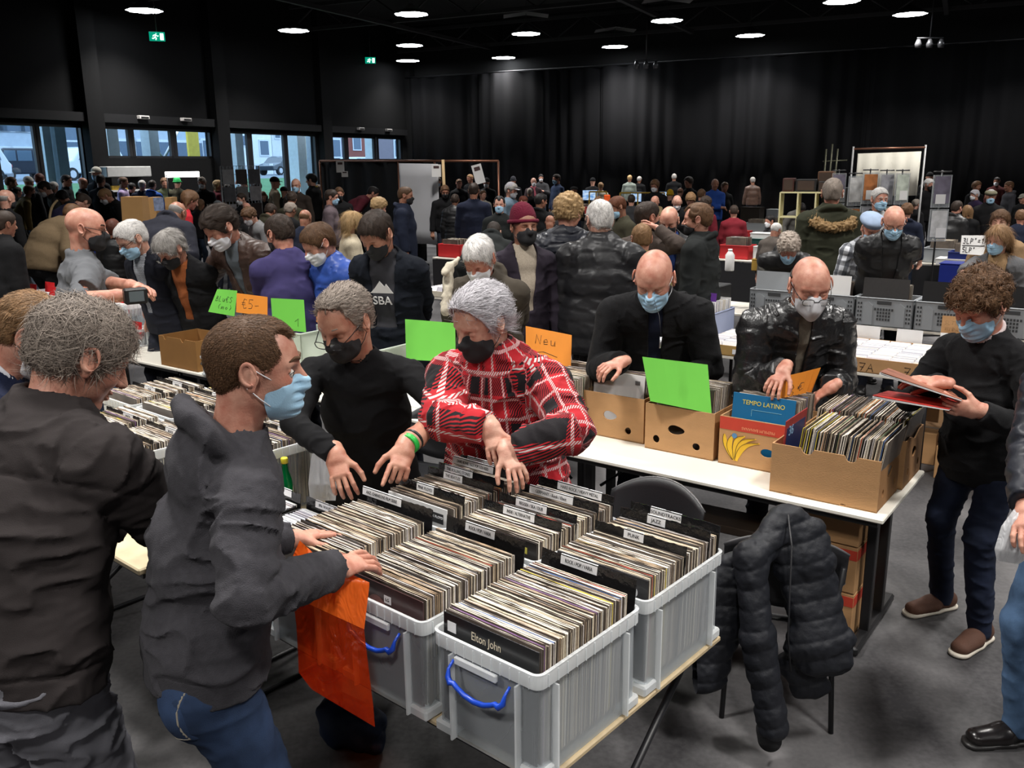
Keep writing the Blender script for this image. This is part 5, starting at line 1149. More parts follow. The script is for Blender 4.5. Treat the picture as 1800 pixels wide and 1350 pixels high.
# boxes of singles / CDs left of the six
CDW = [mat('cd_%d' % i, srgb(*c), .4, var=.1, vscale=80) for i, c in enumerate(((232,232,234),(212,214,220),(244,242,238),(196,190,196),(224,218,208),(178,176,186),(240,240,244)))]
def disc_mesh(i, w=.142, h=.125, t=.0065):
    q = MB(); q.box((0, t/2, h/2), (w, t*.86, h), bev=.0006); me = bpy.data.meshes.new('compact_disc'); me.from_pydata(q.v, [], q.f); me.materials.append(CDW[i]); me.update(); return me
CDM = [disc_mesh(i) for i in range(len(CDW))]; NCD = [0]; CDST = MB()
def discs(o, rz, y0, y1, z, x, label, group, seed, scale=(1, 1, 1), single=True, lean=.18, pitch=.0075):
    rr = random.Random(seed); y = y0; Rz = Matrix.Rotation(rz, 3, 'Z')
    while y < y1:
        k = rr.randrange(len(CDM)); me = CDM[k]; loc = Vector(o)+Rz@Vector((x+rr.gauss(0, .001), y, z+rr.gauss(0, .0012))); M4 = Matrix.Translation(loc)@(Rz@Matrix.Rotation(-lean+rr.gauss(0, .02), 3, 'X')).to_4x4()@Matrix.Diagonal((*scale, 1))
        if single and NCD[0] < 296:
            NCD[0] += 1; ob = bpy.data.objects.new('compact_disc', me); COL.objects.link(ob); ob.matrix_world = M4; tag(ob, label, 'disc case', group)
        else:
            b = len(CDST.v); CDST.v += [tuple(M4@v.co) for v in me.vertices]; CDST.f += [tuple(i+b for i in p.vertices) for p in me.polygons]; CDST.m += [k]*len(me.polygons); CDST.sm += [False]*len(me.polygons)
        y += pitch*scale[1]*rr.uniform(.85, 1.2)
def open_tray(name, o, rz, w, l, h, m, label, cat='box', group=None, th=.006, lip=0, parent=None):
    root = empty(name, o, rz, label=label, cat=cat, group=group); q = MB()
    q.box((w/2, l/2, th/2), (w, l, th)); q.box((w/2, th/2, h/2), (w, th, h)); q.box((w/2, l-th/2, h/2), (w, th, h)); q.box((th/2, l/2, h/2), (th, l, h)); q.box((w-th/2, l/2, h/2), (th, l, h)); q.build('tray', m, root)
    if lip: q = MB(); q.tube([(x+w/2, y+l/2, h) for x, y in rrect(w, l, .02)]+[(rrect(w, l, .02)[0][0]+w/2, rrect(w, l, .02)[0][1]+l/2, h)], lip, 6, cap=False); q.build('rim', m, root)
    return root
for k, (gx, txt, lab) in enumerate(((-1.22, '80s WAVE / SYNTHPOP', 'black rimmed box of single sleeves next to the hoodie hands'), (-1.60, 'MAXI SINGLES', 'black rimmed box of singles beside the green bottle'))):
    open_tray('record_tray', bl(gx, .06, .002), BR, .35, .40, .21, BLACKP, lab, 'box', lip=.006, th=.005)
    discs(bl(gx+.175, .07, 0), BR, .025, .385, .075, 0, 'white single sleeve in the black rimmed box ' + ('beside the hoodie hands' if k == 0 else 'beside the green bottle'), 'single sleeves in the black rimmed box %s' % ('nearer' if k == 0 else 'farther'), 60+k, scale=(2.3, 1.0, 1.15), lean=.10, pitch=.009)
    divider(bl(gx+.175, 0, 0), BR, .455, .0, txt, 'black divider card with a long white strip behind the %s singles' % ('near' if k == 0 else 'far'), w=.34, lw=.22, h=.262)

# --- long white table row behind the front stall
TA = np.array(atz(1555, 915, TT)); TU = nrm(np.array(atz(225, 630, TT))-TA); TN = np.array([TU[1], -TU[0], 0])*1.0
if TN[1] < 0: TN = -TN
TR = math.atan2(-TU[1], -TU[0])
nm_ = ['white folding table at the near right end under the banana boxes', 'white folding table behind the woman in the plaid coat', 'white folding table behind the man in the black sweater', 'white folding table with the open cardboard box', 'white folding table with red dividers at the far left', 'white folding table cut by the left edge']
for i in range(6):
    o = TA+TU*(1.80*(i+1)); folding_table(o, TR, 1.795, .80, nm_[i], mat('white_table_top', srgb(236, 232, 220), .3, var=.05, vscale=2), .024, cross=False)
def tl(px, py, z=TT): P = atz(px, py, z)-TA; return P@(-TU), P@TN     # x along to the right (<=0), y away
def tp(x, y, z=0): p = TA-TU*x+TN*y; return Vector((p[0], p[1], TT+z))
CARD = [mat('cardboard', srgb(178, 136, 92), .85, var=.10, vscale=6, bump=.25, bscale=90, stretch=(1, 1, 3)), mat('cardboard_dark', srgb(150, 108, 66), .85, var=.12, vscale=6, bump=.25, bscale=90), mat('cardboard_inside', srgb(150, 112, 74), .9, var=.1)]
def carton(o, rz, w, l, h, label, m=None, holes=(), scallop=(), th=.007, group=None, name='cardboard_box', back=True):
    """open carton; holes=(x,z,rx,rz) on the front, real openings cut by building the front from a grid"""
    m = m or CARD[0]; root = empty(name, o, rz, label=label, cat='cardboard box', group=group); q = MB()
    q.box((w/2, l/2, th/2), (w, l, th)); q.box((w/2, l-th/2, h/2), (w, th, h)); q.box((th/2, l/2, h/2), (th, l-2*th, h))
    def wall(W, fwd, hls, top):      # outline with polygonal holes via bmesh fill
        import bmesh
        bm = bmesh.new(); loops = []
        n = 40; outer = [(0, 0), (W, 0)]+[(W-W*k/n, h-top(W-W*k/n)) for k in range(n+1)]
        def addloop(P): vs = [bm.verts.new((p[0], 0, p[1])) for p in P]; return [bm.edges.new((vs[i], vs[(i+1) % len(vs)])) for i in range(len(vs))]
        E = addloop(outer)
        for (x, z, rx_, rz_) in hls: E += addloop([(x+rx_*math.cos(2*math.pi*k/18), z+rz_*math.sin(2*math.pi*k/18)*(1-.25*math.cos(2*math.pi*k/18)*(rx_ > .03))) for k in range(18)])
        bmesh.ops.triangle_fill(bm, use_beauty=True, use_dissolve=False, edges=E)
        r = bmesh.ops.extrude_face_region(bm, geom=bm.faces[:]); bmesh.ops.translate(bm, verts=[v for v in r['geom'] if isinstance(v, bmesh.types.BMVert)], vec=(0, th, 0))
        bmesh.ops.recalc_face_normals(bm, faces=bm.faces[:]); bm.verts.index_update()
        vs = [fwd@v.co for v in bm.verts]; fs = [tuple(v.index for v in f.verts) for f in bm.faces]; bm.free(); return vs, fs
    tp_ = lambda x: sum(.028*max(0, 1-((x-c)/r_)**2)**.5 for c, r_ in scallop)
    q.build('carton', [m], root); q = MB(); q.add(*wall(w, Matrix.Identity(3), holes, tp_)); q.build('front_panel', [m], root)
    q = MB(); vs, fs = wall(l-2*th, Matrix.Rotation(math.pi/2, 3, 'Z'), [((l)/2, h*.62, .042, .026), (l*.22, h*.28, .016, .020), (l*.8, h*.28, .016, .020)] if holes or scallop else [], lambda x: .03*max(0, 1-abs(x-l/2)/(l*.25)) if scallop else 0)
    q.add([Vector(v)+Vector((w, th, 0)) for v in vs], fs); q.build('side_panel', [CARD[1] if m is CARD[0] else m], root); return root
def px_box(p1, p2, z=TT):
    a, b = Vector(atz(*p1, z)), Vector(atz(*p2, z)); return a, (b-a).length, math.atan2((b-a).y, (b-a).x)
# nearest carton full of records standing edge on, and the one behind it
a, w, rz = px_box((1352, 863), (1549, 909)); rz = TR
carton(a, rz, .50, .36, .245, 'large brown carton of records at the table corner, nearest carton', scallop=((.17, .03), (.37, .03)), holes=((.10, .0, .018, .012), (.35, .0, .018, .012)))
b_ = a+Matrix.Rotation(rz, 3, 'Z')@Vector((0.02, .375, 0)); carton(b_, rz, .50, .36, .245, 'second brown carton of records behind the corner carton', scallop=((.25, .02),))
Rr = Matrix.Rotation(TR, 3, 'Z')
def row(o, x0, x1, yc, z, lab, grp, seed, single=False, lean=.12):   # records stacked along x: rotate frame by -90
    records(Vector(o)+Rr@Vector((x0, yc, 0)), TR-math.pi/2, 0, 0, 0, x1-x0, z, lab, grp, seed, single, pitch=.0052, lean=lean, acc=.22, hj=.010)
row(a, .10, .475, .182, .012, '', '', 31); row(b_, .03, .46, .18, .02, '', '', 32)
# banana carton with the blue sleeve
a2, w2, _ = px_box((1262, 813), (1353, 830)); 
bb = carton(a2, TR, .42, .36, .262, 'banana carton with a red band and yellow bananas printed on', holes=((.27, .10, .042, .022),))
YEL = mat('printed_yellow', srgb(226, 180, 40), .7, var=.1); REDB = mat('printed_red', srgb(190, 60, 40), .75, var=.1); BLUO = mat('printed_blue', srgb(84, 130, 170), .6)
q = MB(); q.box((.21, -.0008, .226), (.418, .0012, .066)); rb = q.build('red_band', REDB, bb); text('PREMIUM BANANAS', .022, rb, (.21, -.002, .212), (math.pi/2, math.pi, 0), mat('band_ink', srgb(222, 150, 110), .7), sx=.9)
for i, (s0, e0, bow) in enumerate((((.085, .03), (.03, .165), -.03), ((.09, .03), (.075, .165), -.045), ((.095, .032), (.14, .17), -.06), ((.10, .035), (.22, .145), -.05), ((.10, .03), (.20, .165), -.065))):
    n = 12; L_, R_ = [], []
    for k in range(n+1):
        t = k/n; x = s0[0]+(e0[0]-s0[0])*t+bow*.5*math.sin(math.pi*t)*(1 if i < 2 else .7); z = s0[1]+(e0[1]-s0[1])*t+abs(bow)*.5*math.sin(math.pi*t)*(1 if i > 1 else .2); wd = .0125*math.sin(math.pi*min(1, t*.9+.08))**.6+.002; L_.append((x-wd, z+wd*.3)); R_.append((x+wd, z-wd*.3))
    q = MB(); q.prism(R_+L_[::-1], -.0012-.0003*i, 0); bn = q.build('printed_banana', YEL, bb); q = MB(); q.tube([(p[0], -.0022-.0003*i, p[1]) for p in L_], .0011, 4); q.build('outline', INK, bn)
q = MB(); q.prism([(.085+.014*math.cos(2*math.pi*k/16), .165+.014*math.sin(2*math.pi*k/16)) for k in range(16)], -.003, -.002); q.build('blue_sticker', BLUO, bb)
c = cover(a2, TR, .075, .19, .045, mat('cover_blue', srgb(28, 104, 150), .35, var=.06), 'blue record sleeve titled TEMPO LATINO in the banana carton', lean=.12); text('TEMPO LATINO', .034, c, (.0, -.001, .280), (math.pi/2, 0, 0), mat('title_yellow', srgb(226, 206, 90), .5), sx=.95)
q = MB(); q.box((.02, -.001, .245), (.16, .0006, .002)); q.box((-.06, -.001, .228), (.002, .0006, .034)); q.build('print_line', mat('pale_blue_ink', srgb(130, 190, 210), .5), c)
records(a2+Rr@Vector((.20, .08, 0)), TR, 0, 0, 0, .25, .03, '', '', 41, False, lean=.12, pitch=.006)
# carton with the green sheet, and the left one with white sleeves
a3, w3, _ = px_box((1133, 787), (1258, 813)); carton(a3, TR, .41, .36, .262, 'plain carton with a heart shaped hole below the green sheet', holes=((.19, .135, .05, .026), (.07, .065, .020, .022), (.31, .062, .022, .020)))
a4, w4, _ = px_box((1023, 760), (1133, 785)); carton(a4, TR, .41, .36, .262, 'plain carton of white sleeves left of the green sheet', holes=((.19, .135, .045, .026), (.06, .065, .020, .022), (.31, .062, .020, .020)))
for aa, sd in ((a3, 42), (a4, 43)): records(aa+Rr@Vector((.19, .06 if sd == 42 else .08, 0)), TR, 0, 0, 0, .25, .03, '', '', sd, False, lean=.12, pitch=.006)
c = cover(a4, TR, .07, .19, .045, WHITEP, 'white record sleeve with a barcode in the left carton', lean=.1); q = MB()
for k in range(8): q.box((.11+k*.004, -.001, .282), (.002, .0006, .024))
q.build('barcode', INK, c)
GREEN = mat('green_paper', srgb(104, 190, 66), .75, var=.03); ORANGE = mat('orange_paper', srgb(226, 138, 40), .7, var=.06)
def sheet(corners, m, label, dep, name='paper_sign', th=.0016, strokes=(), tilt=0):
    """stiff sheet standing in a box. corners: pixel bl, br, tr, tl. dep: view depth at bl and br"""
    P = [Vector(atd(*corners[0], dep[0])), Vector(atd(*corners[1], dep[1])), Vector(atd(*corners[2], dep[1]+tilt)), Vector(atd(*corners[3], dep[0]+tilt))]
    n = (P[1]-P[0]).cross(P[3]-P[0]).normalized(); o = P[0].copy(); root = empty(name, o, 0, label=label, cat='sign', group=None); q = MB(); N_ = 6; vs = []; fs = []
    for s in (0, 1):
        for i in range(N_+1):
            for j in range(2): t = i/N_; v = (P[0]*(1-t)+P[1]*t)*(1-j)+(P[3]*(1-t)+P[2]*t)*j; vs.append(v-o+n*(-th*s)+n*(.006*math.sin(math.pi*t)))
    M_ = 2*(N_+1)
    for i in range(N_):
        a_ = i*2; fs.append((a_, a_+2, a_+3, a_+1)); fs.append((M_+a_, M_+a_+1, M_+a_+3, M_+a_+2)); fs.append((a_, M_+a_, M_+a_+2, a_+2)); fs.append((a_+1, a_+3, M_+a_+3, M_+a_+1))
    fs.append((0, 1, M_+1, M_)); fs.append((2*N_, M_+2*N_, M_+2*N_+1, 2*N_+1)); q.add(vs, fs); q.build('sheet', m, root)
    for st in strokes:
        q = MB(); pts = []
        for (u, v) in st: p = (P[0]*(1-u)+P[1]*u)*(1-v)+(P[3]*(1-u)+P[2]*u)*v; pts.append(p-o+n*(.006*math.sin(math.pi*u)+.0008))
        q.tube(pts, .0016*max(1, (P[1]-P[0]).length/.3), 5); q.build('handwriting', INK, root)
    return root
GL_ = {'5': [[(.9,1),(.2,1),(.12,.55),(.5,.62),(.85,.42),(.7,.1),(.1,.05)]], 'E': [[(.9,.9),(.4,1),(.1,.5),(.4,0),(.9,.1)],[(-.1,.6),(.6,.6)],[(-.1,.4),(.6,.4)]], '3': [[(.1,.95),(.6,1),(.8,.75),(.4,.55),(.85,.35),(.6,0),(.05,.1)]],
       'N': [[(0,0),(.1,1),(.8,0),(.9,1)]], 'e': [[(.1,.3),(.8,.35),(.6,.65),(.15,.5),(.2,.05),(.8,.1)]], 'u': [[(.1,.6),(.15,.05),(.6,.05),(.75,.6),(.8,0)]], 'B': [[(.1,0),(.1,1),(.6,.9),(.55,.6),(.15,.52),(.8,.4),(.7,.05),(.1,0)]],
       'L': [[(.1,1),(.1,0),(.8,0)]], 'l': [[(.3,1),(.3,0)]], 's': [[(.8,.6),(.3,.65),(.2,.4),(.75,.25),(.6,0),(.1,.05)]], 'S': [[(.85,.9),(.4,1),(.15,.75),(.8,.35),(.6,0),(.05,.1)]], 'P': [[(.1,0),(.1,1),(.8,.85),(.7,.5),(.1,.45)]], '=': [[(.1,.65),(.8,.65)],[(.1,.35),(.8,.35)]], '1': [[(.1,.7),(.5,1),(.5,0)]],
       '7': [[(.05,1),(.9,1),(.4,0)],[(.2,.5),(.75,.5)]], 'A': [[(0,0),(.45,1),(.9,0)],[(.2,.4),(.7,.4)]], '(': [[(.6,1),(.25,.5),(.6,0)]], ')': [[(.3,1),(.65,.5),(.3,0)]], 'm': [[(.05,0),(.1,.5),(.4,.45),(.4,0)],[(.4,.45),(.75,.5),(.85,0)]], 'o': [[(.5,.5),(.15,.25),(.5,0),(.85,.3),(.5,.5)]], '-': [[(.1,.4),(.8,.45)]], '"': [[(.3,1),(.25,.8)],[(.55,1),(.5,.8)]], 'I': [[(.4,1),(.4,0)]], 'T': [[(0,1),(.9,1)],[(.45,1),(.45,0)]], 'R': [[(.1,0),(.1,1),(.8,.85),(.7,.5),(.1,.45),(.8,0)]], 'D': [[(.1,0),(.1,1),(.7,.8),(.8,.4),(.1,0)]], 'K': [[(.1,0),(.1,1)],[(.8,1),(.1,.45),(.85,0)]]}
def hand(s, x, y, w, h, sl=.1):
    out = []
    for ch in s:
        for st in GL_.get(ch, []): out.append([(x+(p[0]+p[1]*sl)*w, y+p[1]*h) for p in st])
        x += w*1.25
    return out
dz3 = float(np.array(a3)@np.array([0, _c, 0])+(CH-.95)*_s)
sheet(((1143, 705), (1251, 727), (1244, 641), (1129, 627)), GREEN, 'blank bright green sheet standing in the carton right of centre', (4.83, 4.69), tilt=.03)
sheet(((1364, 770), (1420, 706), (1443, 646), (1368, 664)), ORANGE, 'orange sheet handwritten 3 euro leaning behind the corner carton', (4.60, 4.74), strokes=hand('3', .22, .55, .18, .24)+hand('E', .48, .60, .15, .16)+hand('(mooo)', .18, .30, .09, .14))
sheet(((714, 632), (801, 637), (800, 568), (712, 561)), GREEN, 'green sheet with torn tape between the sweater man and plaid woman', (6.0, 5.95), tilt=.03)
sheet(((925, 655), (1003, 663), (1005, 589), (924, 573)), ORANGE, 'orange sheet handwritten Neu behind the plaid woman', (5.55, 5.45), tilt=.03, strokes=hand('Neu', .22, .66, .13, .20)+[[(.15, .45), (.4, .50), (.7, .42)]])
sheet(((366, 548), (412, 556), (417, 511), (382, 508)), GREEN, 'green sheet handwritten BLUES standing in the white crate', (6.86, 6.80), strokes=hand('BLuES', .12, .50, .12, .22)+hand('(mo)', .3, .2, .12, .2))
sheet(((415, 549), (470, 556), (470, 522), (416, 515)), ORANGE, 'orange sheet handwritten euro 5 beside the BLUES sheet', (6.80, 6.66), strokes=hand('E5-', .2, .25, .16, .5))
sheet(((480, 578), (538, 584), (534, 527), (476, 524)), GREEN, 'green sheet behind the head of the hoodie man', (6.45, 6.36), strokes=[[(.7, .3), (.8, .4), (.78, .15)]])
sheet(((556, 566), (563, 567), (563, 535), (555, 533)), ORANGE, 'narrow orange sheet edge beside the spiky grey haired man', (6.32, 6.28))
c = cover(a+Rr@Vector((.035, .172, 0)), TR-math.pi/2, 0, 0, .03, mat('cover_redblue', srgb(150, 50, 50), .4, var=.5, vscale=10), 'red framed record sleeve reading 36 leaning in the corner carton', lean=.05, w=.30); text('36', .07, c, (.07, .0052, .262), (math.pi/2, 0, math.pi), mat('ink_lightblue', srgb(150, 190, 220), .5)); q = MB(); q.box((.0, .0046, .2), (.26, .001, .17)); q.build('print_panel', mat('cover_navy', srgb(40, 50, 90), .4, var=.3), c)
# left part of the long row
x1, _ = tl(279, 648); cb, w_, rzb = px_box((284, 641), (354, 656))
carton(cb, TR, .50, .36, .245, 'open brown carton with faded print on the left of the long table', m=mat('cardboard_ochre', srgb(140, 98, 48), .85, var=.1), scallop=((.09, .022), (.33, .022)))
clear_box(Vector(atz(353, 659, TT)), TR, .22, .30, .15, 'small clear tub standing at the table edge beside the open carton', 'small clear tubs on the long table', handle=BLACKP)
cr = open_tray('crate', tp(tl(372, 664)[0], .34, .002), TR, .62, .34, .34, mat('white_crate', srgb(214, 224, 210), .5, var=.04), 'pale white crate holding the BLUES sheet', 'crate', lip=.008)
open_tray('crate', tp(tl(488, 700)[0], .30, .002), TR, .56, .34, .32, _M['white_crate'], 'pale crate under the green sheet behind the hoodie man', 'crate', lip=.008)
RED = mat('red_card', srgb(196, 24, 30), .6, var=.06)
def red_div(o, rz, x, y, z, w, h, lab): 
    q = MB(); q.box((0, 0, h/2), (w, .003, h)); p = q.build('red_divider', RED, label=lab, cat='divider card', group='plain red divider cards on the left tables'); p.location = Vector(o)+Matrix.Rotation(rz, 3, 'Z')@Vector((x, y, z)); p.rotation_euler = (-.15, 0, rz)
spots = [((227, 607), .27, .42, 'small clear tub with black handle nearest the grey polo man'), ((265, 612), .27, .42, 'small clear tub between the black handled one and the open carton')]
for i, (p, w_, l_, lab) in enumerate(spots):
    o = Vector(atz(*p, TT)); clear_box(o, TR, .19, .42, .16, lab, 'small clear tubs on the long table', handle=BLACKP)
    red_div(o, TR, .09, .03, .07, .15, .15, 'red card in the %s small tub' % ('first' if i == 0 else 'second')); red_div(o, TR, .09, .30, .07, .15, .15, 'red card at the back of the %s small tub' % ('first' if i == 0 else 'second'))
    discs(o, TR, .05, .38, .02, .095, 'disc in the small clear tubs beside the open carton', 'discs in small tubs', 80+i, single=False)
X0_ = tl(60, 592)[0]
for i, (x_, y_, lab) in enumerate(((X0_+.12, .36, 'clear tub with red cards left of the brown haired head'), (X0_-.34, .36, 'clear tub with red cards at the left picture edge'), (X0_+.58, .36, 'clear tub with red cards beside the grey polo man'), (X0_-.80, .36, 'clear tub farthest left on the long table'))):
    o = tp(x_, y_, .002); clear_box(o, TR, .44, .42, .34, lab, 'larger tubs with red cards on the left table', handle=BLACKP)
    for k, (dx, dy) in enumerate(((.11, .02), (.32, .10), (.12, .20), (.32, .28), (.15, .37))): red_div(o, TR, dx, dy, .25, .19, .17, 'bright red divider card in the tub ' + ('left of the brown haired head' if i == 0 else 'at the left edge' if i == 1 else 'by the grey polo man' if i == 2 else 'farthest left'))
    for dx in (.11, .32): discs(o, TR, .04, .40, .22, dx, '', '', 90+i*3, single=False)
# tub right of the plaid woman with discs
o = Vector(atz(1000, 700, TT+.02)); o.z = TT
clear_box(tp(tl(985, 728)[0], .18, .002), TR, .33, .42, .22, 'clear tub of sleeves under the orange Neu sheet', 'small clear tubs on the long table', handle=BLUEH)
records(tp(tl(985, 728)[0], .18, 0)+Rr@Vector((.165, 0, 0)), TR, 0, 0, .03, .38, .01, '', '', 51, False, pitch=.006)
records(tp(tl(985, 728)[0]-.0, .18, 0)+Rr@Vector((.165, .45, 0)), TR, 0, 0, .03, .10, .01, '', '', 52, False, pitch=.006)
# cloth covered part of the table with loose sheets
q = MB(); q.box((0, 0, .0), (.62, .42, .004)); wt_ = q.build('paper_tablecloth', WHITEP, label='white paper sheet lying on the table between the two sellers', cat='paper'); wt_.location = tp(tl(800, 670)[0], .42, .003); wt_.rotation_euler = (0, 0, TR)
# boxes of records behind the hoodie man, on a second front table
o2 = Vector(atz(470, 870, .60)); 
BX = [((540, 842), 'clear record box with a rounded rim beside the green bottle')]
o = bl(-1.28, .98); folding_table(bl(-4.0, -.035), BR, 2.36, 1.2, 'folding table with record boxes behind the hoodie man', mat('worn_ply2', srgb(206, 190, 156), .6, var=.2, vscale=12))
for i, (gx, gy, lab) in enumerate(((-2.06, .46, 'clear record box with a rounded rim beside the green bottle'), (-2.48, .62, 'clear record box half hidden by the hoodie man'), (-2.90, .62, 'clear record box between the hoodie and the grey haired man'), (-3.32, .62, 'clear record box in front of the grey haired man'), (-2.48, .12, 'clear record box covered by the hoodie shoulder'), (-2.90, .12, 'clear record box at the chest of the grey haired man'))):
    clear_box(bl(gx, gy, .002), BR, label=lab, group='clear record boxes on the second table', hside=(-1,) if gy < .5 else (1,))
    records(bl(gx+.19, gy, 0), BR, 0, 0, .03, .44, .012, '', '', 70+i, False, pitch=.0052, skip=[(.15, .16), (.30, .31)])
    divider(bl(gx+.19, gy, 0), BR, .155, .0, 'POP', 'black divider card in the box ' + lab[17:], lw=.12, lx=.03 if i % 2 else -.05); divider(bl(gx+.19, gy, 0), BR, .305, .0, 'ROCK', 'rear black divider card in the box ' + lab[17:], lw=.10, lx=.06)
# green bottle with yellow cap
bx_, by_ = bloc(500, 812, TT+.26)
bp_ = empty('bottle', bl(bx_, by_, .0), 0, label='green bottle with a yellow cap between the record boxes', cat='bottle'); bp_.location.z = TT
q = MB(); q.lathe((0, 0, 0), [(.030, 0), (.032, .01), (.032, .15), (.028, .18), (.015, .225), (.013, .25), (.0135, .262)], 20); q.build('glass_body', mat('green_glass', (.0, .12, .03), .08, var=0, coat=.5), bp_); q = MB(); q.lathe((0, 0, .255), [(.0165, 0), (.0165, .022), (.014, .026)], 20); q.build('bottle_cap', mat('yellow_cap', srgb(226, 214, 60), .4, var=0), bp_)
# ---------------------------------------------------------------- chairs, hung jacket, bags, bench
CH_ = mat('chair_black', (.012, .012, .014), .45, var=.1, bump=.15, bscale=300); CHR = mat('chair_rim', (.10, .10, .105), .3)
def chair(o, rz, label):
    """seat faces local -y"""
    root = empty('chair', (o[0], o[1], 0), rz, label=label, cat='chair', group='black stacking chairs of the sellers'); q = MB()
    def shell(f, nu, nv, th):
        vs = [f(i/nu, j/nv) for i in range(nu+1) for j in range(nv+1)]; b = len(vs); vs += [Vector(v)+Vector(th) for v in vs]; fs = []
        W = nv+1
        for i in range(nu):
            for j in range(nv): a = i*W+j; fs.append((a, a+1, a+W+1, a+W)); fs.append((b+a, b+a+W, b+a+W+1, b+a+1))
        for i in range(nu): fs.append((i*W, i*W+W, b+i*W+W, b+i*W)); fs.append((i*W+nv, b+i*W+nv, b+i*W+W+nv, i*W+W+nv))
        for j in range(nv): fs.append((j, b+j, b+j+1, j+1)); fs.append((nu*W+j, nu*W+j+1, b+nu*W+j+1, b+nu*W+j))
        return vs, fs
    def back(u, v): x = (u-.5)*2; ht = .60+v*(.24-.09*abs(x)**2.2)-(1-v)*.10*(1-x*x); return Vector((x*.245, .20+v*.06-.07*x*x*-1*-1, ht))
    vs, fs = shell(back, 16, 8, (0, .014, 0)); q.add(vs, fs, 0, True); q.build('backrest', CH_, root)
    q = MB(); q.tube([back(k/16, 1) + Vector((0, .007, 0)) for k in range(17)], .006, 6); q.tube([back(k/16, 0) + Vector((0, .007, 0)) for k in range(17)], .005, 6); q.build('backrest_rim', CHR, root)
    def seat(u, v): x = (u-.5)*2; y = (v-.5)*2; return Vector((x*.235, y*.22, .455-.012*(1-x*x)-(.03 if v < .1 else 0)+.01*y))
    q = MB(); vs, fs = shell(seat, 10, 10, (0, 0, -.014)); q.add(vs, fs, 0, True); q.build('seat', CH_, root)
    for sx in (-1, 1):
        q = MB(); q.tube([(sx*.21, -.20, .0), (sx*.20, -.17, .43), (sx*.20, .18, .44)], .011, 8); q.build('leg', STEEL, root)
        q = MB(); q.tube([(sx*.22, .30, .0), (sx*.205, .17, .43), (sx*.225, .215, .70)], .011, 8); q.build('leg', STEEL, root)
    return root
pc = Vector(atz(1068, 850, .80)); chair((pc.x+.10, pc.y-.26), BR+.05, 'black chair with a rounded back beside the plaid coat')
pc = Vector(atz(745, 800, .62)); chair((pc.x, pc.y+.1), BR+.3, 'black chair partly hidden behind the man in the black sweater')
pc = Vector(atd(1385, 925, 3.56)); rj_ = Matrix.Rotation(BR+.45+math.pi, 3, 'Z')@Vector((0, .225, 0)); chair((pc.x-rj_.x, pc.y-rj_.y), BR+.45+math.pi, 'black chair with the quilted jacket hung over it')
# quilted jacket hanging over the chair
D0 = 3.50
def jp(x, y, dd=0.): return atd(x, y, D0+dd)
sdx = nrm(jp(1480, 1100)-jp(1250, 1130))
PJ = [cap(jp(1402, 935, .04), jp(1438, 1130, .0), .050, .052, side=sdx, q=2.2, k=.04), cap(jp(1438, 1130, .0), jp(1448, 1170, .0), .052, .045, side=sdx, q=2.4, k=.04),
      cap(jp(1388, 905, .04), jp(1412, 985, .02), .042, .055, side=sdx, q=1.5, k=.05), cap(jp(1405, 1160, .08), jp(1418, 1215, .09), .045, .035, side=sdx, q=2.1, k=.03),
      cap(jp(1375, 915, .02), jp(1322, 985, -.03), .048, .062, k=.05), cap(jp(1318, 975, -.05), jp(1332, 1120, -.07), .060, .058, side=sdx, q=1.05, k=.03), cap(jp(1332, 1120, -.07), jp(1358, 1280, -.08), .058, .050, side=sdx, q=1.15, k=.03),
      cap(jp(1300, 990, .04), jp(1280, 1190, .05), .050, .050, side=sdx, q=2.1, k=.03)]
jk = empty('quilted_jacket', tuple(np.array(jp(1380, 1180))*[1, 1, 0]+[0, 0, .18]), 0, label='black quilted puffer jacket hanging over the chair by the front boxes', cat='jacket')
def jpost(P, d, ids, hs):
    sl = np.where(np.isin(ids, (5, 6)), .30, np.where(ids == 7, .05, .22)); ph = P[:, 2]-sl*(P[:, 0]-1.1)+.010*vnoise(P, 6, 3)
    e = -.0065*(np.abs(np.sin(math.pi*ph/.075))**.45-.75)+.005*vnoise(P*np.array([1, 1, .6]), 22, 5)+.0025*vnoise(P, 55, 6)
    return d+e*(np.abs(d) < .05)
V, Q = march(PJ, .006, jpost, amp=.02); link_mesh('quilted_shell', np_mesh('quilted_shell', V-np.array(jk.location), Q), mat('matte_quilt', (.010, .011, .015), .55, spec=.3, bump=.4, bscale=60, var=.15), jk)
V, Q = march([cap(jp(1352, 1283, -.07), jp(1353, 1300, -.07), .050, .046, k=.02)], .006); link_mesh('cuff', np_mesh('cuff', V-np.array(jk.location), Q), cloth_mat('knit', (.012, .012, .013)), jk)
mb = MB(); mb.tube([Vector(jp(1385, 905, -.02))-jk.location, Vector(jp(1392, 960, -.10))-jk.location, Vector(jp(1385, 1120, -.085))-jk.location, Vector(jp(1390, 1180, -.06))-jk.location], .004, 6); mb.build('zip', STEEL, jk)
# low wooden bench behind
o = Vector(atz(1175, 905, .44)); o2_ = Vector(atz(1355, 945, .44)); rzb = math.atan2(o2_.y-o.y, o2_.x-o.x); w = (o2_-o).length
bn = empty('bench', (o.x, o.y, 0), rzb, label='dark worn wooden bench standing behind the hung jacket', cat='bench'); WOOD = mat('dark_wood', (.055, .035, .022), .6, var=.3, vscale=6, stretch=(1, 12, 12), bump=.3, bscale=30)
q = MB(); q.box((w/2, .11, .43), (w, .24, .045), bev=.006); q.build('seat_plank', WOOD, bn)
for x in (.12, w-.12): q = MB(); q.box((x, .11, .205), (.05, .22, .405), bev=.004); q.build('leg', mat('redwood', (.08, .02, .012), .6, var=.2), bn)
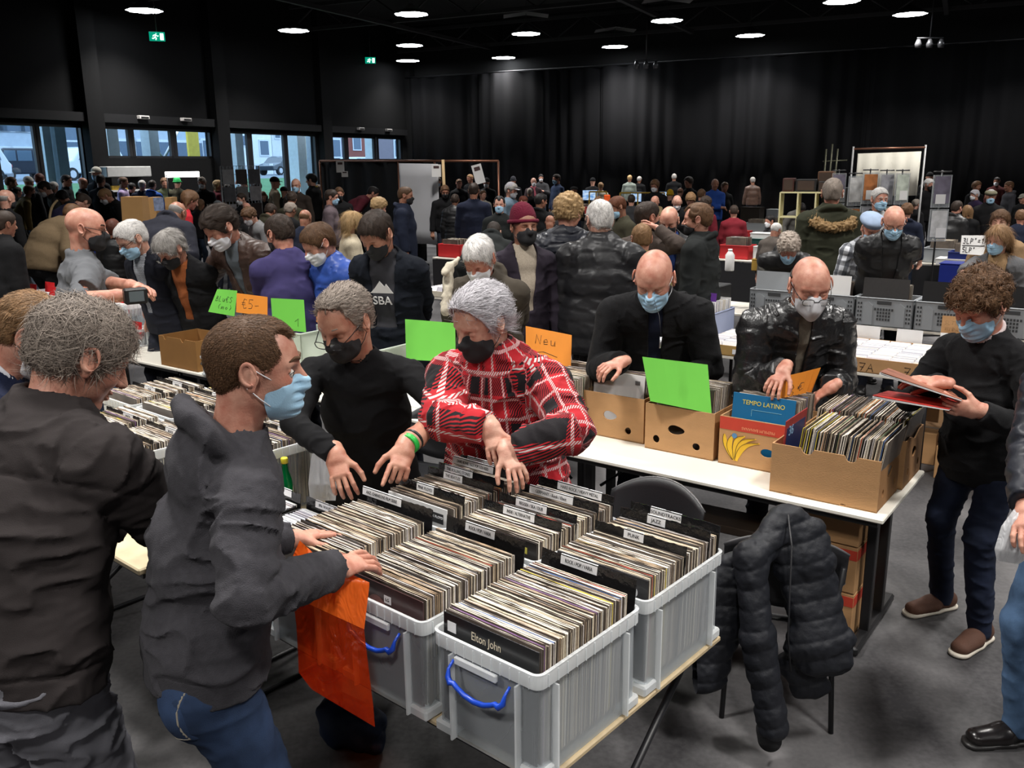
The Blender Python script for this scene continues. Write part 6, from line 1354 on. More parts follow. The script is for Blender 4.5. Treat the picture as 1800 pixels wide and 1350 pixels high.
# orange plastic bag on the hoodie man's wrist
def bag_mat(name, col, a, rough=.3):
    m, nt, b = nodes_mat(name); N = nt.nodes; L = nt.links; b.inputs['Base Color'].default_value = (*col, 1); b.inputs['Roughness'].default_value = rough
    tr = N.new('ShaderNodeBsdfTranslucent'); tr.inputs[0].default_value = (*col, 1); t = N.new('ShaderNodeBsdfTransparent'); t.inputs[0].default_value = (1, .45, .2, 1) if 'orange' in name else (.9, .9, .9, 1)
    n = N.new('ShaderNodeTexNoise'); n.inputs['Scale'].default_value = 14; n.inputs['Distortion'].default_value = 1.5; tc = N.new('ShaderNodeTexCoord'); mp = N.new('ShaderNodeMapping'); mp.inputs['Scale'].default_value = (2, 2, .5); L.new(tc.outputs['Object'], mp.inputs[0]); L.new(mp.outputs[0], n.inputs[0])
    bp = N.new('ShaderNodeBump'); bp.inputs['Strength'].default_value = .8; bp.inputs['Distance'].default_value = .012; L.new(n.outputs['Fac'], bp.inputs['Height']); L.new(bp.outputs[0], b.inputs['Normal'])
    x1 = N.new('ShaderNodeMixShader'); x1.inputs[0].default_value = .35; L.new(b.outputs[0], x1.inputs[1]); L.new(tr.outputs[0], x1.inputs[2]); x2 = N.new('ShaderNodeMixShader'); x2.inputs[0].default_value = a; L.new(t.outputs[0], x2.inputs[1]); L.new(x1.outputs[0], x2.inputs[2]); L.new(x2.outputs[0], N['Material Output'].inputs[0]); return m
def bag(name, label, Lp, Rp, dep, m, bulge=.03, cat='bag', ridge=.006, mats=None, top_m=None, split=.3, parent=None, bow=0):
    """two skins between a left and a right outline; Lp, Rp lists of pixels, dep list of view depths"""
    n = 24; mm = 14; A = [atd(*p, d) for p, d in zip(Lp, dep)]; B_ = [atd(*p, d) for p, d in zip(Rp, dep)]
    def at_(C, t): t = t*(len(C)-1); i = min(int(t), len(C)-2); f = t-i; return C[i]*(1-f)+C[i+1]*f
    o = at_(A, .5); root = empty(name, tuple(o), 0, label=label, cat=cat); 
    for part, (t0, t1), m_ in (('top_panel', (0, split), top_m or m), ('pouch', (split, 1), m)):
        vs = []; fs = []
        for s in (-1, 1):
            for i in range(n+1):
                t = t0+(t1-t0)*i/n; a, b = at_(A, t), at_(B_, t)
                for j in range(mm+1):
                    u = j/mm; p = a*(1-u)+b*u; dirv = nrm(p-np.array([0, 0, CH])); w_ = math.sin(math.pi*u)**.7*min(1, math.sin(math.pi*min(1, .12+t*.88))*1.3)
                    vs.append(p+dirv*(s*bulge*w_+ridge*math.sin(u*17+t*3+s)*w_+ridge*.6*math.sin(u*31-t*9)*w_)-o)
        W = mm+1; Bn = (n+1)*W
        for i in range(n):
            for j in range(mm): a = i*W+j; fs.append((a, a+W, a+W+1, a+1)); fs.append((Bn+a, Bn+a+1, Bn+a+W+1, Bn+a+W))
        q = MB(); q.add(vs, fs, 0, True); ob = q.build(part, m_, root)
    return root
OB = bag_mat('orange_bag_thin', (.62, .055, .008), .30); OT = bag_mat('orange_bag_folded', (.95, .17, .02), .97)
bag('plastic_bag', 'bright orange plastic bag hanging from the wrist of the hoodie man', [(527, 950), (505, 1000), (515, 1050), (521, 1100), (524, 1150), (525, 1182), (548, 1212)], [(565, 985), (650, 1024), (640, 1108), (645, 1150), (651, 1200), (656, 1240), (659, 1278)], [2.44, 2.43, 2.42, 2.41, 2.40, 2.40, 2.40], OB, .030, top_m=OT, split=.33)
WB = bag_mat('white_bag', (.72, .73, .75), .9, .35)
bag('plastic_bag', 'white plastic bag hanging beside the man in the black sweater', [(555, 770), (546, 810), (542, 850), (545, 880)], [(578, 768), (585, 810), (592, 850), (590, 880)], [3.75]*4, WB, .05, split=.3)
bag('plastic_bag', 'crumpled grey plastic bag held by the person at the right edge', [(1782, 895), (1760, 925), (1748, 965), (1752, 985)], [(1812, 895), (1820, 930), (1818, 975), (1790, 992)], [2.95]*4, WB, .04, split=.3)
BB = mat('blue_fabric', (.005, .016, .05), .6, var=.3, vscale=10)
V, Q = march([cap(atz(600, 1270, .10), atz(650, 1280, .10), .10, .08, k=.05)], .012, lambda P, d, i_, h_: d+.030*vnoise(P, 11, 4)+.012*vnoise(P, 30, 5), amp=.04); o = link_mesh('shopping_bag', np_mesh('shopping_bag', V, Q), BB); tag(o, 'dark blue bag lying on the floor under the front table', 'bag')
# stacked banana cartons under the long table's end
u0 = tp(-.55, .20, -TT)
for k in range(3):
    o = u0+Vector((0, 0, .245*k+.003)); cb = empty('cardboard_box', o, TR, label='banana carton under the table end, %s of the stack' % ('bottom', 'middle one', 'top')[k], cat='cardboard box', group='banana cartons under the long table'); q = MB(); q.box((.20, .25, .12), (.40, .5, .238), bev=.003); q.build('carton', CARD[0], cb)
    q = MB(); q.box((.20, -.001, .20), (.398, .002, .05)); q.build('red_band', REDB, cb)
    if k < 2: text('PREMIUM', .045, cb, (.23, -.003, .14), (math.pi/2, 0, 0), INK, sx=.9); text('BANANAS', .045, cb, (.23, -.003, .095), (math.pi/2, 0, 0), INK, sx=.9)
    q = MB(); q.box((.401, .25, .20), (.002, .49, .05)); q.build('side_band', REDB, cb)
for k in range(2):
    o = tp(-.50+.0, .52, -TT)+Vector((.62, -.2, .0)); 
# low cartons on the floor beyond the table end
for i, (p, w_, l_, h_, rz_, lab) in enumerate((((1535, 760), .45, .35, .25, TR, 'brown carton on the floor behind the corner cartons'), ((1640, 800), .4, .35, .25, TR, 'brown carton on the floor left of the reading man'), ((1560, 715), .4, .35, .28, TR, 'open carton under the disc table'))):
    o = Vector(atz(p[0], p[1]+40, .0)); cb = empty('cardboard_box', o, rz_, label=lab, cat='cardboard box', group='cartons on the floor'); q = MB(); q.box((w_/2, l_/2, h_/2), (w_, l_, h_), bev=.004); q.build('carton', CARD[0], cb); q = MB(); q.box((w_/2, l_/2, h_+.001), (w_*.9, .05, .002)); q.build('tape', mat('tape_brown', (.25, .16, .08), .3), cb)
# pink scrap on the floor
q = MB(); q.box((0, 0, .001), (.035, .025, .0015)); o = q.build('paper_scrap', mat('pink_paper', srgb(226, 150, 190), .7), label='tiny pink paper scrap on the floor by the brown shoes', cat='paper'); o.location = atz(1657, 1036, .001)
# ---------------------------------------------------------------- disc tables, crates and stalls behind
GREY = mat('grey_crate', srgb(150, 154, 158), .55, var=.05); GREYD = mat('grey_crate_slot', (.05, .052, .055), .8); WT = mat('white_top2', srgb(222, 216, 204), .4, var=.06)
def plain_table(o, rz, w, l, label, m=None, cloth=None, h=TT, group='stall tables in the hall'):
    root = empty('table', (o[0], o[1], 0), rz, label=label, cat='table', group=group); q = MB(); q.box((w/2, l/2, h-.014), (w, l, .026), bev=.004); q.build('table_top', m or WT, root)
    if cloth: q = MB(); q.box((w/2, .006, h/2-.02), (w, .008, h-.04)); q.box((.006, l/2, h/2-.02), (.008, l, h-.04)); q.build('table_cloth', cloth, root)
    for x in (.08, w-.08):
        for y in (.08, l-.08): q = MB(); q.tube([(x, y, 0), (x, y, h-.027)], .016, 6); q.build('leg', STEEL, root)
    return root
def crate(o, rz, w, l, h, m, label, grid=False, group='crates on the stall tables', fill=None, seed=0, cat='crate'):
    r = open_tray('crate', o, rz, w, l, h, m, label, cat, group, th=.01, lip=.008)
    if grid:
        q = MB()
        for i in range(9):
            for j in range(4):
                if abs(i-4) < 3+ (j == 0): q.box((w/2+(i-4)*.026, -.001, h*.62-j*.032), (.017, .004, .022))
        for j in range(5):
            for x in (.025, .05, w-.05, w-.025): q.box((x, -.001, h*.80-j*.04), (.014, .004, .02))
        q.build('slots', GREYD, r); q = MB()
        for x in (w*.22, w*.78): q.prism([(x-.045, .01), (x+.045, .01), (x+.045, h*.74), (x, h*.88), (x-.045, h*.74)], -.008, 0)
        q.build('panel', m, r)
        q = MB(); q.box((w/2, -.002, h*.86), (.13, .006, .03)); q.build('grip', GREYD, r)
    return r
def at_row(px, py, z=TT): return Vector(atz(px, py, z))
RT = Matrix.Rotation(TR, 3, 'Z')
# second row: disc tables in front of the grey crates
T2 = at_row(1262, 660, TT-.0); 
B2 = Vector((1.60, 7.28, TT)); dirx = RT@Vector((1, 0, 0)); diry = RT@Vector((0, 1, 0))
plain_table(B2-dirx*.15, TR, 1.8, .9, 'table carrying the wooden disc tray left of the leather jacket man'); plain_table(B2+dirx*1.68, TR, 1.9, 1.1, 'table carrying the cardboard disc trays marked 7A'); plain_table(B2+dirx*3.62, TR, 1.8, 1.1, 'table of disc trays reaching behind the reading man')
TRAY = mat('tray_wood', srgb(176, 142, 84), .7, var=.1)
def disc_tray(o, w, l, cols, lab, m=TRAY, h=.085, seed=0, single=True, marks=None, dl=None):
    r = open_tray('disc_tray', o, TR, w, l, h, m, lab, 'tray', 'shallow trays of discs'); cw = w/cols
    for c in range(cols): discs(o, TR, .03, l-.03, .03, cw*(c+.5), dl or 'disc in white case in the ' + lab[:40], 'discs in the ' + lab[:44], seed+c, scale=((cw-.012)/.142, 1.8, .72), single=single, lean=.5, pitch=.012)
    if marks:
        for (x, s) in marks: 
            for st in hand(s, 0, 0, .05, .06): q = MB(); q.tube([(x+a, -.002, .012+b) for a, b in st], .0022, 4); q.build('handwriting', INK, r)
    return r
disc_tray(B2+Vector((0, 0, .002)), .62, .62, 4, 'wooden disc tray labelled D-K beside the leather jacket man', seed=200)
q = MB(); q.box((0, 0, 0), (.11, .003, .04)); lb = q.build('price_label', LAB, label='small white tag reading D-K on the wooden tray', cat='label'); lb.location = B2+dirx*.33-diry*.004+Vector((0, 0, .04)); lb.rotation_euler = (0, 0, TR); text('D-K', .03, lb, (0, -.002, 0), (math.pi/2, 0, 0), INK)
disc_tray(B2+dirx*.98+Vector((0, 0, .002)), 1.0, .80, 6, 'cardboard disc tray marked 7A behind the leather jacket', m=CARD[0], h=.11, seed=210, marks=((.30, '7A'), (.62, '7A')))
disc_tray(B2+dirx*2.02+Vector((0, 0, .002)), .80, .80, 5, 'cardboard disc tray next to the reading man', m=CARD[0], h=.11, seed=220, single=False)
for k in range(5): 
    q = MB(); q.box((.09, 0, .075), (.20, .003, .15)); c = q.build('white_board', WHITEP, label='blank white header card, number place %s from the left behind the disc tray' % ('one', 'two', 'three', 'four', 'five')[k], cat='card', group='white header cards behind the disc trays'); c['label'] = ['white header card right at the leather jacket shoulder', 'white header card left of the brown notice', 'white header card under the brown notice', 'white header card right of the brown notice', 'white header card beside the mask of the reading man'][k]; c.location = B2+dirx*(1.02+k*.33)+diry*.84+Vector((0, 0, .06)); c.rotation_euler = (-.1, 0, TR)
q = MB(); q.box((0, 0, .12), (.24, .003, .24)); c = q.build('notice_card', CARD[0], label='brown cardboard notice with faint pencil writing on the grey crate', cat='sign', group='cardboard notices'); c.location = B2+dirx*1.78+diry*.90+Vector((0, 0, .10)); c.rotation_euler = (-.05, 0, TR)
q2 = MB()
for st in hand('SLTTERS', -.10, .17, .020, .03)+hand('NIDAL', -.09, .12, .020, .03): q2.tube([(a, -.003, b) for a, b in st], .0011, 4)
q2.build('handwriting', mat('pencil', (.25, .16, .08), .7), c)
# crates with the boards
B3 = Vector((2.16, 9.42, TT)); plain_table(B3-dirx*1.0, TR, 1.8, .8, 'table with the black box left of the grey crates'); plain_table(B3+dirx*.83, TR, 1.8, .8, 'table under the grey crates behind the leather jacket man'); plain_table(B3+dirx*2.66, TR, 1.8, .8, 'table under the grey crates behind the reading man')
for i, x in enumerate((.42, .96, 1.50, 2.04, 2.58, 3.12)):
    o = B3+dirx*x+Vector((0, 0, .002)); crate(o, TR, .52, .36, .27, GREY, 'grey ventilated crate %s' % ('under the plain grey board', 'behind the bald head in leather', 'behind the quilted shoulder', 'with the left black board', 'with the right black board', 'behind the curly haired reader')[i], True, 'grey ventilated crates in a row')
    records(o+RT@Vector((.26, 0, 0)), TR, 0, 0, .06, .34, .05, '', '', 300+i, False, pitch=.009, acc=.15)
    q = MB(); q.box((0, 0, .20), (.42, .004, .26)); c = q.build('plain_board', [GREY, WHITEP, ACC[5], BLACKP, BLACKP, BLACKP][i], label=('plain grey board standing in the grey crate', 'white board behind the bald head in leather', 'dark printed sleeve front in the third grey crate', 'left black board standing in the grey crates', 'right black board standing in the grey crates', 'black board behind the curly haired reader')[i], cat='board', group='boards standing in the grey crates'); c.location = o+RT@Vector((.25, .035, .13)); c.rotation_euler = (-.12, 0, TR)
# red and pale blue crates left of the wooden tray
o = B2+diry*.12-dirx*.62+Vector((0, 0, .002))
plain_table(B2-dirx*2.0+diry*.0, TR, 1.8, .9, 'table with the red crate behind the bald man in fleece')
REDC = mat('red_crate', srgb(190, 40, 44), .5, var=.06); BLC = mat('pale_blue_crate', srgb(150, 160, 190), .5, var=.05); PUR = mat('purple_card', srgb(104, 52, 150), .6)
crate(B2-dirx*.60+diry*.02+Vector((0, 0, .002)), TR, .42, .50, .22, REDC, 'red crate of white cases behind the bald man in fleece', group=None); crate(B2-dirx*.60+diry*.56+Vector((0, 0, .002)), TR, .42, .55, .22, BLC, 'pale blue crate of white cases behind the red crate', group=None)
for dy, sd in ((.02, 230), (.56, 233)):
    for c in (.11, .31): discs(B2-dirx*.60+diry*dy, TR, .04, .48, .16, c, '', '', sd, scale=(1.35, 1.4, 1.3), single=False, lean=.1, pitch=.012)
for k, (dx, dy) in enumerate(((-.58, .10), (-.58, .70))): q = MB(); q.box((.2, 0, .12), (.36, .004, .24)); c = q.build('purple_divider', PUR, label=('purple divider card in the red crate', 'purple divider card in the pale blue crate')[k], cat='divider card', group='purple divider cards'); c.location = B2+dirx*dx+diry*dy+Vector((0, 0, .16)); c.rotation_euler = (-.1, 0, TR)
q = MB(); q.box((.45, .2, .13), (.9, .4, .26), bev=.01); c = q.build('black_case', BLACKP, label='long black case lying on the table behind the bald man in fleece', cat='case'); c.location = B3-dirx*.85+Vector((0, 0, .002)); c.rotation_euler = (0, 0, TR)
# table of discs behind the black coat man and grey haired brown hoodie man
p = at_row(745, 520, TT); plain_table(p-dirx*.2, TR, 1.5, .8, 'table of white sleeves between the black coat and the brown hoodie'); o = p+Vector((0, 0, .002))
for k in range(2):
    disc_tray(o+dirx*(.02+k*.47), .45, .75, 3, 'flat tray of white sleeves, %s one, behind the brown hoodie man' % ('left', 'right')[k], m=mat('tray_cream', srgb(206, 198, 180), .6), h=.07, seed=240+k*4, single=False)
    crate(o+dirx*(.0+k*.46)+diry*.84-Vector((0, 0, .25)), TR, .44, .35, .42, REDC, 'red crate %s behind the flat white sleeves' % ('left', 'right')[k], group='red crates behind the flat sleeves')
    q = MB(); q.box((0, 0, .12), (.38, .004, .28)); c = q.build('white_board', WHITEP, label='blank pale board in the %s red crate' % ('left', 'right')[k], cat='board', group='pale boards in the red crates'); c.location = o+dirx*(.22+k*.46)+diry*.98+Vector((0, 0, .10)); c.rotation_euler = (-.1, 0, TR)
# --- far right stall: white shelf unit, speakers, poster racks, backdrop
def stall(px, py, z, name, fn, lab, cat, rz=HALL, group=None): o = Vector(atz(px, py, z)); return fn(o)
SHW = mat('shelf_cream', srgb(214, 206, 160), .55, var=.05)
d_ = 16.2; o = Vector(atd(1368, 400, d_)); r = empty('shelf_unit', (o.x, o.y, 0), HALL, label='cream cube shelf unit carrying dark loudspeakers', cat='shelf'); q = MB(); W_ = .93; zt = atd(1368, 338, d_)[2]; n_ = 3
for k in range(n_+1): q.box((W_*k/n_, .18, zt/2), (.025, .36, zt)); 
for k in range(5): q.box((W_/2, .18, zt*k/4 if k else .012), (W_, .36, .025))
q.build('shelf_frame', SHW, r)
for k, (x, w, h, m, lab) in enumerate(((.02, .20, .24, 'radio_red', 'small reddish wooden radio on the cream shelf unit'), (.25, .36, .22, 'amp_black', 'wide black amplifier on the cream shelf unit'), (.64, .15, .18, 'spk_black', 'small black speaker on the cream shelf unit'))):
    rr_ = empty('loudspeaker', Vector((o.x, o.y, zt+.014))+RH@Vector((x, .05, 0)), HALL, label=lab, cat='loudspeaker', group='hifi pieces on the shelf unit'); q = MB(); q.box((w/2, .12, h/2), (w, .24, h), bev=.01); q.build('cabinet', mat(m, (.06, .02, .015) if 'red' in m else (.014, .013, .013), .5), rr_); q = MB(); q.box((w/2, -.002, h*.5), (w*.8, .006, h*.75)); q.build('grille', mat('grille_brown', (.05, .03, .02), .9), rr_)
rr_ = empty('loudspeaker', Vector(atd(1437, 331, 16.0)), HALL, label='walnut loudspeaker cabinet beside the poster racks', cat='loudspeaker'); q = MB(); q.box((.12, .15, .15), (.26, .3, .30), bev=.01); q.build('cabinet', mat('walnut', (.11, .05, .025), .5, var=.2), rr_); q = MB(); q.box((.12, -.002, .15), (.21, .006, .25)); q.build('grille', mat('grille_brown', (.05, .03, .02), .9), rr_)
q = MB(); q.box((.2, .2, .55), (.5, .4, 1.1)); c = q.build('speaker_plinth', BLACKP, label='dark plinth under the walnut loudspeaker', cat='plinth'); p_ = atd(1430, 330, 16.0); c.location = (p_[0]+.22, p_[1], 0); c.scale = (1, 1, (p_[2]-.005)/1.1); c.rotation_euler = (0, 0, HALL)
CLR = clear_plastic('rack_clear', (.6, .62, .64), .30)
PAPC = [srgb(206, 204, 198), srgb(110, 104, 120), srgb(190, 186, 176), srgb(196, 180, 130), srgb(200, 198, 196), srgb(176, 110, 60), srgb(150, 150, 156), srgb(188, 196, 184)]
def poster_rack(x0, x1, ytop, ybot, dd, label, seed, papers=None):
    a = Vector(atd((x0+x1)/2, ytop, dd)); w = (x1-x0)/1550*dd; zt = a.z; zb_ = atd((x0+x1)/2, ybot, dd)[2]; r = empty('poster_rack', (a.x, a.y, 0), -.0, label=label, cat='display rack', group='clear poster racks on black stands'); rr = random.Random(seed)
    q = MB(); q.tube([(0, .03, 0.02), (0, .03, zt+.05)], .012, 8); q.box((0, .03, .01), (.4, .4, .02)); q.tube([(-w/2, .02, zt+.03), (w/2, .02, zt+.03)], .010, 6); q.build('stand', BLACKP, r)
    n = max(1, int(round((zt-zb_)/.50))); ph = (zt-zb_)/n
    for k in range(n):
        zc = zt-ph*(k+.5); q = MB(); q.box((0, 0, zc), (w, .03, ph*.95)); pk = q.build('pocket', CLR, r)
        q = MB(); q.box((0, -.018, zc+.02), (w*.86, .003, ph*.78)); q.build('poster', mat('poster_%d' % ((seed+k) % 8), PAPC[(seed+k*3) % 8], .6, var=.5, vscale=7), pk)
        if rr.random() < .7: q = MB(); q.box((rr.uniform(-.05, .05), -.022, zc-.1), (w*.55, .003, ph*.28)); q.build('note', WHITEP, pk)
RK = [(1464, 1488, 303, 410, 14.6, 'clear poster rack leftmost beside the walnut speaker'), (1493, 1517, 308, 420, 14.4, 'clear poster rack with a violet poster on top'), (1518, 1545, 302, 420, 14.2, 'clear poster rack with two white posters'), (1548, 1573, 303, 420, 14.0, 'clear poster rack with an orange poster'), (1576, 1600, 303, 420, 13.9, 'clear poster rack with small black pictures')]
for i, (x0, x1, yt, yb, dd, lab) in enumerate(RK): poster_rack(x0, x1, yt, yb, dd, lab, i+1)
poster_rack(1642, 1674, 306, 428, 11.5, 'tall clear poster rack standing apart on the right', 9)
# white backdrop on a pole frame
dd = 18.; A_ = Vector(atd(1500, 262, dd)); B_ = Vector(atd(1627, 259, dd)); r = empty('backdrop_stand', (A_.x, A_.y, 0), 0, label='white fabric backdrop hung on a pole frame by the poster racks', cat='backdrop'); l_ = Vector(r.location); q = MB()
q.tube([A_*1-l_, B_-l_], .02, 8); q.build('crossbar', mat('copper_pipe', (.30, .13, .08), .35, metal=.6), r)
for P_ in (A_, B_): q = MB(); q.tube([Vector((P_.x, P_.y, .0))-l_, P_-l_+Vector((0, 0, .05))], .02, 8); q.build('pole', mat('white_pole', (.6, .6, .6), .4), r)
p1, p2 = Vector(atd(1508, 270, dd-.03)), Vector(atd(1620, 266, dd-.03)); zb_ = atd(1550, 345, dd)[2]; q = MB(); vs = []; n = 30
for k in range(n+1):
    p = p1.lerp(p2, k/n); dy = .03*math.sin(k*.9); vs += [(p.x-l_.x, p.y-l_.y+dy*.3, p.z), (p.x-l_.x, p.y-l_.y+dy, zb_)]
q.add(vs, [(2*k, 2*k+2, 2*k+3, 2*k+1) for k in range(n)], 0, True); ob = q.build('backdrop_cloth', mat('backdrop_cloth', srgb(232, 228, 214), .85, var=.04), r); ob.modifiers.new('s', 'SOLIDIFY').thickness = .004
q = MB(); 
for k, x in enumerate((-.45, -.35, -.25)): q.tube([(x, .1, 1.0), (x+.02*k, .1, 2.55+.1*(k % 2))], .02, 5)
q.tube([(-.5, .1, 2.3), (-.0, .1, 2.32)], .015, 5); q.tube([(-.5, .1, 1.0), (-.2, .1, 1.0)], .02, 5); q.tube([(-.35, .1, 0), (-.35, .1, 1.05)], .03, 5); st_ = q.build('brass_stand', mat('tarnished', (.12, .12, .08), .4, metal=.5), label='tarnished metal rod stand beside the white backdrop', cat='stand'); st_.location = (A_.x, A_.y+.2, 0)
# copper pipe booth with grey sheet
dd = 21.; P0 = Vector(atd(562, 283, dd+2)); P1 = Vector(atd(876, 283, dd-1.5)); r = empty('booth_frame', (P0.x, P0.y, 0), 0, label='long pipe rail frame with black cloth along the far stalls', cat='booth frame'); l_ = Vector(r.location); q = MB(); q.tube([P0-l_, P1-l_], .028, 8); q.build('rail', mat('copper_pipe', (.30, .13, .08), .35, metal=.6), r)
for t in (0, .48, .68, 1):
    p = P0.lerp(P1, t); q = MB(); q.tube([Vector((p.x, p.y, 0))-l_, p-l_], .024, 8); q.build('pole', _M['copper_pipe'], r)
q = MB(); pe = P0.lerp(P1, .62); vs = []
for k in range(31): p = P0.lerp(pe, k/30)-l_; o_ = Vector((0, .06+.05*math.sin(k*1.1), 0)); vs += [p+o_, Vector((p.x, p.y, .05))+o_]
q.add(vs, [(2*k, 2*k+2, 2*k+3, 2*k+1) for k in range(30)], 0, True); ob = q.build('black_cloth', mat('booth_black', (.008, .008, .009), .95), r); ob.modifiers.new('s', 'SOLIDIFY').thickness = .01
pa, pb = Vector(atd(701, 287, 19.6)), Vector(atd(770, 288, 19.2)); q = MB(); vs = []; n = 20
for k in range(n+1):
    p = pa.lerp(pb, k/n)
    for j in range(7): vs.append((p.x, p.y+.02*math.sin(j*2+k*.3), p.z*(1-j/6)+.6*(j/6)))
q.add(vs, [(k*7+j, k*7+7+j, k*7+8+j, k*7+1+j) for k in range(n) for j in range(6)], 0, True); ob = q.build('grey_sheet', mat('grey_sheet', srgb(186, 186, 190), .8, var=.06, vscale=2), label='creased grey sheet hanging from the pipe frame', cat='sheet'); ob.modifiers.new('s', 'SOLIDIFY').thickness = .006
for (x, y, w, h, dd, m, lab, tz) in ((598, 293, .20, .28, 21.9, WHITEP, 'white notice pinned under the rail left of the grey sheet', 0), (606, 306, .16, .14, 21.8, WHITEP, 'smaller notice under the pinned white one', 0), (767, 300, .20, .26, 19., WHITEP, 'white notice on the right end of the grey sheet', 0), (841, 306, .22, .42, 19.5, WHITEP, 'tilted white board leaning under the pipe rail', .25), (695, 240, .001, .001, 30, WHITEP, '', 0)):
    if not lab: continue
    p = Vector(atd(x, y, dd)); q = MB(); q.box((0, 0, 0), (w, .006, h)); c = q.build('paper_notice', m, label=lab, cat='notice', group='white notices along the far stalls'); c.location = p; c.rotation_euler = (0, -tz, 0); q = MB(); q.box((0, -.005, h*.28), (w*.6, .002, h*.2)); q.build('printed_picture', mat('print_dark', (.06, .03, .03), .6), c)
wp = Vector(atd(781, 310, 19.0)); q = MB(); q.tube([(wp.x, wp.y, 1.0), (wp.x-.02, wp.y, wp.z+.35)], .035, 6); q.build('wooden_post', mat('pale_wood', srgb(206, 176, 130), .6), label='pale wooden post beside the grey sheet', cat='post')
# gridwall with records on the window side
g0, g1 = Vector(atd(386, 292, 20.5)), Vector(atd(455, 296, 21.5)); r = empty('grid_wall', (g0.x, g0.y, 0), math.atan2(g1.y-g0.y, g1.x-g0.x), label='grey grid panel hung with record covers before the windows', cat='display panel'); w = (g1-g0).length; q = MB()
for k in range(13): q.tube([(w*k/12, 0, .05), (w*k/12, 0, g0.z)], .006, 4)
for k in range(13): q.tube([(0, 0, .05+(g0.z-.05)*k/12), (w, 0, .05+(g0.z-.05)*k/12)], .006, 4)
for x in (0, w): q.tube([(x, 0, 0), (x, 0, g0.z)], .02, 6)
q.build('grid', mat('grid_grey', (.25, .26, .27), .4, metal=.4), r)
for i in range(3):
    for j in range(3): q = MB(); q.box((w*(i+.5)/3, -.03, g0.z-.25-j*.40), (w*.28, .01, .34)); q.build('record_cover', mat('gc_%d' % ((i*3+j) % 5), [(.3, .3, .31), (.10, .10, .11), (.35, .34, .36), (.05, .04, .04), (.20, .2, .2)][(i*3+j) % 5], .4, var=.3), r)
# bar kiosk with lit shelves under the high windows
kp = Vector(atd(186, 292, 25.0)); kq = Vector(atd(266, 290, 26.5)); r = empty('bar_shelf', (kp.x, kp.y, 0), math.atan2(kq.y-kp.y, kq.x-kp.x), label='lit bar shelf with a pale hood against the window wall', cat='bar shelf'); w = (kq-kp).length; q = MB(); q.box((w/2, .3, kp.z-.16), (w*.98, .6, .30), bev=.02); q.build('hood', mat('hood_grey', (.45, .45, .44), .4), r)
for k in range(3): q = MB(); q.box((w/2, .25, kp.z-.70-.32*k), (w*.96, .4, .05)); q.build('shelf', WHITEP, r); q = MB(); q.box((w*.35, .2, kp.z-.61-.32*k), (w*.45, .2, .12)); q.build('goods', mat('goods_y', srgb(210, 160, 40), .5, var=.5, vscale=20) if k != 1 else mat('goods_w', srgb(200, 196, 190), .5, var=.4, vscale=20), r)
q = MB(); q.box((w/2, .55, kp.z/2), (w, .05, kp.z-.1)); q.build('back_panel', STEEL, r)
LB = nodes_mat('counter_light'); LB[2].inputs['Emission Color'].default_value = (1, .98, .95, 1); LB[2].inputs['Emission Strength'].default_value = 5
p = Vector(atd(297, 307, 25.5)); p2 = Vector(atd(352, 306, 26.5)); r = empty('bar_counter', (p.x, p.y, 0), math.atan2(p2.y-p.y, p2.x-p.x), label='dark bar counter with a bright strip light above it', cat='counter'); w = (p2-p).length; q = MB(); q.box((w/2, .3, .55), (w*1.6, .6, 1.1)); q.build('counter', STEEL, r); q = MB(); q.box((w/2, .1, p.z), (w, .12, .16)); q.build('strip_light', LB[0], r)
for x in (0, w): q = MB(); q.tube([(x, .1, 1.1), (x, .1, p.z)], .02, 6); q.build('post', STEEL, r)
# brown cardboard A frame displays on the left
for i, (x0, x1, y0, y1, dd, lab) in enumerate(((211, 248, 346, 392, 11.0, 'tall brown cardboard display stand left of the red jacket'), (256, 272, 347, 382, 11.6, 'narrow brown cardboard display behind the tall one'), (288, 300, 347, 386, 11.6, 'brown cardboard display edge beside the blue poster'))):
    a = Vector(atd(x0, y1, dd)); b = Vector(atd(x1, y1, dd)); zt = atd(x0, y0, dd)[2]; w = (b-a).length; r = empty('cardboard_display', (a.x, a.y, TT), math.atan2(b.y-a.y, b.x-a.x), label=lab, cat='display stand', group='cardboard display stands'); q = MB(); hh = zt-TT; n = 3
    for k in range(n): z0_ = hh*k/n+.01; q.add([(0, -.0+.03*k, z0_), (w, .03*k, z0_), (w, .04+.03*k, z0_+hh/n-.012), (0, .04+.03*k, z0_+hh/n-.012), (0, .3, z0_), (w, .3, z0_), (w, .3, z0_+hh/n-.012), (0, .3, z0_+hh/n-.012)], [(0,1,2,3),(5,4,7,6),(0,3,7,4),(1,5,6,2),(3,2,6,7),(0,4,5,1)])
    q.build('display_front', mat('kraft', srgb(158, 120, 72), .8, var=.06), r)
q = MB(); q.box((0, 0, 0), (.13, .004, .17)); c = q.build('photo_poster', mat('blue_poster', srgb(140, 156, 190), .4, var=.6, vscale=22), label='bluish printed poster between the brown cardboard displays', cat='poster'); c.location = atd(279, 359, 11.5)
plain_table(Vector(atz(215, 408, TT)), TR, 1.8, .8, 'stall table under the brown cardboard displays')
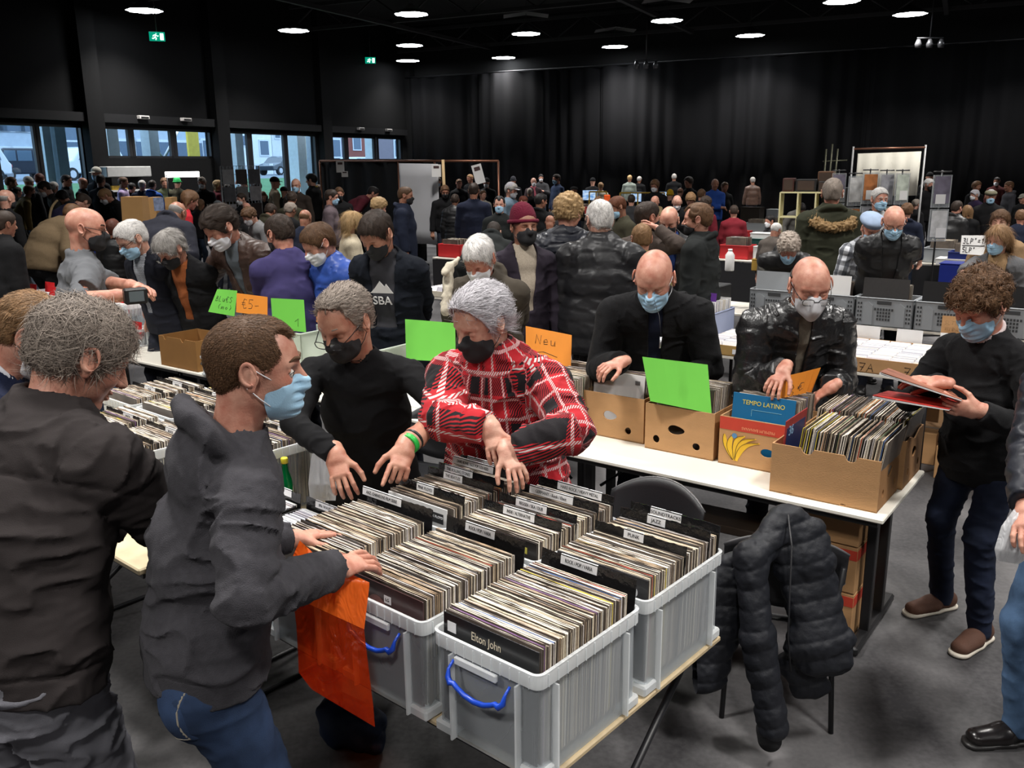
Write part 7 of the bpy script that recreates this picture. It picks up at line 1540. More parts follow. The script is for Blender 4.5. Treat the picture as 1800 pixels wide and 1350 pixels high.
# stalls: rows of tables with boxes, hidden among the crowd
rs = random.Random(5)
TABS = [(760, 452, 'far stall table behind the navy sweater'), (60, 450, 'stall table behind the black coat with the gold strap'), (400, 398, 'stall table behind the olive coat'), (1255, 455, 'stall table with the red and green crates'), (1300, 410, 'far stall table with the dark glass case'), (1655, 470, 'stall table with the price board'), (1010, 376, 'far stall table before the yellow rail'), (1130, 368, 'far stall table under the screens'), (640, 368, 'far stall table under the white shirts'), (1480, 455, 'stall table left of the parka'), (1405, 415, 'stall table under the cream shelf')]
for i, (x, y, lab) in enumerate(TABS):
    o = Vector(atz(x, y, TT)); plain_table(o, TR, 1.8, .8, lab, cloth=mat('stall_cloth', (.01, .01, .012), .9) if i % 3 == 0 else None)
    for k in range(3):
        m = [REDC, WHITEP, GREY, mat('green_crate', srgb(20, 70, 66), .5), mat('blue_crate', srgb(24, 40, 110), .5), CARD[0]][(i*2+k) % 6]
        oo = o+dirx*(.05+.58*k)+diry*.1+Vector((0, 0, .002)); crate(oo, TR, .50, .36, .22, m, '%s crate, %s on the %s' % ({0: 'red', 1: 'white', 2: 'grey', 3: 'green', 4: 'blue', 5: 'brown'}[(i*2+k) % 6], ('left one', 'middle one', 'right one')[k], lab), group='crates on the far stall tables')
        records(oo+RT@Vector((.25, 0, 0)), TR, 0, 0, .04, .32, .02 if (i+k) % 2 else -.02, '', '', 500+i*3+k, False, pitch=.014)
for (px_, py_, w_, l_, h_, m_, nm, lab, cat) in ((1283, 424, .36, .26, .20, REDC, 'storage_box', 'red lidded box on the stall behind the black hooded coat', 'box'), (1318, 420, .34, .26, .09, WHITEP, 'white_tray', 'shallow white tray on the green crate', 'tray'), (1318, 450, .34, .26, .28, mat('green_crate', srgb(20, 70, 66), .5), 'green_crate', 'dark green crate under the white tray', 'crate'), (1320, 476, .26, .24, .16, mat('yellow_carton', srgb(176, 140, 60), .8, var=.1), 'cardboard_box', 'yellow brown carton beside the leaning man', 'cardboard box'), (1644, 466, .55, .35, .09, WHITEP, 'white_tray', 'white tray of sleeves under the price board', 'tray'), (1648, 500, .50, .35, .26, mat('blue_crate2', srgb(18, 36, 120), .45), 'blue_crate', 'deep blue crate below the price board', 'crate'), (1300, 398, .50, .3, .46, mat('glass_case', (.03, .025, .02), .2), 'glass_case', 'dark display case with small white lamps on the far stall', 'display case'), (1346, 392, .30, .3, .34, GREY, 'cabinet', 'pale grey cabinet beside the dark display case', 'cabinet')):
    o = Vector(atz(px_, py_, TT+ (.30 if 'crate' not in nm and 'white_tray' in nm and px_ < 1400 else .02))); dd = np.linalg.norm(np.array(o)); q = MB(); q.box((w_/2, l_/2, h_/2), (w_, l_, h_), bev=.01); r = empty(nm, o, TR, label=lab, cat=cat); q.build('body', m_, r); q = MB(); q.box((w_/2, l_/2, h_+.006), (w_*1.03, l_*1.03, .012)); q.build('rim', m_, r)
p = Vector(atd(1282, 476, 9.6)); r = empty('jug', p, 0, label='white plastic canister standing on the stall behind the hooded coat', cat='canister'); q = MB(); q.lathe((0, 0, 0), [(.045, 0), (.05, .01), (.05, .17), (.03, .20), (.02, .215)], 16); q.build('body', WHITEP, r); q = MB(); q.lathe((0, 0, .215), [(.024, 0), (.024, .02)], 12); q.build('cap', WHITEP, r)
# price board 3LP / 5LP
dd = 9.2; p = [Vector(atd(x, y, dd)) for x, y in ((1688, 446), (1728, 449), (1738, 414), (1691, 414))]; r = empty('price_board', p[0], 0, label='white price board handwritten 3LP and 5LP behind the girl', cat='sign'); q = MB(); q.add([v-p[0] for v in p]+[v-p[0]+Vector((0, .01, 0)) for v in p], [(0,1,2,3),(7,6,5,4),(0,3,7,4),(1,5,6,2),(2,6,7,3),(0,4,5,1)]); q.build('board', WHITEP, r)
def onb(u, v): return (p[0]*(1-u)+p[1]*u)*(1-v)+(p[3]*(1-u)+p[2]*u)*v-p[0]+Vector((0, -.004, 0))
for st in hand('3LP"=1', .06, .58, .115, .28, 0)+hand('5LP"', .06, .10, .115, .28, 0)+[[(.04, .47), (.96, .47)]]: q = MB(); q.tube([onb(u, v) for u, v in st], .0035, 5); q.build('handwriting', INK, r)
# screens and yellow rails in the hall middle
SCR = nodes_mat('screen_blue'); n = SCR[1].nodes.new('ShaderNodeTexNoise'); n.inputs['Scale'].default_value = 4; cr_ = SCR[1].nodes.new('ShaderNodeValToRGB'); cr_.color_ramp.elements[0].color = (.05, .22, .55, 1); cr_.color_ramp.elements[0].position = .35; cr_.color_ramp.elements[1].color = (.55, .7, .85, 1); cr_.color_ramp.elements[1].position = .65; SCR[1].links.new(n.outputs[0], cr_.inputs[0]); SCR[1].links.new(cr_.outputs[0], SCR[2].inputs['Emission Color']); SCR[2].inputs['Emission Strength'].default_value = .8
for i, (x, y, w, dd, lab) in enumerate(((1037, 343, .44, 25, 'bright blue screen leftmost on the far stall'), (1118, 346, .32, 25, 'bright blue screen under the yellow rail'), (1128, 346, .30, 26, ''), (1165, 346, .22, 25, 'small blue screen at the end of the yellow rail'))):
    if not lab: continue
    p = Vector(atd(x, y, dd)); r = empty('monitor', (p.x, p.y, p.z-.16), 0, label=lab, cat='screen', group='blue screens on the far stall'); q = MB(); q.box((0, .02, .16), (w, .04, .30)); q.build('casing', BLACKP, r); q = MB(); q.box((0, -.002, .16), (w*.93, .004, .27)); q.build('display', SCR[0], r); q = MB(); q.box((0, .05, -.05), (.06, .03, .22)); q.box((0, .05, -.16), (.2, .14, .01)); q.build('stand', BLACKP, r)
YR = mat('yellow_rail', srgb(200, 160, 40), .4)
for i, (x0, x1, y, yb, dd, lab) in enumerate(((1036, 1066, 337, 362, 22, 'yellow rail frame left of the orange sheet'), (1090, 1168, 339, 370, 22, 'long yellow rail frame over the blue screens'))):
    a, b = Vector(atd(x0, y, dd)), Vector(atd(x1, y, dd)); r = empty('rail_frame', (a.x, a.y, 0), 0, label=lab, cat='rail', group='yellow rail frames'); l_ = Vector(r.location); q = MB(); q.tube([a-l_, b-l_], .02, 6); q.build('rail', YR, r)
    for P_ in (a, b, a.lerp(b, .4)): q = MB(); q.tube([Vector((P_.x, P_.y, 0))-l_, P_-l_], .018, 6); q.build('post', YR, r)
p = Vector(atd(1067, 355, 17)); q = MB(); q.box((0, 0, 0), (.12, .05, .27), bev=.02); c = q.build('orange_vest', mat('neon_orange', srgb(240, 90, 20), .6), label='neon orange cloth strip hanging among the crowd', cat='cloth'); c.location = p
# the last records and discs, too many to single out
if STUFF.v: STUFF.build('vinyl_records', STM, label='further record sleeves filed in the boxes, crates and cartons behind', cat='records', kind='stuff')
if CDST.v: CDST.build('disc_cases', CDW, label='further white disc cases filling the tubs and trays behind', cat='discs', kind='stuff')
# ---------------------------------------------------------------- people near the viewer
def P_(**k): return person(k)
def vz(a, b): return nrm(np.asarray(b)-np.asarray(a))
SK1, SK2, SK3, SK4 = (.64, .365, .27), (.53, .295, .205), (.66, .42, .32), (.40, .22, .145)
# young man in the hoodie
w1 = atz(512, 948, 1.125); t1 = atz(610, 926, 1.10); w2 = atd(586, 1000, 2.38); t2 = atd(672, 974, 2.52)
P_(label='person in a dark grey hoodie and blue jeans with a pale blue mask', hw=atd(450, 648, 2.26), s=1.12, hs=.97, face=120, hy=-18, hp=6, lean=14, al=1.14, lod=0, hair='buzz', fade=True, hc='brown', recede=True, strands=14000, slen=.013, sw=.0007, lift=.5, hline=.016, mask='blue', open=True, gaze=(-.1, -.15), mlow=-.006, skin=SK1,
   coat=('knit', (.052, .050, .057)), cname='hoodie', collar='hood', t=.017, hem=.03, neckr=.064, fold=.012, bw=1.0, hl=w1, fl=vz(w1, t1), handl=dict(curl=.25, spread=.10), ell=(-.2, .5, -1), hr=w2, fr=vz(w2, t2), handr=dict(curl=.35, spread=.10), elpr=atd(428, 1052, 2.02), band=True, jeans=True, legs=('denim', (.020, .036, .078)), belly=.0, lw=1.1)
# grey haired man seen from behind
w1 = atd(250, 760, 2.7)
P_(label='person with tousled grey hair in a black jacket, back turned, bending over the boxes', hw=atd(143, 628, 2.45), s=1.14, hs=1.06, face=158, hy=-25, hp=32, lean=24, lod=0, hair='short', hth=.012, hc='salt', strands=8000, slen=.055, sw=.0012, comb='x', lift=.30, skin=SK1,
   yoke=(.12,), coat=('cotton', (.030, .025, .025)), collar='lapel', t=.040, bw=1.22, hem=.07, fold=.010, arms='browse', legs=('cotton', (.15, .15, .17)), lw=1.25, lfold=.013, belly=.03)
# neighbour at the left edge
P_(label='person with light brown hair, white collar and navy sweater at the left edge', hw=atd(58, 590, 3.0), s=1.12, hs=1.0, under=(.62, .63, .68), face=120, hy=-15, hp=38, lean=22, lod=0, hair='short', hc='lbrown', strands=7000, slen=.03, sw=.0011, comb='fwd', skin=SK1, mask='white',
   coat=('knit', (.010, .014, .035)), collar='crew', t=.016, bw=1.05, inner=None, arms='browse', legs=('cotton', (.03, .022, .018)))
J3 = None
# man in black sweater
wr_ = atd(590, 800, 3.42); tr_ = atd(603, 858, 3.36); wl_ = atd(712, 786, 3.36); tl_ = atd(697, 838, 3.28)
S4 = dict(label='person with spiky greying hair, dark glasses and black mask in a thin black sweater', hw=atd(606, 566, 3.62), s=1.13, hs=1.04, face=-8, hy=-20, hp=28, lean=20, slean=-3, twist=4, lod=0, hair='short', hth=.005, recede=True, hc='salt', strands=6000, slen=.034, sw=.0012, comb='back', lift=1.1, hline=.040, bw=1.06, mask='black', glasses='low', skin=SK2,
   coat=('cotton', (.0085, .0085, .0095)), cname='sweater', collar='crew', t=.005, hem=.20, fold=.006, sleeve={'r': .97, 'l': .30}, bare='l', hr=wr_, fr=vz(wr_, tr_), handr=dict(curl=.5, spread=.1), handl=dict(curl=.9, spread=.05, point=True), hl=wl_, fl=vz(wl_, tl_), nl=(.2, -1, .35), elr=(-.4, -1, .2), ell=(-.5, 1.2, .1), legs=('cotton', (.010, .010, .012)))
r4 = person(S4); J = S4['J']
fa = nrm(J['wrl']-J['ell']); l = np.array(r4.location)
V, Q = march([tor(J['wrl']-fa*.022, fa, .036, .006, k=.004), tor(J['wrl']-fa*.034, fa, .037, .006, k=.004)], .003); link_mesh('wristband', np_mesh('wristband', V-l, Q), mat('green_band', (.02, .45, .06), .4), r4)
V, Q = march([tor(J['wrl']-fa*.056, fa, .039, .007, k=.004)], .003); link_mesh('wristwatch', np_mesh('wristwatch', V-l, Q), BLACKP, r4)
# woman in the plaid coat
wr_ = atd(862, 752, 3.28); tr_ = atd(878, 820, 3.22); wl_ = atd(893, 792, 3.22); tl_ = atd(912, 838, 3.16)
P_(label='person with short silver hair and black mask in a red plaid coat', hw=atd(846, 566, 3.50), s=1.08, hs=1.06, face=-22, hy=-24, hp=24, lean=12, lod=0, hair='short', hth=.014, hc='silver', strands=7000, slen=.055, sw=.0014, comb='back', lift=.30, hline=.030, mask='black', skin=SK3,
   coat=('plaid', (.44, .016, .024)), cname='coat', collar='stand', t=.042, bw=1.12, hem=.22, fold=.010, hr=wr_, fr=vz(wr_, tr_), handr=dict(curl=.4, spread=.08), hsz=.90, handl=dict(curl=.5, spread=.12), hl=wl_, fl=vz(wl_, tl_), elr=(-.3, -1.3, -.2), ell=(-.3, 1.4, -.2), legs=('cotton', (.012, .012, .014)))
# bald man in fleece
wr_ = atd(1092, 636, 4.95); tr_ = atd(1062, 646, 4.90); wl_ = atd(1190, 668, 5.0)
P_(label='person with shaved head and blue mask in a black fleece jacket', hw=atd(1150, 490, 4.90), s=1.19, hs=1.08, face=-8, hy=-12, hp=32, lean=34, lod=0, hair='bald', mask='blue', skin=SK1, coat=('fleece', (.012, .012, .013)), cname='fleece_jacket', collar='stand', t=.032, bw=1.14, hem=.14, inner=('cotton', (.012, .016, .035)), open_w=(.028, .034), belly=.02,
   hr=wr_, fr=vz(wr_, tr_), handr=dict(curl=.7), hl=wl_, elr=(-.7, -.45, -.6), ell=(-.6, .6, -.5), legs=('denim', (.010, .014, .030)))
ky = empty('key_lanyard', atd(1162, 560, 4.70), 0, label='key on a thin lanyard hanging before the black fleece jacket', cat='key'); kl = Vector(ky.location); q = MB(); q.tube([Vector(atd(1150, 528, 4.80))-kl, Vector(atd(1159, 556, 4.68))-kl, Vector(atd(1162, 590, 4.66))-kl], .0016, 5); q.build('cord', STEEL, ky); q = MB(); q.tube([Vector(atd(1162, 592, 4.66))-kl, Vector(atd(1160, 612, 4.66))-kl], [.007, .004], 6); q.build('key_blade', ALU, ky)
# bald man in quilted leather
wr_ = atd(1378, 648, 4.62); tr_ = atd(1362, 672, 4.58); wl_ = atz(1462, 680, 1.13); tl_ = atz(1440, 694, 1.08)
P_(label='person with bald head, grey mask and low glasses in glossy black leather jacket', hw=atd(1424, 502, 4.62), s=1.15, hs=1.06, face=2, hy=-4, hp=22, lean=28, lod=0, hair='ring', hc='dark', mask='grey', ffp=True, glasses='low', skin=SK1, coat=('leather', (.011, .011, .012)), collar='stand', t=.034, bw=1.10, hem=.16, inner=('knit', (.16, .14, .11)), open_w=(.010, .030), puff=.004, ring=.09, fold=.010,
   hr=wr_, fr=vz(wr_, tr_), hl=wl_, fl=vz(wl_, tl_), elr=(-.7, -.4, -.7), ell=(-.7, .5, -.7), legs=('denim', (.012, .014, .022)))
# man reading records on the right
wl_ = atd(1722, 722, 3.85); tl_ = atd(1685, 716, 3.86); wr_ = atd(1655, 672, 4.02); tr_ = atd(1622, 668, 4.05)
P_(label='person with curly brown hair and blue mask in a black sweater looking at records', hw=atd(1722, 535, 4.02), s=1.11, hs=1.08, under=(.50, .42, .42), face=-62, hy=0, hp=34, lean=8, lod=0, hair='curly', hc='brown', strands=5000, slen=.028, sw=.0016, comb='x', lift=.8, hline=-.004, mask='blue', skin=SK1, coat=('knit', (.010, .010, .011)), collar='crew', t=.016, bw=1.02, hem=.12, inner=None, fold=.007,
   hl=wl_, fl=vz(wl_, tl_), nl=(0, -1, -.2), handl=dict(curl=.8, spread=.05), hr=wr_, fr=vz(wr_, tr_), neckr=.064, ell=(-.4, .6, -1), elr=(-.2, -1, -.8), legs=('denim', (.012, .017, .036)), shoe=mat('brown_suede', (.085, .035, .020), .8, var=.2, bump=.4), sole=mat('cream_sole', (.55, .50, .42), .6), step=.06, stance=.14)
# the records he holds
for i, (c0, c1, c2, c3, d0, d1, m_, lab) in enumerate((((1545, 658), (1690, 705), (1672, 690), (1560, 652), 3.92, 3.80, mat('art_brown', srgb(150, 96, 76), .35, var=.7, vscale=9), 'open record sleeve held flat by the curly haired reader'), ((1533, 700), (1668, 722), (1690, 705), (1560, 692), 3.95, 3.82, mat('art_red', srgb(170, 50, 44), .35, var=.8, vscale=12), 'red and black record sleeve under the open one in the reader hands'))):
    P4 = [Vector(atd(*c0, d0)), Vector(atd(*c1, d1)), Vector(atd(*c2, d1+.26)), Vector(atd(*c3, d0+.26))]; o = P4[0]; r = empty('record_sleeve', o, 0, label=lab, cat='record'); q = MB(); n = (P4[1]-P4[0]).cross(P4[3]-P4[0]).normalized()
    for k in range(3): q.add([p-o+n*(.006*k*(.3 if j in (1, 2) else 1.)+dz_) for dz_ in (0, .0025) for j, p in enumerate(P4)], [(0,3,2,1),(4,5,6,7),(0,1,5,4),(1,2,6,5),(2,3,7,6),(3,0,4,7)], 0 if k == 2 else 1)
    q.build('cover', [m_, WHITEP], r)
# person cut by the right edge
P_(label='person at the right edge in a dark puffer sleeve, light jeans and black boots', hw=atd(1925, 560, 3.0), s=1.10, face=-75, lean=6, lod=1, hair='short', hc='dark', coat=('nylon', (.016, .018, .026)), puff=.010, ring=.075, t=.036, collar='stand', hem=.10, hr=atd(1800, 925, 2.9), arms='rest', legs=('denim', (.075, .135, .24)), shoe=mat('boot_black', (.012, .010, .010), .25), skin=SK1, stance=.13)
# ------------------------------------------------ second ring around the long table
def H2(x, y, z=1.02): return atz(x, y, z)
P_(label='bald person with black rimmed glasses in a grey polo shirt, back turned', hw=atd(152, 402, 5.9), face=122, hy=-18, hp=10, lean=4, lod=1, res=.85, hair='bald', mask='black', glasses=True, skin=SK1, coat=('cotton', (.13, .135, .145)), cname='polo_shirt', collar='lapel', t=.022, bw=1.16, belly=.05, hem=.16, sleeve=.06, bare='lr', hr=atd(226, 518, 5.7), hl=atd(245, 505, 5.85), elr=(-.5, -1, -.3), legs=('denim', (.035, .055, .10)))
P_(label='person with white hair, glasses and blue mask beside the grey polo man', px=(232, 420, 50), d=7.35, hs=1.10, face=-30, hy=-12, hp=32, lean=18, hair='short', hc='white', strands=2500, hline=.01, mask='blue', glasses=True, skin=SK3, coat=('cotton', (.014, .015, .022)), collar='shirt', inner=('gingham', (.2, .2, .2)), open_w=(.03, .07), t=.03, hl=H2(305, 540), hr=H2(262, 545))
P_(label='person with wavy grey hair, black mask and orange scarf in a black coat', px=(300, 438, 50), d=7.25, hs=1.10, face=-18, hy=-15, hp=38, lean=22, hair='thick', hc='grey', strands=3000, slen=.05, mask='black', glasses='low', skin=SK1, coat=('wool', (.013, .013, .014)), collar='lapel', inner=('knit', (.30, .09, .03)), open_w=(.035, .07), t=.03, hl=H2(330, 548), hr=H2(262, 556))
P_(label='person with dark swept hair and white mask in a brown leather jacket', px=(388, 400, 54), d=7.1, hs=1.10, under=(.6, .6, .6), face=-32, hy=-10, hp=36, lean=30, hair='thick', hc='dark', strands=2500, slen=.05, comb='back', mask='white', skin=SK1, coat=('brownleather', (.055, .030, .022)), collar='lapel', inner=('cotton', (.12, .14, .16)), open_w=(.02, .07), t=.034, bw=1.08, hr=H2(318, 553), fr=(-.8, -.5, -.2), hl=H2(395, 520))
P_(label='person with short dark hair in a violet blue jacket with crossed arms, back turned', px=(492, 412, 50), d=6.95, hs=1.08, face=-148, hy=20, hp=22, lean=8, hair='short', hc='dark', strands=2500, mask='black', skin=SK1, coat=('cotton', (.050, .042, .125)), collar='lapel', t=.032, bw=1.1, arms='cross')
P_(label='brown haired person with pale mask in a bright blue padded jacket', px=(560, 428, 50), d=6.75, patch=((.55, (.5, .03, .05)), (.68, (.6, .6, .62))), hs=1.12, face=-40, hy=-12, hp=32, lean=14, hair='short', hc='brown', strands=2500, slen=.03, mask='white', skin=SK1, coat=('nylon', (.035, .085, .36)), collar='stand', t=.036, puff=.004, ring=.09, bw=1.06, hl=H2(620, 560), hr=H2(530, 545))
S16 = dict(label='person with dark hair and black mask in an open coat over a SBA hoodie', px=(662, 412, 54), d=6.1, hs=1.08, face=-14, hy=-14, hp=36, lean=14, hair='short', hc='dark', strands=3000, slen=.03, mask='black', skin=SK2, coat=('wool', (.010, .012, .017)), collar='lapel', t=.030, inner=('cotton', (.050, .050, .058)), open_w=(.06, .085), icollar='crew', hem=.22, hr=H2(668, 560), fr=(-.7, -.6, -.2), hl=H2(745, 585))
r16 = person(S16); J = S16['J']; s_ = J['s']; pz = J['chest']+J['d2']*.03*s_+J['fw']*.160*s_; o_ = text('SBA', .085, r16, Vector(pz-np.array(r16.location)), (0, 0, 0), WHITEP, ex=.004)
rot = Matrix(np.stack([J['lat'], J['d2'], J['fw']]).T.tolist()); o_.rotation_euler = rot.to_euler()
q = MB(); q.add([(-.08, .06, 0), (.02, .06, 0), (.09, .06, 0), (.045, .13, 0), (.03, .11, 0), (-.0, .15, 0), (-.04, .10, 0)], [(0, 1, 2, 3, 4, 5, 6)]); mo = q.build('mountain_print', WHITEP, r16); mo.location = o_.location; mo.rotation_euler = o_.rotation_euler; mo.modifiers.new('s', 'SOLIDIFY').thickness = .004
P_(label='person with white hair and white mask in a brown hooded sweatshirt looking down', px=(842, 455, 56), d=5.75, hs=1.10, face=-14, hy=-6, hp=36, lean=14, hair='short', hc='white', strands=3000, slen=.035, mask='white', mlow=-.012, skin=(.58, .28, .20), coat=('cotton', (.062, .052, .040)), cname='hoodie', collar='hood', t=.032, bw=1.12, hl=H2(900, 600), hr=H2(800, 600))
P_(label='person in a maroon knitted beanie and black mask with a cream lined dark jacket', px=(921, 398, 52), d=6.9, hs=1.08, face=18, hy=4, hp=2, lean=3, hair='bald', open=True, hat=('beanie', (.12, .012, .028)), mask='black', skin=SK4, coat=('cotton', (.028, .022, .032)), collar='lapel', t=.03, inner=('wool', (.40, .34, .27)), open_w=(.035, .08))
P_(label='person with curly blond hair in a black quilted jacket seen from behind', px=(1000, 374, 46), d=7.6, hs=1.08, face=172, hy=-25, hp=12, lean=4, hair='curly', hc='blond', strands=2500, skin=SK1, coat=('nylon', (.022, .022, .025)), puff=.010, ring=.085, collar='stand', t=.045, bw=1.15, hem=.2)
P_(label='person with white hair and glasses in a large black padded coat, back turned', px=(1054, 388, 50), d=7.0, hs=1.10, face=165, hy=30, hp=14, lean=5, hair='short', hc='white', strands=3000, slen=.03, comb='down', glasses=True, skin=SK3, coat=('nylon', (.016, .016, .018)), puff=.007, ring=.12, collar='stand', t=.052, bw=1.2, hem=.22)
P_(label='person with cropped brown hair and yellow hood behind the fleece man', px=(1128, 420, 44), d=7.9, hs=1.05, face=178, hp=8, hair='short', hc='lbrown', strands=2500, skin=SK1, coat=('cotton', (.18, .14, .06)), collar='hood', t=.03)
P_(label='person with dark hair and black mask in a taupe coat, hand at chin', px=(1138, 382, 42), d=8.4, hs=1.05, face=150, hy=-30, hp=6, hair='short', hc='dark', strands=2000, mask='black', skin=SK1, coat=('wool', (.07, .055, .048)), collar='crew', t=.026, hr=atd(1156, 402, 8.2), elr=(0, -1, -1))
P_(label='person with receding hair and black mask in a dark jacket over a blue shirt', px=(1176, 388, 40), d=8.8, hs=1.05, face=-12, hy=-10, hp=28, lean=8, hair='ring', hc='grey', mask='black', skin=SK1, coat=('nylon', (.016, .017, .022)), collar='lapel', inner=('cotton', (.03, .06, .20)), open_w=(.05, .08), t=.032)
P_(label='person with receding brown hair in a long black hooded coat facing left', px=(1226, 386, 44), d=8.1, hs=1.08, face=-118, hy=12, hp=6, hair='short', hc='brown', recede=True, strands=2500, mask='black', mlow=-.03, skin=SK1, coat=('cotton', (.016, .018, .018)), collar='hood', t=.046, bw=1.12, hem=.3)
P_(label='person with grey dark hair in an olive parka with a fur trimmed hood, back turned', px=(1463, 340, 38), d=9.7, hs=1.08, face=175, hy=-15, hp=4, hair='short', hc='salt', strands=2500, skin=SK1, coat=('cotton', (.030, .032, .020)), collar='fur', t=.05, bw=1.15, hem=.35)
P_(label='person with greying curly hair and blue mask leaning on the crates', px=(1386, 436, 46), d=9.0, hs=1.15, face=-8, hy=-6, hp=44, lean=42, hair='curly', hc='salt', strands=2000, mask='blue', skin=(.58, .29, .21), coat=('nylon', (.012, .012, .013)), collar='hood', t=.034, bw=1.1, hr=atz(1355, 482, 1.05), hl=atz(1398, 484, 1.05), elr=(-.2, -1.3, 0), ell=(-.2, 1.3, 0))
P_(label='person in a pale blue beret and blue mask with a black and white plaid jacket', px=(1531, 402, 42), d=9.0, hs=1.05, face=2, hp=30, lean=10, hair='bald', hat=('beret', (.30, .38, .52)), mask='blue', skin=SK1, coat=('checks', (.3, .3, .32)), collar='lapel', t=.03, inner=('cotton', (.02, .02, .022)))
P_(label='bald person with glasses and blue mask behind the grey crates', px=(1571, 390, 48), d=8.4, hs=1.12, face=-8, hy=-6, hp=28, lean=18, hair='bald', mask='blue', glasses=True, skin=SK1, coat=('nylon', (.013, .013, .014)), collar='stand', t=.038, bw=1.1, inner=('nylon', (.012, .012, .013)), open_w=(.05, .08), hr=atz(1520, 490, 1.05), hl=atz(1590, 484, 1.06), elr=(-.2, -1.2, -.2), ell=(-.2, 1.2, -.2))
P_(label='person with white hair and blue mask standing behind the beret, facing the camera', px=(1546, 350, 34), d=11., face=4, hp=8, hair='short', hc='white', strands=1500, hline=.01, mask='blue', open=True, skin=SK1, coat=('cotton', (.014, .014, .015)), collar='lapel', inner=('cotton', (.5, .5, .5)), open_w=(.03, .07), t=.03)
P_(label='person with long light brown hair and blue mask in a grey coat', px=(1754, 422, 46), d=8.0, hs=1.05, face=-28, hy=-25, hp=12, lean=4, hair='long', hc='lbrown', strands=3000, slen=.10, comb='down', mask='blue', skin=SK3, coat=('wool', (.10, .10, .105)), collar='lapel', inner=('wool', (.30, .19, .10)), open_w=(.06, .08), t=.03, hr=atd(1690, 482, 7.7))
P_(label='person with short brown hair in a camel coat behind the long haired one', px=(1757, 392, 38), d=9.2, face=-35, hp=4, hair='thick', hc='brown', strands=2000, skin=SK3, coat=('wool', (.28, .18, .10)), collar='lapel', t=.03)

cm_ = empty('camera_body', atd(238, 520, 5.62), .6, label='small black camera held by the bald person in the grey polo', cat='camera'); q = MB(); q.box((0, 0, 0), (.14, .07, .10), bev=.01); q.build('housing', BLACKP, cm_); q = MB(); q.box((0, -.036, 0), (.09, .003, .065)); q.build('display', mat('camera_screen', (.10, .12, .13), .1), cm_); q = MB(); q.add(*cyl_y((0, .07, 0), .035, .08)); q.build('camera_lens', BLACKP, cm_)
q = MB(); pb = Vector(atd(790, 500, 5.75)); V, Q = march([cap(atd(790, 470, 5.55), atd(783, 545, 5.55), .03, .035, k=.02), cap(atd(805, 455, 5.6), atd(780, 480, 5.5), .02, .02, k=.02)], .01, lambda P, d, i_, h_: d+.010*vnoise(P, 40, 4), amp=.02); o = link_mesh('cream_scarf', np_mesh('cream_scarf', V, Q), cloth_mat('wool', (.55, .50, .40))); tag(o, 'cream knitted scarf bundled at the elbow of the brown hooded man', 'scarf')
# ---------------------------------------------------------------- the crowd
BKC, NVY, CHA, OLV = (.012, .012, .013), (.014, .018, .034), (.035, .035, .038), (.045, .042, .028)
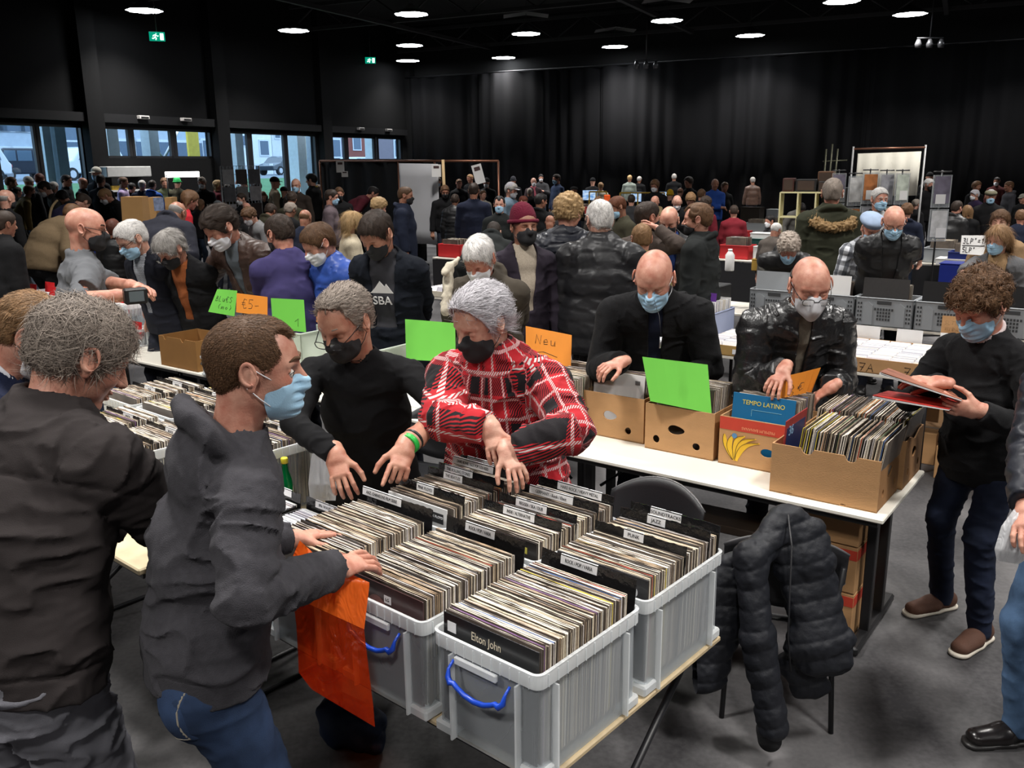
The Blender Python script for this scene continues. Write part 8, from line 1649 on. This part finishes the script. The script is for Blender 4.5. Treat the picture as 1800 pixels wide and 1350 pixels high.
# x, y, head px, facing, hair, hair colour, coat kind, coat colour, mask, extras, label
CROWD = [
 (12, 350, 30, 150, 'ring', 'grey', 'cotton', BKC, 'black', {}, 'bald person in a black hooded coat at the left edge'),
 (20, 322, 17, 120, 'short', 'brown', 'cotton', BKC, None, {}, 'brown haired person in black before the leftmost window'),
 (51, 322, 16, 170, 'bald', 'brown', 'cotton', CHA, None, dict(hat=('cap', (.6, .6, .58))), 'person in a white cap under the leftmost window'),
 (52, 337, 19, 130, 'short', 'brown', 'wool', (.16, .11, .04), 'black', dict(lean=25), 'person in a mustard brown fur coat leaning right'),
 (78, 332, 21, -60, 'short', 'dark', 'cotton', (.05, .05, .05), 'white', dict(lean=22, hp=30), 'dark haired person with white mask in a dark grey jacket bending left'),
 (70, 316, 14, 170, 'short', 'auburn', 'cotton', CHA, None, {}, 'reddish haired person beside the white cap'),
 (117, 318, 16, 95, 'short', 'dark', 'cotton', BKC, None, {}, 'dark haired person in a black hoodie facing right under the window'),
 (110, 347, 21, -95, 'long', 'black', 'wool', (.06, .06, .062), None, dict(lean=28, hp=35), 'person with black hair in a grey coat bending left over the stall'),
 (146, 322, 16, 90, 'bald', 'brown', 'cotton', BKC, None, {}, 'bald person facing right beside the window edge'),
 (169, 306, 13, -15, 'bald', 'brown', 'cotton', BKC, 'blue', dict(hat=('cap', (.5, .48, .42))), 'person in a pale bucket hat and blue mask by the pilaster'),
 (177, 318, 18, 175, 'short', 'dark', 'cotton', BKC, None, dict(collar='lapel'), 'dark haired person in a black coat before the pilaster, back turned'),
 (185, 345, 22, -60, 'short', 'lbrown', 'cotton', BKC, 'grey', dict(lean=30, hp=35), 'light brown haired person with grey mask bending over the far stall'),
 (146, 356, 24, 150, 'short', 'dark', 'cotton', (.022, .020, .05), None, dict(lean=50, hp=50, strap=(.30, .22, .12)), 'person in a navy jacket bent low with a tan strap'),
 (217, 321, 16, 100, 'short', 'brown', 'cotton', (.36, .28, .44), None, {}, 'brown haired person in a lilac sweater near the bar'),
 (250, 326, 16, 178, 'short', 'grey', 'cotton', NVY, None, dict(bw=1.15), 'grey haired broad person in navy before the bar shelf'),
 (268, 326, 16, 170, 'short', 'dark', 'cotton', (.03, .09, .36), None, dict(collar='hood'), 'person in a bright blue hooded jacket near the bar'),
 (289, 322, 15, 30, 'curly', 'brown', 'wool', (.06, .07, .04), None, {}, 'curly brown haired person in a mossy coat near the bar'),
 (312, 322, 15, 170, 'bald', 'brown', 'cotton', OLV, None, dict(hat=('beanie', (.02, .22, .06))), 'person in a green hat before the strip light'),
 (334, 352, 29, 130, 'long', 'brown', 'cotton', (.42, .02, .03), None, dict(lean=22, hp=25, hlen=.12), 'person with thinning brown hair in a bright red jacket'),
 (312, 376, 35, 165, 'ring', 'grey', 'cotton', (.020, .021, .030), None, dict(lean=42, hp=40, collar='hood', t=.05, bw=1.25), 'grey haired person in a large dark navy hooded coat bent away'),
 (355, 322, 17, 5, 'thick', 'salt', 'cotton', BKC, 'grey', {}, 'person with full dark grey hair and grey mask facing the camera'),
 (352, 360, 20, 150, 'long', 'brown', 'cotton', BKC, None, dict(lean=15), 'brown haired person in black beside the red jacket'),
 (383, 326, 16, 120, 'long', 'blond', 'cotton', (.09, .012, .02), None, {}, 'person with long blond hair in a maroon jacket'),
 (385, 368, 24, 160, 'bald', 'brown', 'cotton', BKC, None, dict(hat=('beanie', (.06, .065, .07))), 'person in a dark grey beanie behind the brown leather jacket'),
 (419, 322, 13, 10, 'bald', 'brown', 'cotton', BKC, 'blue', {}, 'bald masked person before the grid panel'),
 (430, 328, 16, 10, 'short', 'brown', 'cotton', BKC, 'blue', {}, 'brown haired masked person before the grid panel'),
 (453, 329, 16, -30, 'thick', 'black', 'cotton', BKC, 'white', dict(hp=20), 'black haired person with a white mask in a dark parka'),
 (484, 322, 17, 110, 'bald', 'brown', 'wool', (.30, .24, .17), None, dict(hat=('cap', BKC)), 'person in a black cap and beige shearling vest'),
 (424, 350, 21, -40, 'short', 'dark', 'cotton', BKC, 'grey', dict(hp=12), 'dark haired masked person looking left over the brown leather jacket'),
 (434, 366, 22, 170, 'bald', 'brown', 'cotton', CHA, None, dict(hp=20), 'pinkish bald head between the masked man and curly hair'),
 (438, 380, 29, -50, 'curly', 'brown', 'cotton', (.16, .16, .165), 'white', dict(hp=35, lean=20), 'person with curly brown hair and white mask in a grey shirt'),
 (476, 372, 26, 160, 'thick', 'dark', 'wool', OLV, None, dict(hp=30, lean=20, collar='hood'), 'dark haired person in an olive hooded coat'),
 (500, 338, 17, 150, 'bald', 'brown', 'cotton', (.02, .03, .025), 'grey', dict(hat=('cap', BKC)), 'person in a black cap beside the shearling vest'),
 (520, 326, 21, -5, 'ring', 'dark', 'cotton', (.03, .022, .02), 'blue', dict(open=True), 'balding person with blue mask facing the camera before the post'),
 (547, 317, 18, -100, 'thick', 'black', 'cotton', BKC, None, dict(scarf=(.35, .25, .02), t=.04), 'black haired person in a dark parka with a mustard scarf'),
 (513, 350, 23, 170, 'curly', 'dark', 'cotton', OLV, None, dict(lean=12, hp=20), 'dark curly haired person in the middle of the crowd'),
 (511, 370, 27, 150, 'thick', 'salt', 'cotton', BKC, None, dict(hp=20), 'dark greying haired person behind the violet jacket'),
 (537, 384, 32, 165, 'ring', 'brown', 'cotton', NVY, None, dict(hp=22), 'person with a bald crown and brown sides behind the blue padded jacket'),
 (583, 347, 25, 92, 'short', 'dark', 'wool', (.11, .085, .095), 'blue', dict(glasses=True), 'dark haired person with glasses and blue mask in a mauve grey jacket'),
 (583, 319, 13, 5, 'bald', 'brown', 'cotton', BKC, None, dict(hat=('cap', BKC)), 'person in a black cap under the pinned notice'),
 (596, 324, 15, 170, 'short', 'brown', 'cotton', CHA, None, {}, 'brown haired person under the pinned notice'),
 (596, 341, 22, 20, 'short', 'brown', 'cotton', BKC, 'black', dict(hp=12), 'brown haired person with black mask and black sweater'),
 (625, 327, 15, -60, 'short', 'black', 'cotton', BKC, None, {}, 'black haired person before the black booth cloth'),
 (636, 341, 16, 150, 'short', 'brown', 'cotton', CHA, None, {}, 'small brown haired head above the maroon sweater'),
 (660, 322, 15, -20, 'bald', 'brown', 'cotton', BKC, None, {}, 'bald person before the black booth cloth'),
 (656, 340, 19, 100, 'short', 'black', 'cotton', (.10, .018, .028), None, dict(lean=50, hp=30), 'black haired person in a maroon sweater bending left'),
 (674, 328, 11, 0, 'short', 'brown', 'cotton', (.5, .5, .5), None, {}, 'small far person in a white shirt left of the booth pole'),
 (684, 328, 12, -30, 'short', 'brown', 'cotton', (.6, .6, .6), None, {}, 'small far person in a white shirt right of the booth pole'),
 (666, 364, 30, 120, 'curly', 'blond', 'cotton', BKC, None, dict(hp=25), 'person with curly blond brown hair behind the black coat'),
 (620, 392, 38, 110, 'long', 'blond', 'wool', (.44, .38, .28), 'black', dict(hp=12, strands=3000, comb='down', slen=.12), 'person with long blond hair in a cream coat'),
 (713, 344, 28, 88, 'buzz', 'brown', 'cotton', NVY, 'black', dict(t=.04, collar='hood', hem=.3), 'shaven headed person with black mask in a navy hooded coat facing right'),
 (724, 330, 18, 120, 'curly', 'brown', 'cotton', CHA, None, {}, 'curly haired person beside the grey sheet'),
 (742, 349, 19, 130, 'short', 'brown', 'cotton', (.24, .21, .17), None, dict(collar='hood', lean=15, hp=20), 'brown haired person in a beige hooded jacket by the navy coat'),
 (770, 320, 15, -10, 'short', 'dark', 'cotton', BKC, 'blue', {}, 'masked person in a black coat at the notice on the grey sheet'),
 (782, 337, 21, 10, 'short', 'brown', 'cotton', BKC, 'black', dict(lean=8, hp=20), 'brown haired person in a black leather jacket looking down'),
 (800, 352, 22, 175, 'short', 'dark', 'nylon', BKC, None, dict(puff=.012, t=.045), 'person in a black puffer jacket beside the navy sweater'),
 (807, 323, 15, 20, 'short', 'brown', 'cotton', BKC, None, {}, 'brown haired person in grey and black before the pale post'),
 (826, 314, 13, -40, 'short', 'lbrown', 'cotton', BKC, None, {}, 'light brown haired person standing at the tilted board'),
 (833, 336, 25, 170, 'short', 'dark', 'knit', (.012, .015, .030), None, dict(bw=1.12, t=.03), 'dark haired broad person in a navy sweater, back turned'),
 (855, 322, 15, -10, 'bald', 'brown', 'cotton', BKC, 'grey', dict(hat=('cap', BKC)), 'person in a black cap under the copper pole'),
 (849, 343, 18, 30, 'short', 'brown', 'wool', (.48, .45, .38), None, {}, 'person in a cream fleece beside the navy sweater'),
 (878, 360, 29, -4, 'short', 'black', 'cotton', (.022, .022, .020), 'blue', dict(open=True, hp=4, recede=True), 'black haired person with bright blue mask facing the camera'),
 (899, 335, 23, 60, 'thick', 'grey', 'cotton', (.12, .17, .22), 'grey', dict(hat=('cap', (.26, .25, .27)), hp=15), 'person in a grey cap and denim jacket facing right'),
 (903, 356, 18, 160, 'short', 'brown', 'wool', (.06, .18, .13), None, dict(lean=30), 'person in a mint green jacket bending'),
 (902, 319, 13, -10, 'bald', 'brown', 'cotton', BKC, None, dict(hat=('beanie', (.02, .02, .025))), 'person in a dark beanie behind the grey cap'),
 (920, 354, 20, 60, 'short', 'auburn', 'cotton', BKC, None, dict(hp=25), 'auburn haired person behind the maroon beanie'),
 (938, 320, 14, 10, 'bald', 'brown', 'wool', (.07, .05, .055), 'white', dict(scarf=(.5, .12, .16)), 'bald person with white mask and pink scarf near the curtain'),
 (931, 338, 15, 160, 'short', 'salt', 'cotton', BKC, None, {}, 'dark greying haired person before the bald one with pink scarf'),
 (951, 313, 12, 0, 'short', 'black', 'cotton', (.04, .035, .035), 'white', dict(hl='phone'), 'masked person raising an arm to the head near the curtain'),
 (978, 315, 15, -60, 'short', 'dark', 'cotton', (.055, .075, .14), 'blue', {}, 'dark haired person with blue mask in a slate blue jacket by the curtain'),
 (951, 354, 26, 150, 'short', 'black', 'wool', (.012, .012, .014), None, dict(collar='hood', hy=-30), 'black haired person in a black hooded coat beside the curly blond head'),
 (980, 358, 22, 170, 'thick', 'salt', 'cotton', CHA, None, {}, 'grey haired person behind the curly blond head'),
 (1009, 336, 17, 160, 'bald', 'brown', 'cotton', BKC, None, dict(hat=('flat', (.06, .06, .06))), 'person in a dark flat cap near the blue screen'),
 (1004, 352, 18, 150, 'short', 'dark', 'cotton', NVY, None, {}, 'dark haired person in navy right of the curly blond head'),
 (967, 391, 29, 165, 'bald', 'brown', 'cotton', BKC, None, dict(hp=25), 'bald person between the beanie and the curly blond head'),
 (1042, 320, 13, 170, 'bald', 'brown', 'cotton', BKC, None, dict(hat=('cap', BKC)), 'person in a black cap left of the cream coat by the screens'),
 (1056, 328, 14, 175, 'thick', 'lbrown', 'wool', (.42, .38, .30), None, {}, 'person with light brown hair in a cream coat before the blue screen'),
 (1107, 314, 11, 160, 'short', 'blond', 'knit', (.22, .25, .22), None, {}, 'slim person in a grey green sweater close to the curtain'),
 (1124, 316, 11, 150, 'short', 'grey', 'cotton', BKC, None, {}, 'person in a black coat beside the grey green sweater'),
 (1151, 327, 19, -30, 'curly', 'brown', 'cotton', BKC, 'white', dict(hp=15), 'curly haired person with white mask behind the yellow rail'),
 (1185, 312, 12, 170, 'short', 'grey', 'cotton', BKC, None, {}, 'grey haired person in black close to the curtain'),
 (1210, 321, 17, -60, 'curly', 'dark', 'cotton', BKC, None, {}, 'person with bushy dark curls against the curtain'),
 (1257, 324, 18, 5, 'bald', 'brown', 'cotton', (.025, .075, .33), None, dict(arms='cross', t=.03), 'bald person with folded arms in a bright blue jacket'),
 (1274, 329, 17, 20, 'short', 'brown', 'cotton', BKC, None, {}, 'brown haired person beside the bright blue jacket'),
 (1151, 355, 23, -30, 'bald', 'brown', 'cotton', (.20, .15, .08), None, dict(hp=15, collar='hood'), 'pink bald person in a tan hooded coat'),
 (1178, 344, 18, 160, 'bald', 'brown', 'cotton', BKC, None, dict(hat=('beanie', (.60, .36, .02))), 'person in a mustard yellow woolly hat'),
 (1196, 338, 17, 150, 'ring', 'brown', 'cotton', BKC, None, {}, 'balding person right of the yellow woolly hat'),
 (1190, 356, 25, -6, 'bald', 'brown', 'cotton', BKC, 'white', dict(hp=32, lean=15), 'bald person with white mask looking down in black'),
 (1214, 352, 24, -15, 'curly', 'lbrown', 'cotton', BKC, None, dict(hp=35, lean=15), 'curly light brown haired person looking down'),
 (1233, 343, 20, 150, 'thick', 'brown', 'cotton', CHA, None, {}, 'brown haired person behind the long black hooded coat'),
 (1241, 358, 25, 130, 'curly', 'dark', 'cotton', (.12, .012, .02), None, dict(glasses=True), 'dark curly haired person in a dark red top'),
 (1052, 357, 23, 160, 'long', 'brown', 'wool', (.05, .045, .04), None, dict(hp=10), 'brown haired person behind the white haired padded coat'),
 (1085, 364, 34, -70, 'short', 'red', 'wool', (.045, .042, .032), 'blue', dict(hp=25, lean=8, strands=2000), 'reddish brown haired person with blue mask in an olive jacket'),
 (1323, 318, 13, 178, 'short', 'grey', 'brownleather', (.09, .05, .035), None, {}, 'person in a brown leather coat alone against the curtain'),
 (1353, 389, 26, -70, 'short', 'black', 'cotton', CHA, 'white', dict(lean=10), 'black haired person with white mask by the green crate'),
 (1364, 405, 31, 130, 'thin', 'white', 'wool', (.10, .085, .075), None, dict(lean=12, hp=20), 'white haired person in a brown grey wool coat'),
 (1409, 367, 21, 0, 'short', 'black', 'wool', (.28, .27, .25), None, dict(lean=38, hp=55), 'black haired person in a pale grey sweater bent over the stall'),
 (1504, 398, 32, 150, 'thick', 'dark', 'cotton', BKC, None, {}, 'dark haired person between the parka and the beret'),
 (1594, 372, 29, 150, 'curly', 'brown', 'cotton', NVY, None, dict(t=.035, collar='hood'), 'curly brown haired person in navy behind the bald backpack wearer'),
 (1610, 360, 21, 120, 'thick', 'salt', 'cotton', BKC, None, dict(hp=20), 'grey brown haired person before the backdrop pole'),
 (1633, 325, 19, 20, 'thick', 'white', 'cotton', BKC, 'black', {}, 'white haired person with black mask left of the tall rack'),
 (1634, 312, 15, 160, 'bald', 'brown', 'cotton', BKC, None, dict(hat=('cap', BKC)), 'person in a black cap behind the white haired black mask'),
 (1682, 366, 27, 120, 'short', 'dark', 'nylon', BKC, None, dict(t=.05, collar='hood', hem=.35, lean=10), 'dark haired person in a long black hooded coat right of the tall rack'),
 (1713, 343, 19, -80, 'thick', 'silver', 'cotton', (.03, .02, .05), 'white', dict(lean=8), 'silver haired person with white mask facing left'),
 (1717, 328, 18, 20, 'thick', 'brown', 'cotton', BKC, None, {}, 'brown haired person behind the silver haired one'),
 (1741, 346, 25, -20, 'short', 'grey', 'cotton', BKC, 'blue', dict(hat=('flat', (.13, .12, .08)), t=.04), 'person in an olive flat cap and blue mask'),
 (1752, 319, 15, -40, 'short', 'black', 'cotton', (.05, .012, .012), 'white', {}, 'black haired person with white mask in a dark red sweater by the curtain'),
 (1773, 328, 18, -95, 'short', 'brown', 'cotton', (.05, .05, .055), None, dict(collar='hood'), 'brown haired person in a grey hoodie facing left'),
 (1797, 350, 19, -60, 'bald', 'brown', 'cotton', BKC, None, dict(hat=('cap', (.2, .19, .16))), 'person in a beige cap cut by the right edge'),
 (1794, 382, 28, 160, 'curly', 'brown', 'cotton', NVY, None, {}, 'brown haired person in navy at the right edge'),
 (1700, 372, 25, 170, 'long', 'lbrown', 'cotton', BKC, None, {}, 'long haired person in black beside the long black coat'),
 (199, 402, 34, 175, 'long', 'auburn', 'nylon', BKC, None, dict(hlen=.10, puff=.01), 'auburn haired person in a black puffer behind the glasses wearer'),
 (128, 378, 32, 150, 'short', 'brown', 'wool', (.12, .085, .05), None, dict(lean=45, hp=35, bw=1.15, t=.05), 'person in a brown suede coat bent low behind the grey polo'),
 (8, 395, 44, 150, 'short', 'dark', 'wool', BKC, None, dict(lean=14, t=.05, bw=1.1, strap=(.45, .30, .10), strap_side=-1), 'person in a black coat with a gold patterned strap at the left edge'),
 (868, 410, 36, 172, 'short', 'dark', 'cotton', (.022, .022, .024), None, dict(lean=45, hp=50, collar='hood', bw=1.15), 'person in a black and grey hooded top bent away behind the white haired man'),
 (1110, 352, 21, 170, 'short', 'dark', 'cotton', CHA, None, {}, 'dark haired person under the yellow rail'),
 (560, 333, 16, 150, 'short', 'brown', 'cotton', CHA, None, {}, 'brown haired person left of the mauve jacket'),
 (400, 332, 16, 170, 'short', 'dark', 'cotton', OLV, None, {}, 'dark haired person in olive before the grid panel'),
 (463, 345, 17, 20, 'short', 'brown', 'cotton', BKC, None, dict(hp=30), 'brown haired person looking down beside the shearling vest'),
 (232, 330, 14, 160, 'short', 'black', 'cotton', BKC, None, {}, 'black haired person between the lilac sweater and the navy back'),
 (30, 338, 18, 150, 'short', 'black', 'cotton', BKC, None, {}, 'black haired person beside the mustard fur coat'),
 (95, 330, 15, 170, 'thick', 'grey', 'cotton', CHA, None, {}, 'grey haired person between the windows low in the crowd'),
 (1290, 372, 25, 170, 'short', 'dark', 'cotton', (.20, .02, .03), None, {}, 'dark haired person in a red top beside the dark display case'),
]
for (x, y, hpx, face, hr_, hc_, ck, cc, mk, ex, lab) in CROWD:
    S = dict(label=lab if lab.startswith('person') else lab, px=(x, y, hpx), face=face, hair=hr_, hc=hc_, coat=(ck, cc), mask=mk, hp=8, skin=[SK1, SK2, SK3, SK4][(x*7+y) % 4 if (x*7+y) % 8 else 3], collar='lapel' if ck == 'wool' else 'stand', t=.026,
             legs=('denim', [(.012, .014, .022), (.02, .03, .05), (.012, .012, .013)][(x+y) % 3]), lod=2 if hpx > 18 else 3, group=None)
    if hpx < 22: S['nohands'] = S.get('nohands', face > 100)
    S.update(ex)
    if hpx < 17: S['lod'] = 3
    person(S)
